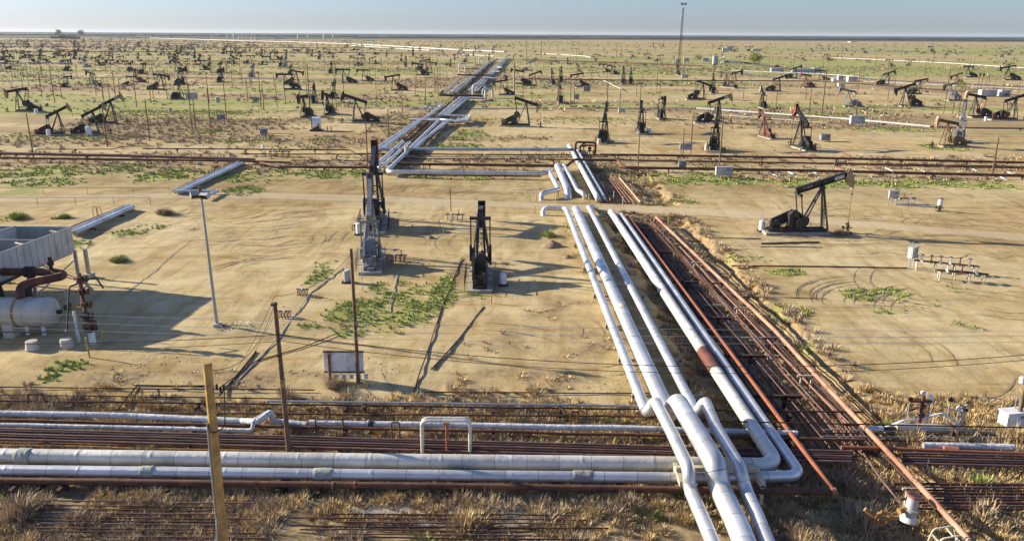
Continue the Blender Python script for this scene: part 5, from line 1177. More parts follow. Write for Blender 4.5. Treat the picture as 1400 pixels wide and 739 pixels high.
# ---- the silver pair under the left road
for k, (dx, dy, r, mt) in enumerate([(0, 0, .14, 'rust_brown'), (4, 1, .3, 'silver'), (10, 2, .3, 'silver')]):
    pipe([(322 + dx, 221 + dy, .6), (236 + dx*.9, 261 + dy, .5)], r, mt, ['brown', 'upper silver', 'lower silver'][k] + ' pipe slanting down to the road at left, far side', 'slanting pipes at left', 12, 5, 0)
    pipe([(172 + dx, 281 + dy, .5), (88 + dx*1.4, 314 + dy*2.2, .6)], r, mt, ['brown', 'upper silver', 'lower silver'][k] + ' pipe slanting from the road to the panelled deck', 'slanting pipes at left', 12, 5, 8)
pipe([(236, 261, .6), (262, 261, .6), (290, 261, .6), (300, 260, .6), (280, 270, .5)], .22, 'silver', 'short silver elbow loop beside the far slanting pipes', 'slanting pipes at left', 12, bend=.5)
# end of the pipes at the left edge
# ------------------------------------------------------------------ panelled cooler deck at the left edge
zt, zb = 5.9, 3.5
A0 = U(97, 311, zt)
dk = empty('cooler_deck', (A0.x, A0.y, 0)); tag(dk, 'grey panelled open top deck on steel legs at the left picture edge', 'cooler deck')
LX, LY = -16., -13.5       # runs left and towards the camera
tilt_ = Vector((-.10, -1, 0)).normalized()    # the side wall's direction
def wallp(name, a, b, z0, z1, mat='panel_grey', t=.06):
    """profiled sheet wall from a to b, local to the deck"""
    a, b = Vector(a), Vector(b); d = b - a; L = d.length; d.normalize(); s_ = Vector((-d.y, d.x, 0)); k = max(2, int(L/.85)); vs = []; m_ = MB()
    for i in range(k):
        p0 = a + d*(L*i/k); p1 = a + d*(L*(i + 1)/k - .05)
        c_ = (p0 + p1)/2; q_ = d.to_track_quat('X', 'Z').to_matrix(); m_.box((c_.x, c_.y, (z0 + z1)/2), ((p1 - p0).length, t, z1 - z0), q_)
        m_.box((p1.x + d.x*.025, p1.y + d.y*.025, (z0 + z1)/2), (.09, t + .08, z1 - z0 - .02), q_)
    o = m_.build(name, mat, dk)
    tm = MB(); tm.bar(a + Vector((0, 0, z1 + .05)), b + Vector((0, 0, z1 + .05)), .14, .1); tm.bar(a + Vector((0, 0, z0 - .06)), b + Vector((0, 0, z0 - .06)), .16, .14); tm.build('wall_trim', 'galvanised', o)
    return o
side_end = tilt_*13.5
wallp('side_wall', (0, 0, 0), side_end, zb, zt)
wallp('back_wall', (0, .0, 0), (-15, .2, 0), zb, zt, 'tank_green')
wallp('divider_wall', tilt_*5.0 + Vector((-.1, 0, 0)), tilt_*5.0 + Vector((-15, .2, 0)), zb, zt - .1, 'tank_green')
wallp('front_wall', side_end, side_end + Vector((-15, .2, 0)), zb, zt)
wallp('inner_wall', Vector((-5.6, -.1, 0)), Vector((-5.6, -.1, 0)) + tilt_*13.3, zb, zt + .1, 'panel_grey')
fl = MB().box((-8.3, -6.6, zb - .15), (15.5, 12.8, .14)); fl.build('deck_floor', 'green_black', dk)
rf = MB(); rf.box((-11., -2.4, zt - .15), (8.5, 4.2, .1)); rf.build('cover_sheet', 'rust_mauve', dk)
for k, (x, y) in enumerate([(0, 0), (-7.5, 0), (-15, 0), (-.65, -6.5), (-8, -6.5), (-1.3, -13.2), (-8.6, -13.2), (-15.5, -13.2)]):
    l_ = MB().box((x, y, zb/2 - .1), (.26, .26, zb + .3)); l_.box((x, y, .1), (.5, .5, .25)); l_.build('leg', 'galvanised', dk)
br = MB(); br.bar((-.02, 0, .3), (-.5, -6.2, zb - .3), .12); br.bar((-.02, 0, 2.6), (-.62, -6.4, .8), .1); br.bar((0, .1, .4), (-6.8, .1, zb - .4), .1); br.bar((-7.2, .1, .4), (-.4, .1, zb - .4), .1); br.build('cross_brace', 'galvanised', dk)
for k, (x, y) in enumerate([(-1.0, -.9), (-1.6, -5.8)]):
    MB().bar((x - 1., y + .6, zt - .25), (x + .7, y - .4, zt - .25), .13).build('stay_bar', 'head_cream', dk)
# corner post with stub column nearby
g = U(122, 379); c_ = MB().box((0, 0, .2), (.9, .9, .5)); r0 = empty('steel_column', (g.x, g.y, 0)); c_.build('concrete_footing', 'concrete', r0); MB().box((0, 0, 1.75), (.3, .34, 2.8)).build('shaft', 'galvanised', r0)
tag(r0, 'short grey steel column on a pale concrete footing beside the deck', 'column')
# ------------------------------------------------------------------ horizontal vessel and its pipework
g = U(62, 455, 0); vy = g.y - .3; vz = 2.05; vr = 1.25; x1 = U(52, 437, vz).x
vs_ = empty('pressure_vessel', (x1, vy, 0)); tag(vs_, 'cream horizontal pressure vessel with domed end and brown band', 'vessel')
b_ = MB().cyl((-13, 0, vz), (-.2, 0, vz), vr, n=28); b_.dome((-.2, 0, vz), (1, 0, 0), vr, .75, 28, 5); b_.build('shell', 'tank_cream', vs_)
MB().cyl((-2.75, 0, vz), (-2.55, 0, vz), vr + .02, n=28).build('brown_band', 'ochre_pipe', vs_)
MB().cyl((-1.95, 0, vz), (-1.8, 0, vz), vr + .035, n=28).build('girth_ring', 'tank_cream', vs_)
MB().cyl((-.35, 0, vz), (-.2, 0, vz), vr + .03, n=28).build('girth_ring', 'tank_cream', vs_)
for x in (-3.4, -10): MB().box((x, 0, .75), (.9, 1.9, 1.7)).build('saddle', 'tank_cream', vs_)
for x in (-.8, -2.2): MB().cyl((x, -.2, -.1), (x, -.2, vz - 1.0), .16, n=10).build('drain_leg', 'white_paint', vs_)
MB().cyl((.5, 0, vz), (.85, 0, vz), .2, n=10).build('end_nozzle', 'rust_dark', vs_)
ladm = MB()
for x in (-1.2, .9): ladm.bar((x, .9, vz + .9), (x, .9, vz + 1.7), .06)
ladm.bar((-1.2, .9, vz + 1.7), (.9, .9, vz + 1.7), .05); ladm.bar((-1.2, .9, vz + 1.3), (.9, .9, vz + 1.3), .05); ladm.build('hand_rail', 'galvanised', vs_)
# brown headers
zc = 4.25
pipe([Vector((x1 - 16, vy + 4.5, zc)), Vector((x1 - 2.0, vy + 4.5, zc)), Vector((x1 - .3, vy + 3.9, zc - .1)), Vector((x1 - 2.9, vy + .9, vz + 2.1)), Vector((x1 - 2.4, vy, vz + 1.1))], .36, 'rust_brown', 'thick dark red header pipe bending down into the cream vessel', 'dark red headers at the vessel', 16, bend=.9)
pipe([Vector((x1 - 7.4, vy + 4.4, zc)), Vector((x1 - 6.3, vy + 3.2, 2.8)), Vector((x1 - 5.9, vy + 2.8, -.2))], .34, 'rust_dark', 'thick dark red riser behind the cream vessel, left', 'dark red headers at the vessel', 14, bend=.8)
pipe([Vector((x1 - 3.7, vy + 4.2, zc)), Vector((x1 - 3.6, vy + 3.0, 3.)), Vector((x1 - 3.5, vy + 2.8, -.2))], .32, 'rust_dark', 'thick dark red riser behind the cream vessel, right', 'dark red headers at the vessel', 14, bend=.8)
pipe([Vector((x1 - 13, vy - 1.2, 1.4)), Vector((x1 - 5., vy - 1.2, 1.4))], .42, 'rust_dark', 'dark pipe end in front of the vessel at the left edge', 'dark red headers at the vessel', 14)
o = MB().cyl((x1 - 4.5, vy + 4.5, zc), (x1 - 4.1, vy + 4.5, zc), .5, n=16); tag(o.build('flange_joint', 'rust_dark'), 'bolted flange on the header above the vessel, left', 'flange', 'flanges on the header')
o = MB().cyl((x1 - 3.9, vy + 4.5, zc), (x1 - 3.7, vy + 4.5, zc), .5, n=16); tag(o.build('flange_joint', 'rust_dark'), 'bolted flange on the header above the vessel, right', 'flange', 'flanges on the header')
m_ = MB().cyl((x1 - 2.0, vy + 4.3, zc + .3), (x1 - 2.0, vy + 4.3, zc + 1.5), .17, n=10); m_.cyl((x1 - 2.0, vy + 4.3, zc + .7), (x1 - 2.0, vy + 4.3, zc + 1.1), .3, n=10)
tag(m_.build('relief_valve', 'rust_dark'), 'dark relief valve standing on top of the header', 'valve')
pipe([Vector((x1 - 12, vy - 2.6, 1.2)), Vector((x1 + 2.6, vy - 2.6, 1.2)), Vector((x1 + 2.4, vy - .9, 4.6)), Vector((x1 + 3.9, vy + .6, 5.0)), Vector((x1 + 4.6, vy + .3, 4.1))], .07, 'black_paint', 'thin black pipe frame rising beside the vessel end', None, 8, bend=.25)
m_ = MB()
for px, py in ((355, 0),): pass
for k, (px, py) in enumerate([(92, 475), (45, 478)]):
    g = U(px, py); tag(MB().cyl((g.x, g.y, 0), (g.x, g.y, .8), .55, .45, 14).build('concrete_pier', 'tank_cream'), ['short pale pier below the black pipe frame', 'short pale pier under the vessel front'][k], 'pier')
# the valve tree
g = U(118, 468); vt = empty('valve_tree', (g.x, g.y, 0)); tag(vt, 'tall rusty valve tree right of the cream vessel', 'valve tree')
m_ = MB(); p_ = [(-.6, 1.6, 5.6), (-.45, 1.3, 4.3), (-.3, 1.0, 3.6), (.15, .3, 2.6), (.4, 0, 1.5), (.5, 0, .2)]
m_.tube([Vector(q) for q in p_], .16, 10, .3); m_.build('riser', 'rust_brown', vt)
for k, (x, y, z) in enumerate([(-.55, 1.5, 5.1), (-.42, 1.25, 4.1), (-.1, .75, 3.1), (.2, .2, 2.3), (.42, 0, 1.7), (.45, 0, 1.3)]):
    m_ = MB().cyl((x, y, z - .22), (x, y, z + .22), .3 if k < 4 else .42, n=12); m_.cyl((x - .5, y, z), (x + .5, y, z), .1, n=8); h_ = m_.build('valve_body', 'rust_dark' if k % 2 else 'rust_brown', vt)
    MB().cyl((x + .5, y, z), (x + .56, y, z), .3, n=12).build('handwheel', 'rust_brown', h_)
MB().bar((-1.6, .8, 2.9), (.3, .5, 2.9), .14).build('side_arm', 'ochre_pipe', vt); MB().cyl((-1.7, .8, 2.9), (-1.4, .8, 2.9), .35, n=12).build('side_valve', 'black_paint', vt)
MB().cyl((-.7, .2, 0), (-.75, .2, 2.7), .13, n=8).build('pale_leg', 'white_paint', vt); MB().cyl((.6, -.1, -.1), (.6, -.1, 1.0), .28, n=10).build('base_spool', 'white_paint', vt)
g = U(123, 490); tag(MB().cyl((g.x, g.y, 0), (g.x - .1, g.y, 1.8), .07, n=8).build('marker_post', 'yellow_post'), 'yellow green marker post below the valve tree', 'post')
g = U(141, 466); tag(MB().cyl((g.x, g.y, 0), (g.x, g.y, 1.5), .07, n=8).build('marker_post', 'yellow_post'), 'yellow green marker post right of the valve tree', 'post')
# ------------------------------------------------------------------ flood light pole
g = U(297, 447); hh_ = 11.6; lp = empty('floodlight_pole', (g.x, g.y, 0)); lp.rotation_euler = (0, R(-.8), 0); tag(lp, 'tall slender grey floodlight pole standing on the bare yard at left', 'light pole')
MB().cyl((0, 0, 0), (0, 0, hh_), .15, .09, 12).build('shaft', 'galvanised', lp); MB().cyl((0, 0, -.2), (0, 0, .4), .45, n=14).build('concrete_base', 'concrete', lp)
MB().bar((-.5, 0, hh_), (.6, 0, hh_), .08).build('crossarm', 'galvanised', lp)
for x, y, az in ((-.55, .1, 30), (.4, -.15, -20)):
    q_ = Matrix.Rotation(R(az), 3, 'Z') @ Matrix.Rotation(R(28), 3, 'X'); l_ = MB().box((x, y, hh_ + .28), (.75, .55, .42), q_).build('lamp_head', 'panel_grey', lp)
    MB().box(Vector((x, y, hh_ + .28)) + q_ @ Vector((0, -.29, -.02)), (.64, .03, .34), q_).build('lamp_glass', 'glass_dark', l_)
MB().cyl((-.1, .1, hh_ + .5), (-.1, .1, hh_ + 1.0), .15, n=8).build('photocell', 'ochre_body', lp)
# rubbish at its foot
g = U(320, 447); m_ = MB()
for k in range(46):
    x, y = g.x + random.gauss(0, .8), g.y + random.gauss(0, .5); m_.bar((x, y, .03), (x + random.uniform(-.9, .9), y + random.uniform(-.6, .6), random.uniform(.05, .5)), .06, .03, mi=k % 3)
tag(m_.build('scrap_heap', ['rust_dark', 'white_paint', 'galvanised']), 'small heap of scrap and white rags right of the floodlight pole', 'scrap heap')
# ------------------------------------------------------------------ the billboard
a = U(445, 521); b = U(498, 522); bd = empty('billboard', ((a.x + b.x)/2, a.y, 0)); wd = b.x - a.x; tag(bd, 'blank pale billboard with dark edges on wooden posts in the brush', 'billboard')
MB().box((0, 0, 1.6), (wd, .08, 1.55)).build('board', 'white_paint', bd)
MB().box((0, -.01, 2.42), (wd + .1, .14, .12)).build('edge_rail', 'wood_dark', bd); MB().box((0, -.01, .78), (wd + .1, .14, .12)).build('edge_rail', 'wood_dark', bd)
for s in (-.36, .36): MB().cyl((s*wd, .22 if s > 0 else -.2, -.2), (s*wd, .22 if s > 0 else -.2, 2.35), .13, n=8).build('post', 'wood_grey', bd)
m_ = MB()
for k in range(5): m_.box((-.2*wd + k*.55, 0, .42), (.3, .05, .4))
m_.build('lower_slat', 'white_paint', bd)
# ------------------------------------------------------------------ big yellow pole close to the camera
Yp = 27.; t_ = V(279, 495, Yp); b2 = V(302, 739, Yp); g0 = gh(t_.x, Yp)
yp = empty('utility_pole', (b2.x, Yp, g0 - .2)); h_ = t_.z - g0 + .2; lean = math.atan2(t_.x - b2.x, t_.z - b2.z); yp.rotation_euler = (0, lean, 0)
tag(yp, 'thick yellow lit wooden pole with conduit, nearest the camera at lower left', 'pole', PG)
MB().cyl((0, 0, 0), (0, 0, h_), .20, .155, 14).build('shaft', 'wood_yellow', yp); MB().cyl((-.2, -.1, 0), (-.17, -.08, h_ - 2.4), .045, n=8).build('conduit', 'galvanised', yp)
m_ = MB(); m_.tube([Vector((-.17, -.08, h_ - 2.4)), Vector((0, -.3, h_ - 2.8)), Vector((.45, 0, h_ - 2.6)), Vector((.5, .1, h_ - 1.2))], .02, 6, .3)
for k in range(3): m_.box((.25 + .13*k, .05, h_ - 1.0 - .1*(k % 2)), (.07, .07, .22))
m_.build('cable_loop', 'wire_black', yp)
a = V(289, 739, Yp); gw = V(296, 708, Yp - .3); tag(MB().cyl((gw.x, gw.y, gw.z), (gw.x - .9, gw.y + .4, g0), .02, n=5).build('guy_wire', 'wire_pale'), 'pale guy wire at the foot of the yellow pole', 'wire')
# fittings on the dark pole
for z, w_ in ((h395 - .1, .3), (h395 - 3.3, .22)): MB().box((0, -.1, z), (w_, .3, .12)).build('bracket', 'wire_black', p395)
MB().cyl((0, 0, h395 - 5.7 + .3), (0, 0, h395 - 5.2 + .3), .185, n=10).build('yellow_tape', 'head_yellow', p395)
# ------------------------------------------------------------------ overhead wires
def wire(pxs, Y, r, mat, label, group, x0=None, x1=None):
    """a cable hanging in the upright plane y = Y through three sighted points"""
    q_ = [V(px, py, Y) for px, py in pxs]; co_ = np.polyfit([p.x for p in q_], [p.z for p in q_], 2)
    x0 = x0 if x0 is not None else q_[0].x; x1 = x1 if x1 is not None else q_[-1].x
    pts = [Vector((x, Y, float(np.polyval(co_, x)))) for x in np.linspace(x0, x1, 26)]
    m_ = MB().tube(pts, r, 6, 0.01); o = m_.build('overhead_wire', mat); return tag(o, label, 'wire', group)
PW = 'dark power lines strung on the dark pole'; Y3 = g395.y - .15
wire([(0, 470), (150, 468), (384, 457)], Y3, .022, 'wire_black', 'upper dark cable from the left edge to the dark pole', PW, x0=-40)
wire([(0, 480), (200, 476), (386, 466)], Y3, .016, 'wire_black', 'lower dark cable from the left edge to the dark pole', PW, x0=-40)
wire([(384, 457), (1000, 501), (1400, 485)], Y3, .024, 'wire_black', 'upper dark cable sagging from the dark pole to the right edge', PW, x1=40)
wire([(386, 466), (1000, 510), (1400, 492)], Y3, .020, 'wire_black', 'lower dark cable sagging from the dark pole to the right edge', PW, x1=40)
for k, (a, b, c_) in enumerate([(427, 446, 453), (437, 457, 459), (447, 467, 467)]):
    wire([(0, a), (700, b), (1400, c_)], 52., .013, 'wire_pale', f'thin pale wire crossing the whole view, {["top", "middle", "bottom"][k]} of three', 'thin pale wires', x0=-45, x1=50)
def slackwire(a, b, sag, r, mat, label):
    a, b = Vector(a), Vector(b); pts = [a.lerp(b, k/14) - Vector((0, 0, sag*4*(k/14)*(1 - k/14))) for k in range(15)]
    return tag(MB().tube(pts, r, 6, .01).build('cable', mat), label, 'wire', 'slack cables on the dark pole')
tp = Vector((g395.x - .1, g395.y, h395 - .1))
slackwire(tp, (g490.x, g490.y, h490 - .3), .7, .015, 'wire_black', 'slack cable between the dark pole and the billboard pole')
slackwire(tp, U(310, 520, .1), .5, .015, 'wire_black', 'cable sloping from the dark pole top to the near bank at left')
slackwire(tp - Vector((0, 0, 1)), U(318, 528, .1), .2, .015, 'wire_black', 'second cable sloping from the dark pole to the bank')
slackwire((g490.x, g490.y, h490 - .6), U(470, 366, .3), .4, .012, 'wire_pale', 'pale cable from the billboard pole to the white drum')
slackwire(tp - Vector((0, 0, .4)), V(283, 505, Yp), 1.2, .015, 'wire_black', 'slack cable between the dark pole and the near yellow pole')
# ------------------------------------------------------------------ drums, boxes and small gear on the yard
def drum(px, py, h_, r, mat, label, tray=True):
    g = U(px, py); d = empty('chemical_drum', (g.x, g.y, gh(g.x, g.y))); tag(d, label, 'drum', 'chemical drums beside pumpjacks')
    MB().cyl((0, 0, .2), (0, 0, .2 + h_), r, n=16).build('drum_body', mat, d); MB().cyl((0, 0, .2 + h_), (0, 0, .28 + h_), r*.55, n=10).build('lid', 'white_paint', d)
    if tray: t = MB().box((0, 0, .1), (r*2.7, r*2.7, .2)); t.build('drip_tray', 'black_paint', d)
    MB().bar((r*.9, 0, .1), (r*.9, 0, .3 + h_), .03).build('feed_tube', 'rust_dark', d)
drum(475, 386, 1.1, .38, 'tank_green', 'pale blue grey drum beside the thin brown pole'); drum(688, 390, 1.05, .36, 'white_paint', 'white drum right of the centre pumpjack'); drum(491, 321, 1.3, .38, 'white_paint', 'tall white drum left of the grey pumpjack')
drum(1041, 316, 1.2, .38, 'white_paint', 'white drum at the tail of the lone right pumpjack'); drum(50, 156, 1.4, .55, 'white_paint', 'white drum under the yellow headed pumpjack at left edge', False); drum(67, 186, 1.4, .5, 'white_paint', 'white drum in the green patch at far left', False)
drum(122, 185, 2.0, .7, 'white_paint', 'tall white drum between the paired pumpjacks at left', False); drum(298, 141, 1.9, .75, 'tank_green', 'blue grey drum on the sand beside the left field poles', False); drum(233, 154, 1.4, .5, 'tank_green', 'small drum beside ruined timber in the left field', False); drum(819, 198, 1.2, .45, 'head_cream', 'cream drum at the foot of the pumpjack behind the loops', False)
drum(888, 183, 1.2, .4, 'white_paint', 'small white drum right of the pumpjack by the track', False); drum(956, 168, 1.3, .45, 'white_paint', 'white drum left of the side view pumpjack', False); drum(966, 207, 1.4, .5, 'head_cream', 'cream drum beside the pumpjack behind brown pipes', False); drum(1097, 205, 1.1, .35, 'white_paint', 'white drum at the red headed pumpjack', False)
drum(1347, 166, 1.2, .4, 'white_paint', 'white drum below the tan headed pumpjack at right', False); drum(360, 205, 1.0, .3, 'white_paint', 'tiny pale drum on the left field edge', False)
def cabinet(px, py, w_, d_, h_, mat, label, legs=.5, cat='cabinet', rz=0, door=True):
    g = U(px, py); c_ = empty('equipment_cabinet', (g.x, g.y, gh(g.x, g.y)), R(rz)); tag(c_, label, cat)
    m_ = MB().box((0, 0, legs + h_/2), (w_, d_, h_)); m_.box((0, 0, legs + h_ + .04), (w_ + .12, d_ + .12, .08)); m_.build('case', mat, c_)
    for s in (-.42, .42): MB().box((s*w_, 0, legs/2 - .1), (.1, .1, legs + .2)).build('leg', 'galvanised', c_)
    if door:
        for s_ in (-1, 1): dd = MB().box((s_*w_*.225, -d_/2 - .02, legs + h_/2), (w_*.42, .04, h_*.86)); dd.box((s_*w_*.06, -d_/2 - .05, legs + h_*.5), (.04, .04, h_*.16)); dd.build('door', mat, c_)
        v_ = MB()
        for q_ in range(4): v_.box((w_*.22, -d_/2 - .05, legs + h_*(.62 + .06*q_)), (w_*.26, .02, h_*.025))
        v_.build('louvre', 'rust_dark', c_); MB().cyl((w_*.42, -d_/2 - .08, -.1), (w_*.42, -d_/2 - .08, legs + h_*.3), .04, n=6).build('conduit', 'galvanised', c_)
cabinet(937, 213, 2.6, .6, 1.3, 'tank_green', 'blue grey cabinet on legs between two poles beyond the pipes', 1.3); cabinet(932, 235, 1.4, .7, 1.3, 'grey_paint', 'small grey cabinet on the brown pipes, left of the white one', .7); cabinet(989, 243, 3.0, .8, 1.5, 'dull_white', 'white cabinet standing in the weeds behind the lone pumpjack', .5)
cabinet(1171, 173, 4., 1.2, 2.2, 'dull_white', 'white box cabinet below the long straight white pipe', .8); cabinet(1127, 193, 2.2, 1.5, 1.5, 'grey_paint', 'grey box with green weeds at its foot on the right field', .3); cabinet(1220, 280, 1.5, .35, 1.1, 'panel_grey', 'small grey control board with pipe frame beyond the lone pumpjack', 1.1)
cabinet(1245, 366, 1.0, .6, 1.2, 'panel_grey', 'grey box on a pole at the left end of the manifold', 1.2, rz=30); cabinet(1384, 578, 1.6, .8, .9, 'white_paint', 'white metal box at the foot of the right edge pole', .35, rz=10); cabinet(303, 166, 2.2, 1., 1.4, 'grey_paint', 'grey switch box beside a left field pole', .6)
cabinet(395, 198, 1.4, 1., 1.2, 'grey_paint', 'grey box') if 0 else None
cabinet(361, 185, 1.6, 1.2, 1.5, 'grey_paint', 'small grey box alone on the left field near the weeds', .2); cabinet(350, 142, 2., 1., 1.6, 'grey_paint', 'grey box at the left field edge below a pole', .7); cabinet(788, 136, 2., 1.6, 1.8, 'grey_paint', 'grey box low beside the end on pumpjack', .2); cabinet(802, 127, 3., 1.6, 2.2, 'grey_paint', 'grey box below the lone left facing pumpjack', .6)
cabinet(850, 155, 2.2, 1., 1.4, 'panel_grey', 'pale box at the foot of the right pole of a pair', .3); cabinet(936, 107, 4., 2., 1.8, 'galvanised', 'grey box at the foot of the pole before the mast', .3); cabinet(1164, 114, 5, 3, 2.8, 'dull_white', 'white cube box in the upper right field', .8); cabinet(1148, 110, 3, 3, 2.4, 'dull_white', 'small white box left of the white cube', .3); cabinet(1149, 121, 3, 2.5, 2.2, 'head_cream', 'cream box below the white cube', .3)
cabinet(1349, 132, 6.5, 3, 2.6, 'dull_white', 'wide white box at the foot of the transformer poles', .2); cabinet(1372, 132, 4, 3, 2.6, 'dull_white', 'white box right of the transformer poles', .2); cabinet(1140, 112, 2, 2, 1.6, 'white_paint', 'tiny white box beside the asphalt road pole', .2)
cabinet(258, 129, 3.5, .4, 1.6, 'grey_paint', 'grey sign like switchboard on the three tall left poles', 6.) if 0 else None
g = U(263, 177.5); z_ = height_for(g.x, g.y, 131); tag(MB().box((g.x + .9, g.y - .3, z_), (3.0, .5, 1.7)).build('switch_board', 'galvanised'), 'grey switch board fixed high on the three tall left field poles', 'switch board')
# black drum cabinet in the left field
g = U(433, 179); dc = empty('engine_house', (g.x, g.y, 0)); tag(dc, 'round black and white engine drum standing below the facing pumpjacks', 'engine drum'); MB().cyl((-1.1, 0, 1.9), (1.1, .5, 1.9), 1.75, n=20).build('drum_shell', 'white_paint', dc); MB().cyl((-1.3, -.05, 1.9), (-1.08, 0, 1.9), 1.6, n=20).build('radiator', 'black_paint', dc); MB().box((0, 0, .2), (3.2, 2.4, .4)).build('skid', 'black_paint', dc)
MB().box((.2, -.9, 1.3), (1.6, .9, 1.9)).build('side_panel', 'green_black', dc)
# pair of pale pipe stubs beside it
for k, px in enumerate((448, 453)): g = U(px, 179); tag(MB().cyl((g.x, g.y, 0), (g.x, g.y, 1.3), .14, n=8).build('stub_pipe', 'galvanised'), ['left', 'right'][k] + ' small grey stub pipe beside the engine drum', 'stub pipe')
# capped white wellhead on the right yard
g = U(1284, 289); m_ = wellhead_mb(); wl = empty('capped_wellhead', (g.x, g.y, 0)); m_.build('valve_stack', 'rust_dark', wl); MB().cyl((-.05, 0, 1.0), (-.05, 0, 1.75), .36, .3, 12).build('white_cap', 'white_paint', wl); MB().cyl((.15, 0, 1.7), (.15, 0, 2.05), .14, n=8).build('top_fitting', 'rust_dark', wl)
tag(wl, 'small capped wellhead with white cover alone on the right yard', 'wellhead')
# manifold skids
def manifold(px, py, L, label, mat='head_cream', rz=0, nv=5, sc=1.):
    g = U(px, py); o = empty('manifold', (g.x, g.y, gh(g.x, g.y)), R(rz)); o.scale = (sc,)*3; tag(o, label, 'manifold')
    f_ = MB()
    for x in np.linspace(0, L, 4): f_.tube([Vector((x, -.5, -.1)), Vector((x, -.5, .9)), Vector((x, .5, .9)), Vector((x, .5, -.1))], .07, 6, .15)
    f_.bar((0, -.5, .25), (L, -.5, .25), .09); f_.build('frame', mat, o)
    MB().tube([Vector((-.3, 0, 1.05)), Vector((L + .4, 0, 1.05))], .1, 8).build('header', 'rust_dark' if mat != 'rust_brown' else 'rust_mauve', o)
    for k in range(nv):
        x = (k + .5)*L/nv; v_ = MB().cyl((x, 0, 1.05), (x, 0, 1.75), .06, n=6); v_.cyl((x, -.55, 1.05), (x, .55, 1.05), .08, n=6); v_.cyl((x, -.25, 1.05), (x, .25, 1.05), .16, n=8); q_ = v_.build('valve', ['white_paint', 'rust_brown', 'galvanised'][k % 3], o); MB().cyl((x, 0, 1.75), (x, 0, 1.8), .2, n=10).build('handwheel', 'rust_dark', q_)
manifold(1252, 368, 5.6, 'cream framed valve manifold on the right yard beside a grey box', rz=-22, nv=6); manifold(1283, 382, 4.2, 'second cream pipe frame with tall black valve at its end', rz=-18, nv=3); manifold(1222, 279, 3.4, 'small valve frame right of the grey control board', 'galvanised', rz=4, nv=3, sc=.9)
manifold(612, 301, 2.6, 'small grey valve frame on sand between the two black pumpjacks', 'galvanised', nv=2, sc=.8); manifold(485, 316, 1.8, 'rusty valve frame left of the black red headed pumpjack', 'rust_brown', rz=60, nv=2, sc=.8); manifold(535, 357, 2.2, 'low rusty valve frame right of the grey pumpjack', 'rust_brown', nv=2, sc=.7); manifold(408, 404, 1.4, 'tiny rusty valve frame on the long grey line, upper', 'rust_brown', nv=1, sc=.6); manifold(383, 434, 1.4, 'tiny rusty valve frame on the long grey line, lower', 'rust_brown', nv=1, sc=.6)
manifold(370, 215, 3.5, 'dark valve group on the cross pipes left of the corridor', 'rust_brown', nv=3, sc=1.1)
g = U(617, 297); tag(MB().cyl((g.x, g.y, 0), (g.x - .1, g.y, 4.2), .06, n=6).build('vent_pipe', 'wood_dark'), 'thin dark vent pipe beside the small grey valve frame', 'vent pipe')
for k, (px, py, top, mt) in enumerate([(606, 321, 277, 'galvanised'), (1345, 440, 440, 'galvanised'), (1039, 275, 275, 'galvanised'), (1041, 300, 280, 'galvanised'), (1243, 368, 330, 'galvanised'), (1215, 278, 235, 'galvanised'), (750, 340, 330, 'galvanised'), (1384, 575, 512, 'galvanised'), (1270, 578, 545, 'galvanised'), (651, 387, 330, 'galvanised'), (496, 398, 365, 'galvanised')]):
    if top >= py: continue
    g = U(px, py); h_ = height_for(g.x, g.y, top); tag(MB().cyl((g.x, g.y, 0), (g.x, g.y, h_), .035, n=6).build('thin_mast', mt), ['slender grey mast with short arm between the central pumpjacks', '', '', 'thin antenna at the tail of the lone pumpjack', 'thin antenna on the manifold box', 'thin antenna on the control board', 'thin rod at the trench head', 'antenna mast by the white box at the right edge', 'pale vent rod beside the near right valve skid', 'thin rod beside the centre pumpjack', 'thin rod in front of the grey pumpjack'][k], 'mast', 'thin masts and antennas')
g = U(1385, 577); z_ = height_for(g.x, g.y, 518); tag(MB().cyl((g.x, g.y - .1, z_ - .22), (g.x, g.y - .1, z_ + .2), .2, n=12).build('dish_antenna', 'white_paint'), 'small white drum antenna on a mast at the right edge', 'antenna')
pole(1391, 579, 500, 'wood_grey', .17, 0, 'grey brown pole cut by the right edge beside the white box')
g = U(672, 415); tag(MB().cyl((g.x, g.y, 0), (g.x, g.y, 1.0), .06, n=8).build('marker_post', 'orange_paint'), 'small orange marker post below the centre pumpjack', 'post')
# yellow road posts and rail
for k, (px, py, h_) in enumerate([(724, 276, 1.1), (733, 273, .9), (760, 276, 1.1), (763, 270, 1.0), (805, 275, 1.1), (731, 292, 1.3), (763, 288, 1.0), (773, 296, .9), (817, 291, 1.1), (839, 272, 2.2), (851, 290, 2.4), (897, 280, .9), (914, 298, 1.2)]):
    g = U(px, py); m_ = MB().cyl((0, 0, -.1), (0, 0, h_), .08 if h_ < 2 else .06, n=8).build('bollard', 'yellow_post' if k not in (9, 10) else 'head_cream', loc=(g.x, g.y, gh(g.x, g.y)))
    tag(m_, f'pale yellow post beside the dirt road, {ORD[(k + 1) if k < 5 else (k - 4)]} from the left on the {"far" if k < 5 else "near"} side', 'bollard', 'pale posts along the dirt road')
fr = empty('road_rail', (U(120, 280).x, U(120, 280).y, 0)); tag(fr, 'low yellowish pipe rail along the near edge of the road at left', 'rail'); px_ = [0, 52, 104, 156, 206]
base = fr.location.copy(); tops = []
for px in [-52] + px_:
    g = U(px, 281.5) - base; MB().cyl((g.x, g.y, -.1), (g.x, g.y, 1.35), .045, n=6).build('post', 'yellow_post', fr); tops.append(Vector((g.x, g.y, 1.3)))
MB().tube(tops, .04, 6, .1).build('top_rail', 'wood_grey', fr)
fr2 = empty('road_rail', (U(100, 263).x, U(100, 263).y, 0)); tag(fr2, 'low pale pipe rail on the far edge of the road at left', 'rail'); tops = []
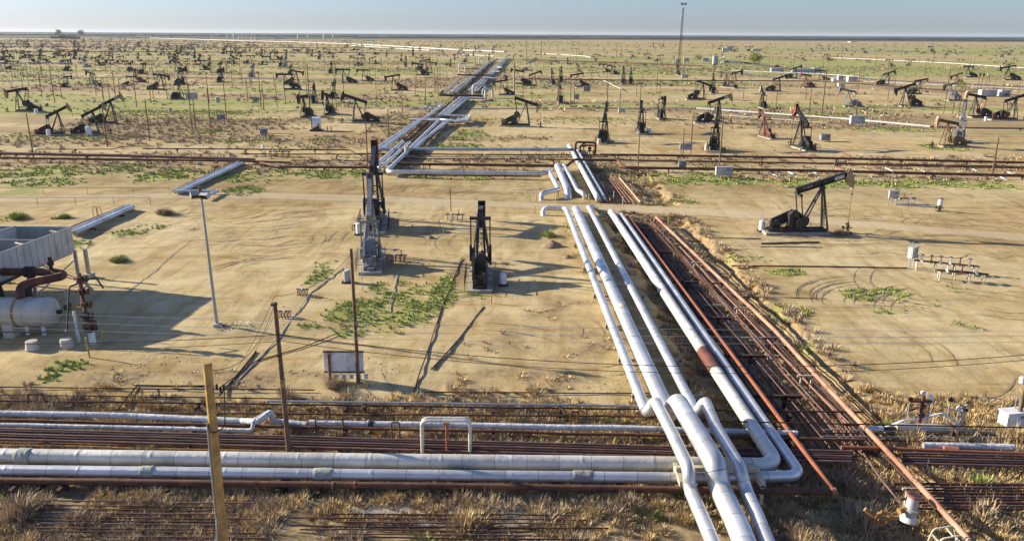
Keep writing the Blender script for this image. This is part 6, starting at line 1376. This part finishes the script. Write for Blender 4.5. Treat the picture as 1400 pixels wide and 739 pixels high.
for px in (-20, 60, 120, 183, 232):
    g = U(px, 266) - fr2.location; MB().cyl((g.x, g.y, -.1), (g.x, g.y, 1.2), .04, n=6).build('post', 'yellow_post', fr2); tops.append(Vector((g.x, g.y, 1.15)))
MB().tube(tops, .035, 6, .1).build('top_rail', 'wood_grey', fr2)
for k, px in enumerate((128, 133)):
    g = U(px, 296); pipe([Vector((g.x, g.y, -.1)), Vector((g.x, g.y, 1.3)), Vector((g.x + .35, g.y + .3, 1.5)), Vector((g.x + .5, g.y + .6, -.1))], .06, 'yellow_post', ['left', 'right'][k] + ' of two small yellow hoops by the slanting pipes', 'yellow hoops', 6, bend=.3, name='hoop', cat='hoop')
# white spool lower right and yellow steps
g = U(1243, 705, -.3); sp_ = empty('valve_spool', (g.x, g.y, -.4)); sp_.rotation_euler = (R(-4), R(6), 0); sp_.scale = (.82,)*3; tag(sp_, 'pale pink spool shaped valve housing with rusty rim at lower right', 'valve housing')
MB().cyl((0, 0, .2), (0, 0, 1.55), .40, .36, 22).build('barrel', 'panel_grey', sp_); MB().cyl((0, 0, 1.55), (0, 0, 1.7), .5, n=22).build('rim_flange', 'rust_pink', sp_); MB().cyl((0, 0, 1.71), (0, 0, 1.73), .36, n=20).build('opening', 'rust_dark', sp_); MB().cyl((0, 0, .55), (0, 0, .7), .52, n=22).build('collar', 'panel_grey', sp_); MB().cyl((0, 0, -.2), (0, 0, .2), .6, .5, 22).build('foot', 'white_paint', sp_)
MB().cyl((-.9, -.2, .5), (-.35, 0, .6), .2, n=12).build('side_nozzle', 'ochre_pipe', sp_); MB().cyl((.35, 0, .55), (.95, -.05, .45), .2, n=12).build('side_nozzle', 'ochre_pipe', sp_)
g = U(1206, 715, -.3); m_ = MB()
for k in range(7): a = k/7*6.28; m_.cyl((g.x + .42*math.cos(a), g.y, .0 + .42*math.sin(a)), (g.x + .42*math.cos(a + .9), g.y + .1, .0 + .42*math.sin(a + .9)), .07, n=6)
m_.cyl((g.x - .9, g.y + .3, .4), (g.x - .2, g.y, -.1), .12, n=10); m_.cyl((g.x - .3, g.y, 0), (g.x + .9, g.y + .1, 0), .13, n=10); tag(m_.build('gate_valve', 'ochre_pipe'), 'rusty ochre valve wheel left of the pale spool', 'valve')
g = U(1296, 755, 0); st_ = empty('steel_steps', (g.x, g.y, -.2)); tag(st_, 'cream tube stile at the bottom edge beside the pink pipe', 'steps')
for s in (-.4, .4): MB().tube([Vector((-1., s, 0)), Vector((-.7, s, 1.3)), Vector((.3, s, 1.5)), Vector((.7, s, .2))], .045, 8, .25).build('side_rail', 'head_cream', st_)
for x, z in ((-.85, .5), (-.72, 1.0), (-.1, 1.4), (.45, .9)): MB().bar((x, -.4, z), (x, .4, z), .06).build('rung', 'head_cream', st_)
# near right valve skid
g = U(1262, 583); vk = empty('valve_skid', (g.x, g.y, gh(g.x, g.y))); tag(vk, 'pale valve skid with tall cross shaped stem and hose elbows at right', 'valve skid')
MB().cyl((-2.1, -.5, .55), (1.9, -.7, .55), .3, n=14).build('horizontal_vessel', 'tank_cream', vk); MB().dome((1.9, -.7, .55), (1, 0, 0), .3, .25, 14, 3).build('vessel_end', 'tank_cream', vk)
m_ = MB().cyl((-.3, 0, 0), (-.3, 0, 2.6), .13, n=10); m_.cyl((-1.1, 0, 2.2), (.3, 0, 2.2), .1, n=8); m_.cyl((-1.1, 0, 1.5), (-.3, 0, 1.9), .09, n=8); m_.cyl((-.3, 0, 1.1), (-.3, 0, 1.3), .26, n=12); m_.cyl((-.3, 0, 1.8), (-.3, 0, 1.95), .24, n=12); m_.build('stem', 'rust_brown', vk)
for k, (x, y, z) in enumerate([(-1.15, 0, 2.35), (-.3, .1, 2.75), (1.7, .3, 2.2), (2.3, .2, 1.6), (2.7, .1, 1.5), (.2, 0, 2.5)]):
    q_ = MB().cyl((x, y, .3), (x, y, z), .04, n=6).build('riser', 'galvanised', vk); MB().cyl((x, y - .06, z), (x, y + .06, z), .16, n=12).build('gauge', 'white_paint' if k % 2 else 'rust_dark', q_)
MB().tube([Vector((-2.8, -.2, .3)), Vector((-1.6, -.4, 1.0)), Vector((-.3, 0, .9)), Vector((1.2, .1, 1.3)), Vector((2.6, -.2, .3))], .07, 8, .3).build('hose', 'white_paint', vk); MB().cyl((-4.6, -.6, .45), (-3.0, -.6, .45), .22, n=12).build('silver_stub', 'silver', vk); MB().cyl((-3., -.6, .45), (-2.0, -.6, .45), .17, n=12).build('black_coupling', 'black_paint', vk)
g = U(1312, 583); m_ = MB().cyl((g.x, g.y, -.2), (g.x, g.y, 1.4), .06, n=6); m_.cyl((g.x - .25, g.y, 1.1), (g.x + .25, g.y, 1.1), .07, n=6); m_.cyl((g.x, g.y - .04, 1.45), (g.x, g.y + .04, 1.45), .15, n=10); m_.cyl((g.x, g.y, .5), (g.x, g.y, .7), .13, n=8); tag(m_.build('gauge_post', 'galvanised'), 'grey gauge post right of the valve skid', 'gauge post')
g = U(1298, 612); pipe([Vector((g.x + .4, g.y, 1.2)), Vector((g.x + .35, g.y - .1, -.2))], .06, 'rust_dark', 'short rusty upright joining the raised rail at right', None, 6, name='riser_pipe'); m_ = MB().cyl(U(1290, 613, .3), U(1310, 615, .3), .22, n=10); tag(m_.build('flange_joint', 'rust_pink'), 'rusty flanged joint on the orange pipe at right', 'flange', 'flanges')
# trench debris: dirt heap at the trench head
for k, (px, py, r) in enumerate([(755, 337, 1.2), (776, 353, .7), (588, 325, .5)]):
    g = U(px, py); vs = []; n = 14
    for i in range(5):
        for j in range(n): rr = r*(1 - i/4)*(.8 + .4*random.random()); a_ = 2*math.pi*j/n; vs.append((g.x + rr*math.cos(a_)*1.2, g.y + rr*math.sin(a_), -.05 + r*.7*(i/4)**.8 + random.uniform(-.05, .05)))
    m_ = MB(); m_.add(vs, [(i*n + j, i*n + (j + 1) % n, (i + 1)*n + (j + 1) % n, (i + 1)*n + j) for i in range(4) for j in range(n)], 0, None, True)
    tag(m_.build('dirt_heap', 'rubble'), ['brown dirt heap left of the three silver pipes', 'low pile of clods under the slim silver pipe', 'tiny dirt heap by the slender mast'][k], 'dirt heap', 'dirt heaps')
# ------------------------------------------------------------------ mast, tank, trees, cars, far plant
g = U(928, 92); ms = empty('lattice_mast', (g.x, g.y, 0)); ms.rotation_euler = (0, R(.9), 0); tag(ms, 'tall slender lattice radio mast rising above the horizon', 'mast'); hm_ = height_for(g.x, g.y, 2) + 3
lm = MB(); ht = 0; pr = [(1.3*math.cos(R(a)), 1.3*math.sin(R(a))) for a in (90, 210, 330)]
for x, y in pr: lm.bar((x, y, 0), (x*.45, y*.45, hm_*.86), .17)
k = 0; z = 0
while z < hm_*.84:
    f0 = 1 - .55*z/(hm_*.86); z2 = z + 2.4; f1 = 1 - .55*z2/(hm_*.86)
    for i in range(3): a, b = pr[i], pr[(i + 1) % 3]; lm.bar((a[0]*f0, a[1]*f0, z), (b[0]*f1, b[1]*f1, z2), .14); lm.bar((a[0]*f0, a[1]*f0, z), (b[0]*f0, b[1]*f0, z), .12)
    z = z2
lm.build('lattice', 'rust_dark', ms); MB().cyl((0, 0, hm_*.84), (0, 0, hm_), .2, .1, 8).build('top_rod', 'galvanised', ms)
for s in (-2.2, -1, 1, 2.2): MB().box((s*.9, 0, hm_ - 5), (1.0, .6, 1.8)).build('antenna_panel', 'tank_green', ms)
MB().bar((-2.4, 0, hm_ - 5), (2.4, 0, hm_ - 5), .25).build('antenna_arm', 'galvanised', ms); MB().cyl((-.7, 0, hm_*.75), (-.7, -.6, hm_*.75), .8, n=12).build('dish', 'white_paint', ms)
cabinet(926, 86, 4, 3, 3, 'galvanised', 'grey hut at the foot of the lattice mast', .1, 'hut'); cabinet(938, 84.5, 5, 3, 3, 'tank_green', 'blue grey skid box right of the mast foot', .3); cabinet(964, 83.5, 6, 3, 2.6, 'galvanised', 'dark skid left of the silver tank', .2)
g = U(977, 88.5); tk = empty('storage_tank', (g.x, g.y, 0)); tag(tk, 'upright silver green storage tank on the grey yard', 'tank'); MB().cyl((0, 0, 0), (0, 0, 7.3), 2.3, n=24).build('shell', 'tank_green', tk); MB().cyl((0, 0, 7.3), (0, 0, 7.8), 2.3, .6, 24).build('roof', 'tank_green', tk); MB().bar((2.35, -.3, .2), (2.35, -.3, 7.4), .15, .5).build('ladder', 'galvanised', tk)
def car(px, py, mat, label, rz, bed=False):
    g = U(px, py); c_ = empty('parked_car', (g.x, g.y, .1), R(rz)); tag(c_, label, 'car', 'parked vehicles')
    pf = [(-2.4, .45), (-2.4, 1.05), (-1.0, 1.15), (-.5, 1.15), (-.2, 1.15)] ; m_ = MB()
    m_.prism([(-2.5, .4), (2.5, .4), (2.55, .85), (1.4, 1.05), (-2.5, 1.1)], -.9, .9); m_.prism([(-.9 if bed else -2.1, 1.08), (1.3, 1.04), (.6, 1.72), (-.7 if bed else -1.8, 1.75)], -.8, .8); m_.build('body', mat, c_)
    MB().prism([(-.8 if bed else -1.9, 1.16), (1.1, 1.14), (.55, 1.6), (-.65 if bed else -1.65, 1.62)], -.82, .82).build('window', 'glass_dark', c_)
    for x in (-1.6, 1.6):
        for y in (-.85, .85): MB().cyl((x, y - .12, .4), (x, y + .12, .4), .38, n=12).build('wheel', 'rubber', c_)
car(989, 86.5, 'white_paint', 'white pickup parked on the grey yard', 5, True); car(994, 86, 'car_dark', 'dark car parked right behind the white pickup', 20); car(990, 79.5, 'white_paint', 'white car parked beyond the grey yard', 60)
car(1063, 92.3, 'head_red', 'red car on the asphalt road', -10); car(1094, 96.8, 'head_red', 'small red truck at the white trailers', 10, True)
for k, (px, py, w_, h_) in enumerate([(1062, 99, 9, 2.6), (1098, 101, 16, 3.), (1092, 99.5, 5, 2.6), (1116, 98.5, 5, 2.4), (1034, 70.5, 14, 3.5), (997, 70, 9, 7), (991, 71, 8, 5)]):
    g = U(px, py); o = MB().box((0, 0, h_/2 + .3), (w_, 3, h_)); t = empty('trailer', (g.x, g.y, 0)); o.build('body', 'dull_white' if k != 5 else 'tank_green', t); MB().box((0, 0, h_ + .36), (w_ + .3, 3.3, .12)).build('roof', 'roof_white', t)
    for s in (-.35, .35): MB().cyl((s*w_, -1.4, .4), (s*w_, -1.7, .4), .4, n=10).build('wheel', 'rubber', t)
    tag(t, ['white trailer below the asphalt road, left one', 'long white trailer below the asphalt road', 'small white trailer between the two larger ones', 'white trailer nearest the brown pumpjack', 'low cream trailer beyond the round tree', 'tall grey plant box beyond the grey yard', 'white plant box beyond the grey yard'][k], 'trailer', 'trailers and site boxes')
def tree(px, py, h_, w_, label, dense=2600, tone=GRN, trunk=True):
    g = U(px, py); t = empty('round_tree', (g.x, g.y, 0)); tag(t, label, 'tree')
    m_ = MB()
    if trunk: m_.cyl((0, 0, -.1), (.2, 0, h_*.45), .28, .16, 8); [m_.cyl((.15, 0, h_*.3), (w_*.3*math.cos(a), w_*.3*math.sin(a), h_*.6), .12, .05, 6) for a in (0, 1.3, 2.6, 3.9, 5.2)]
    else: m_.cyl((0, 0, -.1), (0, 0, h_*.3), .15, .1, 6)
    m_.build('trunk', 'bark', t)
    n = dense; cl = rng.normal(0, 1, (26, 3)); cl /= np.linalg.norm(cl, axis=1)[:, None]; cl *= rng.uniform(.35, .95, (26, 1)); ci = rng.integers(0, 26, n)
    d = rng.normal(0, .2, (n, 3)) + cl[ci]; c_ = np.array([0, 0, h_*.58]) + d*np.array([w_*.5, w_*.5, h_*.42]); c_[:, 2] = np.maximum(c_[:, 2], .3)
    a1 = rng.normal(0, 1, (n, 3)); a2 = rng.normal(0, 1, (n, 3)); a1 /= np.linalg.norm(a1, axis=1)[:, None]; a2 /= np.linalg.norm(a2, axis=1)[:, None]; s_ = .3*(h_/9)**.6*(3 if h_ > 20 else 1)
    vs = np.stack([c_ + a1*s_, c_ - a1*s_*.5 + a2*s_, c_ - a1*s_*.5 - a2*s_], 1).reshape(-1, 3); me = bpy.data.meshes.new('crown'); fast_mesh(me, vs, np.arange(3*n).reshape(-1, 3), False)
    tn = np.asarray(tone)[rng.integers(0, len(tone), 26)][ci]*rng.uniform(.7, 1.25, n)[:, None]*.8; at = me.color_attributes.new('tone', 'FLOAT_COLOR', 'POINT'); at.data.foreach_set('color', np.repeat(np.concatenate([tn, np.ones((n, 1))], 1), 3, 0).astype(np.float32).ravel()); me.materials.append(MATS['leaf_blades'])
    o = bpy.data.objects.new('crown', me); C.objects.link(o); o.parent = t
tree(1031, 90, 10.5, 12.5, 'round green tree standing alone beside the asphalt road'); tree(955, 83, 6.5, 9, 'low green bush tree between the mast and the tank', 1400, trunk=False)
tree(80, 50, 34, 36, 'dark tall tree at the far left horizon, left of two', 900); tree(111, 50, 34, 34, 'dark tall tree at the far left horizon, right of two', 900)
tree(1314, 123, 4, 8, 'bright green bush among the pumpjacks at right', 900, trunk=False)
for k, (px, py, h_, w_) in enumerate([(90, 53, 9, 50), (101, 53.5, 8, 40), (75, 53, 7, 26)]):
    g = U(px, py); b_ = MB().box((g.x, g.y, h_/2), (w_, 15, h_)); b_.prism([(g.x - w_/2 - 1, h_), (g.x + w_/2 + 1, h_), (g.x, h_*1.3)], g.y - 8, g.y + 8); tag(b_.build('plant_building', 'rust_mauve'), ['long dark plant building between the two far trees', 'second dark plant building nearer the right far tree', 'small dark plant building below the left far tree'][k], 'building', 'far plant buildings')
for k, (px, py, hp, wp) in enumerate([(203, 52, 4, 1.6), (207, 52, 4, 1.6), (234, 53, 5, 2), (290, 52, 3, 2), (311, 52, 4, 2), (320.5, 53, 6.5, 3), (327, 54, 4, 2), (331, 54, 4, 1.6), (336, 54, 3, 1.5), (344, 54, 4, 1.8), (349, 54, 4, 1.5), (408, 53.5, 6, 2.6), (421.5, 51.5, 3.5, 2.2), (443, 55, 7.5, 2.2), (456, 51.5, 4, 2.4), (426, 48, 1, 2), (454, 55.5, 2, 2), (460, 56, 2, 1.5), (470, 56, 2.2, 2), (473, 56, 2.4, 1.6)]):
    g = U(px, py); s_ = g.y/F; m_ = MB().cyl((0, 0, 0), (0, 0, hp*s_), wp*s_/2, n=14); m_.cyl((0, 0, hp*s_), (0, 0, hp*s_*1.06), wp*s_/2, wp*s_*.2, 14); m_.bar((wp*s_/2, 0, 0), (wp*s_/2, 0, hp*s_), s_*.15)
    o = m_.build('far_silo', 'roof_white' if k != 2 else 'rust_pink', loc=(g.x, g.y, 0)); tag(o, f'white silo on the horizon plant, {ORD[k + 1]} from the left of twenty' if k != 2 else 'pinkish silo on the horizon plant, third from the left', 'silo', 'white silos of the horizon plant')
for k, (px, py, w_, h_) in enumerate([(222, 52, 6, 1.5), (272, 52.5, 4, 1), (383, 53, 12, 2), (186, 52, 8, 1.4), (168, 51, 12, 1.2), (505, 56.5, 8, 1.2), (280, 53, 10, 1.5), (355, 54, 8, 1.5), (1165, 58, 8, 1), (1010, 52, 3, .8)]):
    g = U(px, py); s_ = g.y/F; m_ = MB().box((0, 0, h_*s_/2), (w_*s_, 30, h_*s_)); m_.prism([(-w_*s_/2, h_*s_), (w_*s_/2, h_*s_), (0, h_*s_*1.25)], -15, 15); tag(m_.build('far_shed', 'roof_white', loc=(g.x, g.y, 0)), f'low pale shed on the horizon, {["beside the pink silo", "left of the silo row", "long one left of the tall silo", "at the start of the white line", "far left by the tall trees", "right of the last silo", "brown one before the silo row", "right of the silo row", "in the right hand plain", "beyond the round tree"][k]}', 'shed', 'low sheds on the horizon')
# orchards and shelter belts on the horizon: long low masses
def orchard(y0, x0, x1, h_, label, depth=500):
    vs = []; n = 420; rows_ = 3
    for j in range(rows_):
        for i in range(n + 1):
            x = x0 + (x1 - x0)*i/n; vs.append((x, y0 + depth*j/(rows_ - 1) + 60*(float(vn(i*.11, y0*.01)) - .5), h_*(.8 + .4*float(vn(i*.7, j*3.1 + y0)))))
    front = [(v[0], v[1] - 3, -1) for v in vs[:n + 1]]; m_ = MB(); k = n + 1
    m_.add(front + vs, [(j*k + i, j*k + i + 1, (j + 1)*k + i + 1, (j + 1)*k + i) for j in range(rows_) for i in range(n)])
    tag(m_.build('far_orchard', 'far_orchard'), label, kind='stuff')
orchard(4700, -900, 7500, 6, 'dark line of orchard trees on the right horizon'); orchard(6500, -9000, 9000, 9, 'dark green orchard belt along the horizon', 1500); orchard(11000, -14000, 16000, 14, 'farthest bluish tree belt on the horizon', 2500); orchard(5400, -5200, -700, 8, 'dark tree belt behind the silos at left', 800)
# loose shrubs that can be told apart
def shrub(px, py, r, tone, label, h_=None, n=900):
    g = U(px, py); z0 = gh(g.x, g.y); h_ = h_ or r*.8
    o = clumps('shrub', 'dry_blades' if tone is not GRN else 'green_blades', [(g.x + random.gauss(0, r*.3), g.y + random.gauss(0, r*.3), z0) for _ in range(14)], h_, r*.8, n//14, tone, None, .035, .65, kind='thing')
    tag(o, label, 'shrub', 'shrubs that stand apart'); del o['kind']
for a_ in [(165, 357, .9, GRN, 'round green shrub alone right of the steel column'), (88, 298, .8, GRN, 'small bright green shrub behind the panelled deck'), (25, 299, 1.1, GRN, 'bright green shrub pair behind the deck at the left edge'), (750, 323, 1., GRN, 'round green shrub left of the three silver pipes'), (225, 293, 1.2, BRN, 'dark round shrub beside the road at left'),
           (460, 530, .9, BRN, 'tall tangled brown shrub at the foot of the billboard'), (1170, 590, 1.2, BRN, 'grey brown shrub in the trench left of the pink pipe'), (1250, 600, 1., TAN, 'two humped straw coloured shrub beside the short white pipe'), (1160, 640, 1.3, BRN, 'large brown shrub beside the orange pipe corner'), (30, 700, 1.3, BRN, 'large brown shrub in the lower left corner'),
           (1215, 578, .5, GRN, 'small green shrub left of the valve skid'), (1345, 655, .8, GRN, 'green tuft in the brush at the right side'), (575, 735, .7, GRN, 'pale green tuft at the bottom edge, middle'), (895, 700, .45, GRN, 'dark green shrub left of the bridge pipes at the bottom'), (1390, 600, 1.4, TAN, 'wide straw coloured shrub at the right edge below the white box'), (1340, 695, .9, BRN, 'low brown shrub at the edge of the sand at lower right'), (1152, 320, .9, TAN, 'small tan shrub at the wellhead of the lone pumpjack'), (860, 690, 1., BRN, 'grey brown shrub left of the slim bridge pipe'), (640, 712, 1.1, TAN, 'golden tan shrub at the bottom middle'), (1185, 690, 1.4, BRN, 'dark brown shrub left of the pale spool')]:
    shrub(*a_)

# plate and small lettering on the beam of the lone right pumpjack, plates on two others
for nm, plate in (('pumpjack.003', True), ('pumpjack.007', True), ('pumpjack.008', True), ('pumpjack.015', True)):
    o = bpy.data.objects[nm]; tl = min(TILTS, key=lambda q: abs(q - PJ[int(nm[-3:])][3])); Rm = Matrix.Rotation(-R(tl), 3, 'Y')
    bm_o = [c for c in o.children if c.name.startswith('walking_beam')][0]
    MB().box(Vector((0, 0, PIV)) + Rm @ Vector((2.3, -.25, .44)), (1.3, .03, .46), Rm).build('name_plate', 'panel_grey', bm_o)
    if nm == 'pumpjack.003':
        f = bpy.data.curves.new('lettering', 'FONT'); f.body = 'TM42-8'; f.size = .42; f.extrude = .01
        t0 = bpy.data.objects.new('lettering', f); C.objects.link(t0); bpy.context.view_layer.update()
        lm_ = bpy.data.meshes.new_from_object(t0.evaluated_get(bpy.context.evaluated_depsgraph_get())); bpy.data.objects.remove(t0); lm_.materials.clear(); lm_.materials.append(MATS['panel_grey'])
        t = bpy.data.objects.new('lettering', lm_); C.objects.link(t); t.parent = bm_o; t.location = Vector((0, 0, PIV)) + Rm @ Vector((-2.6, -.06, .30)); t.rotation_euler = (R(90), -R(tl), 0)
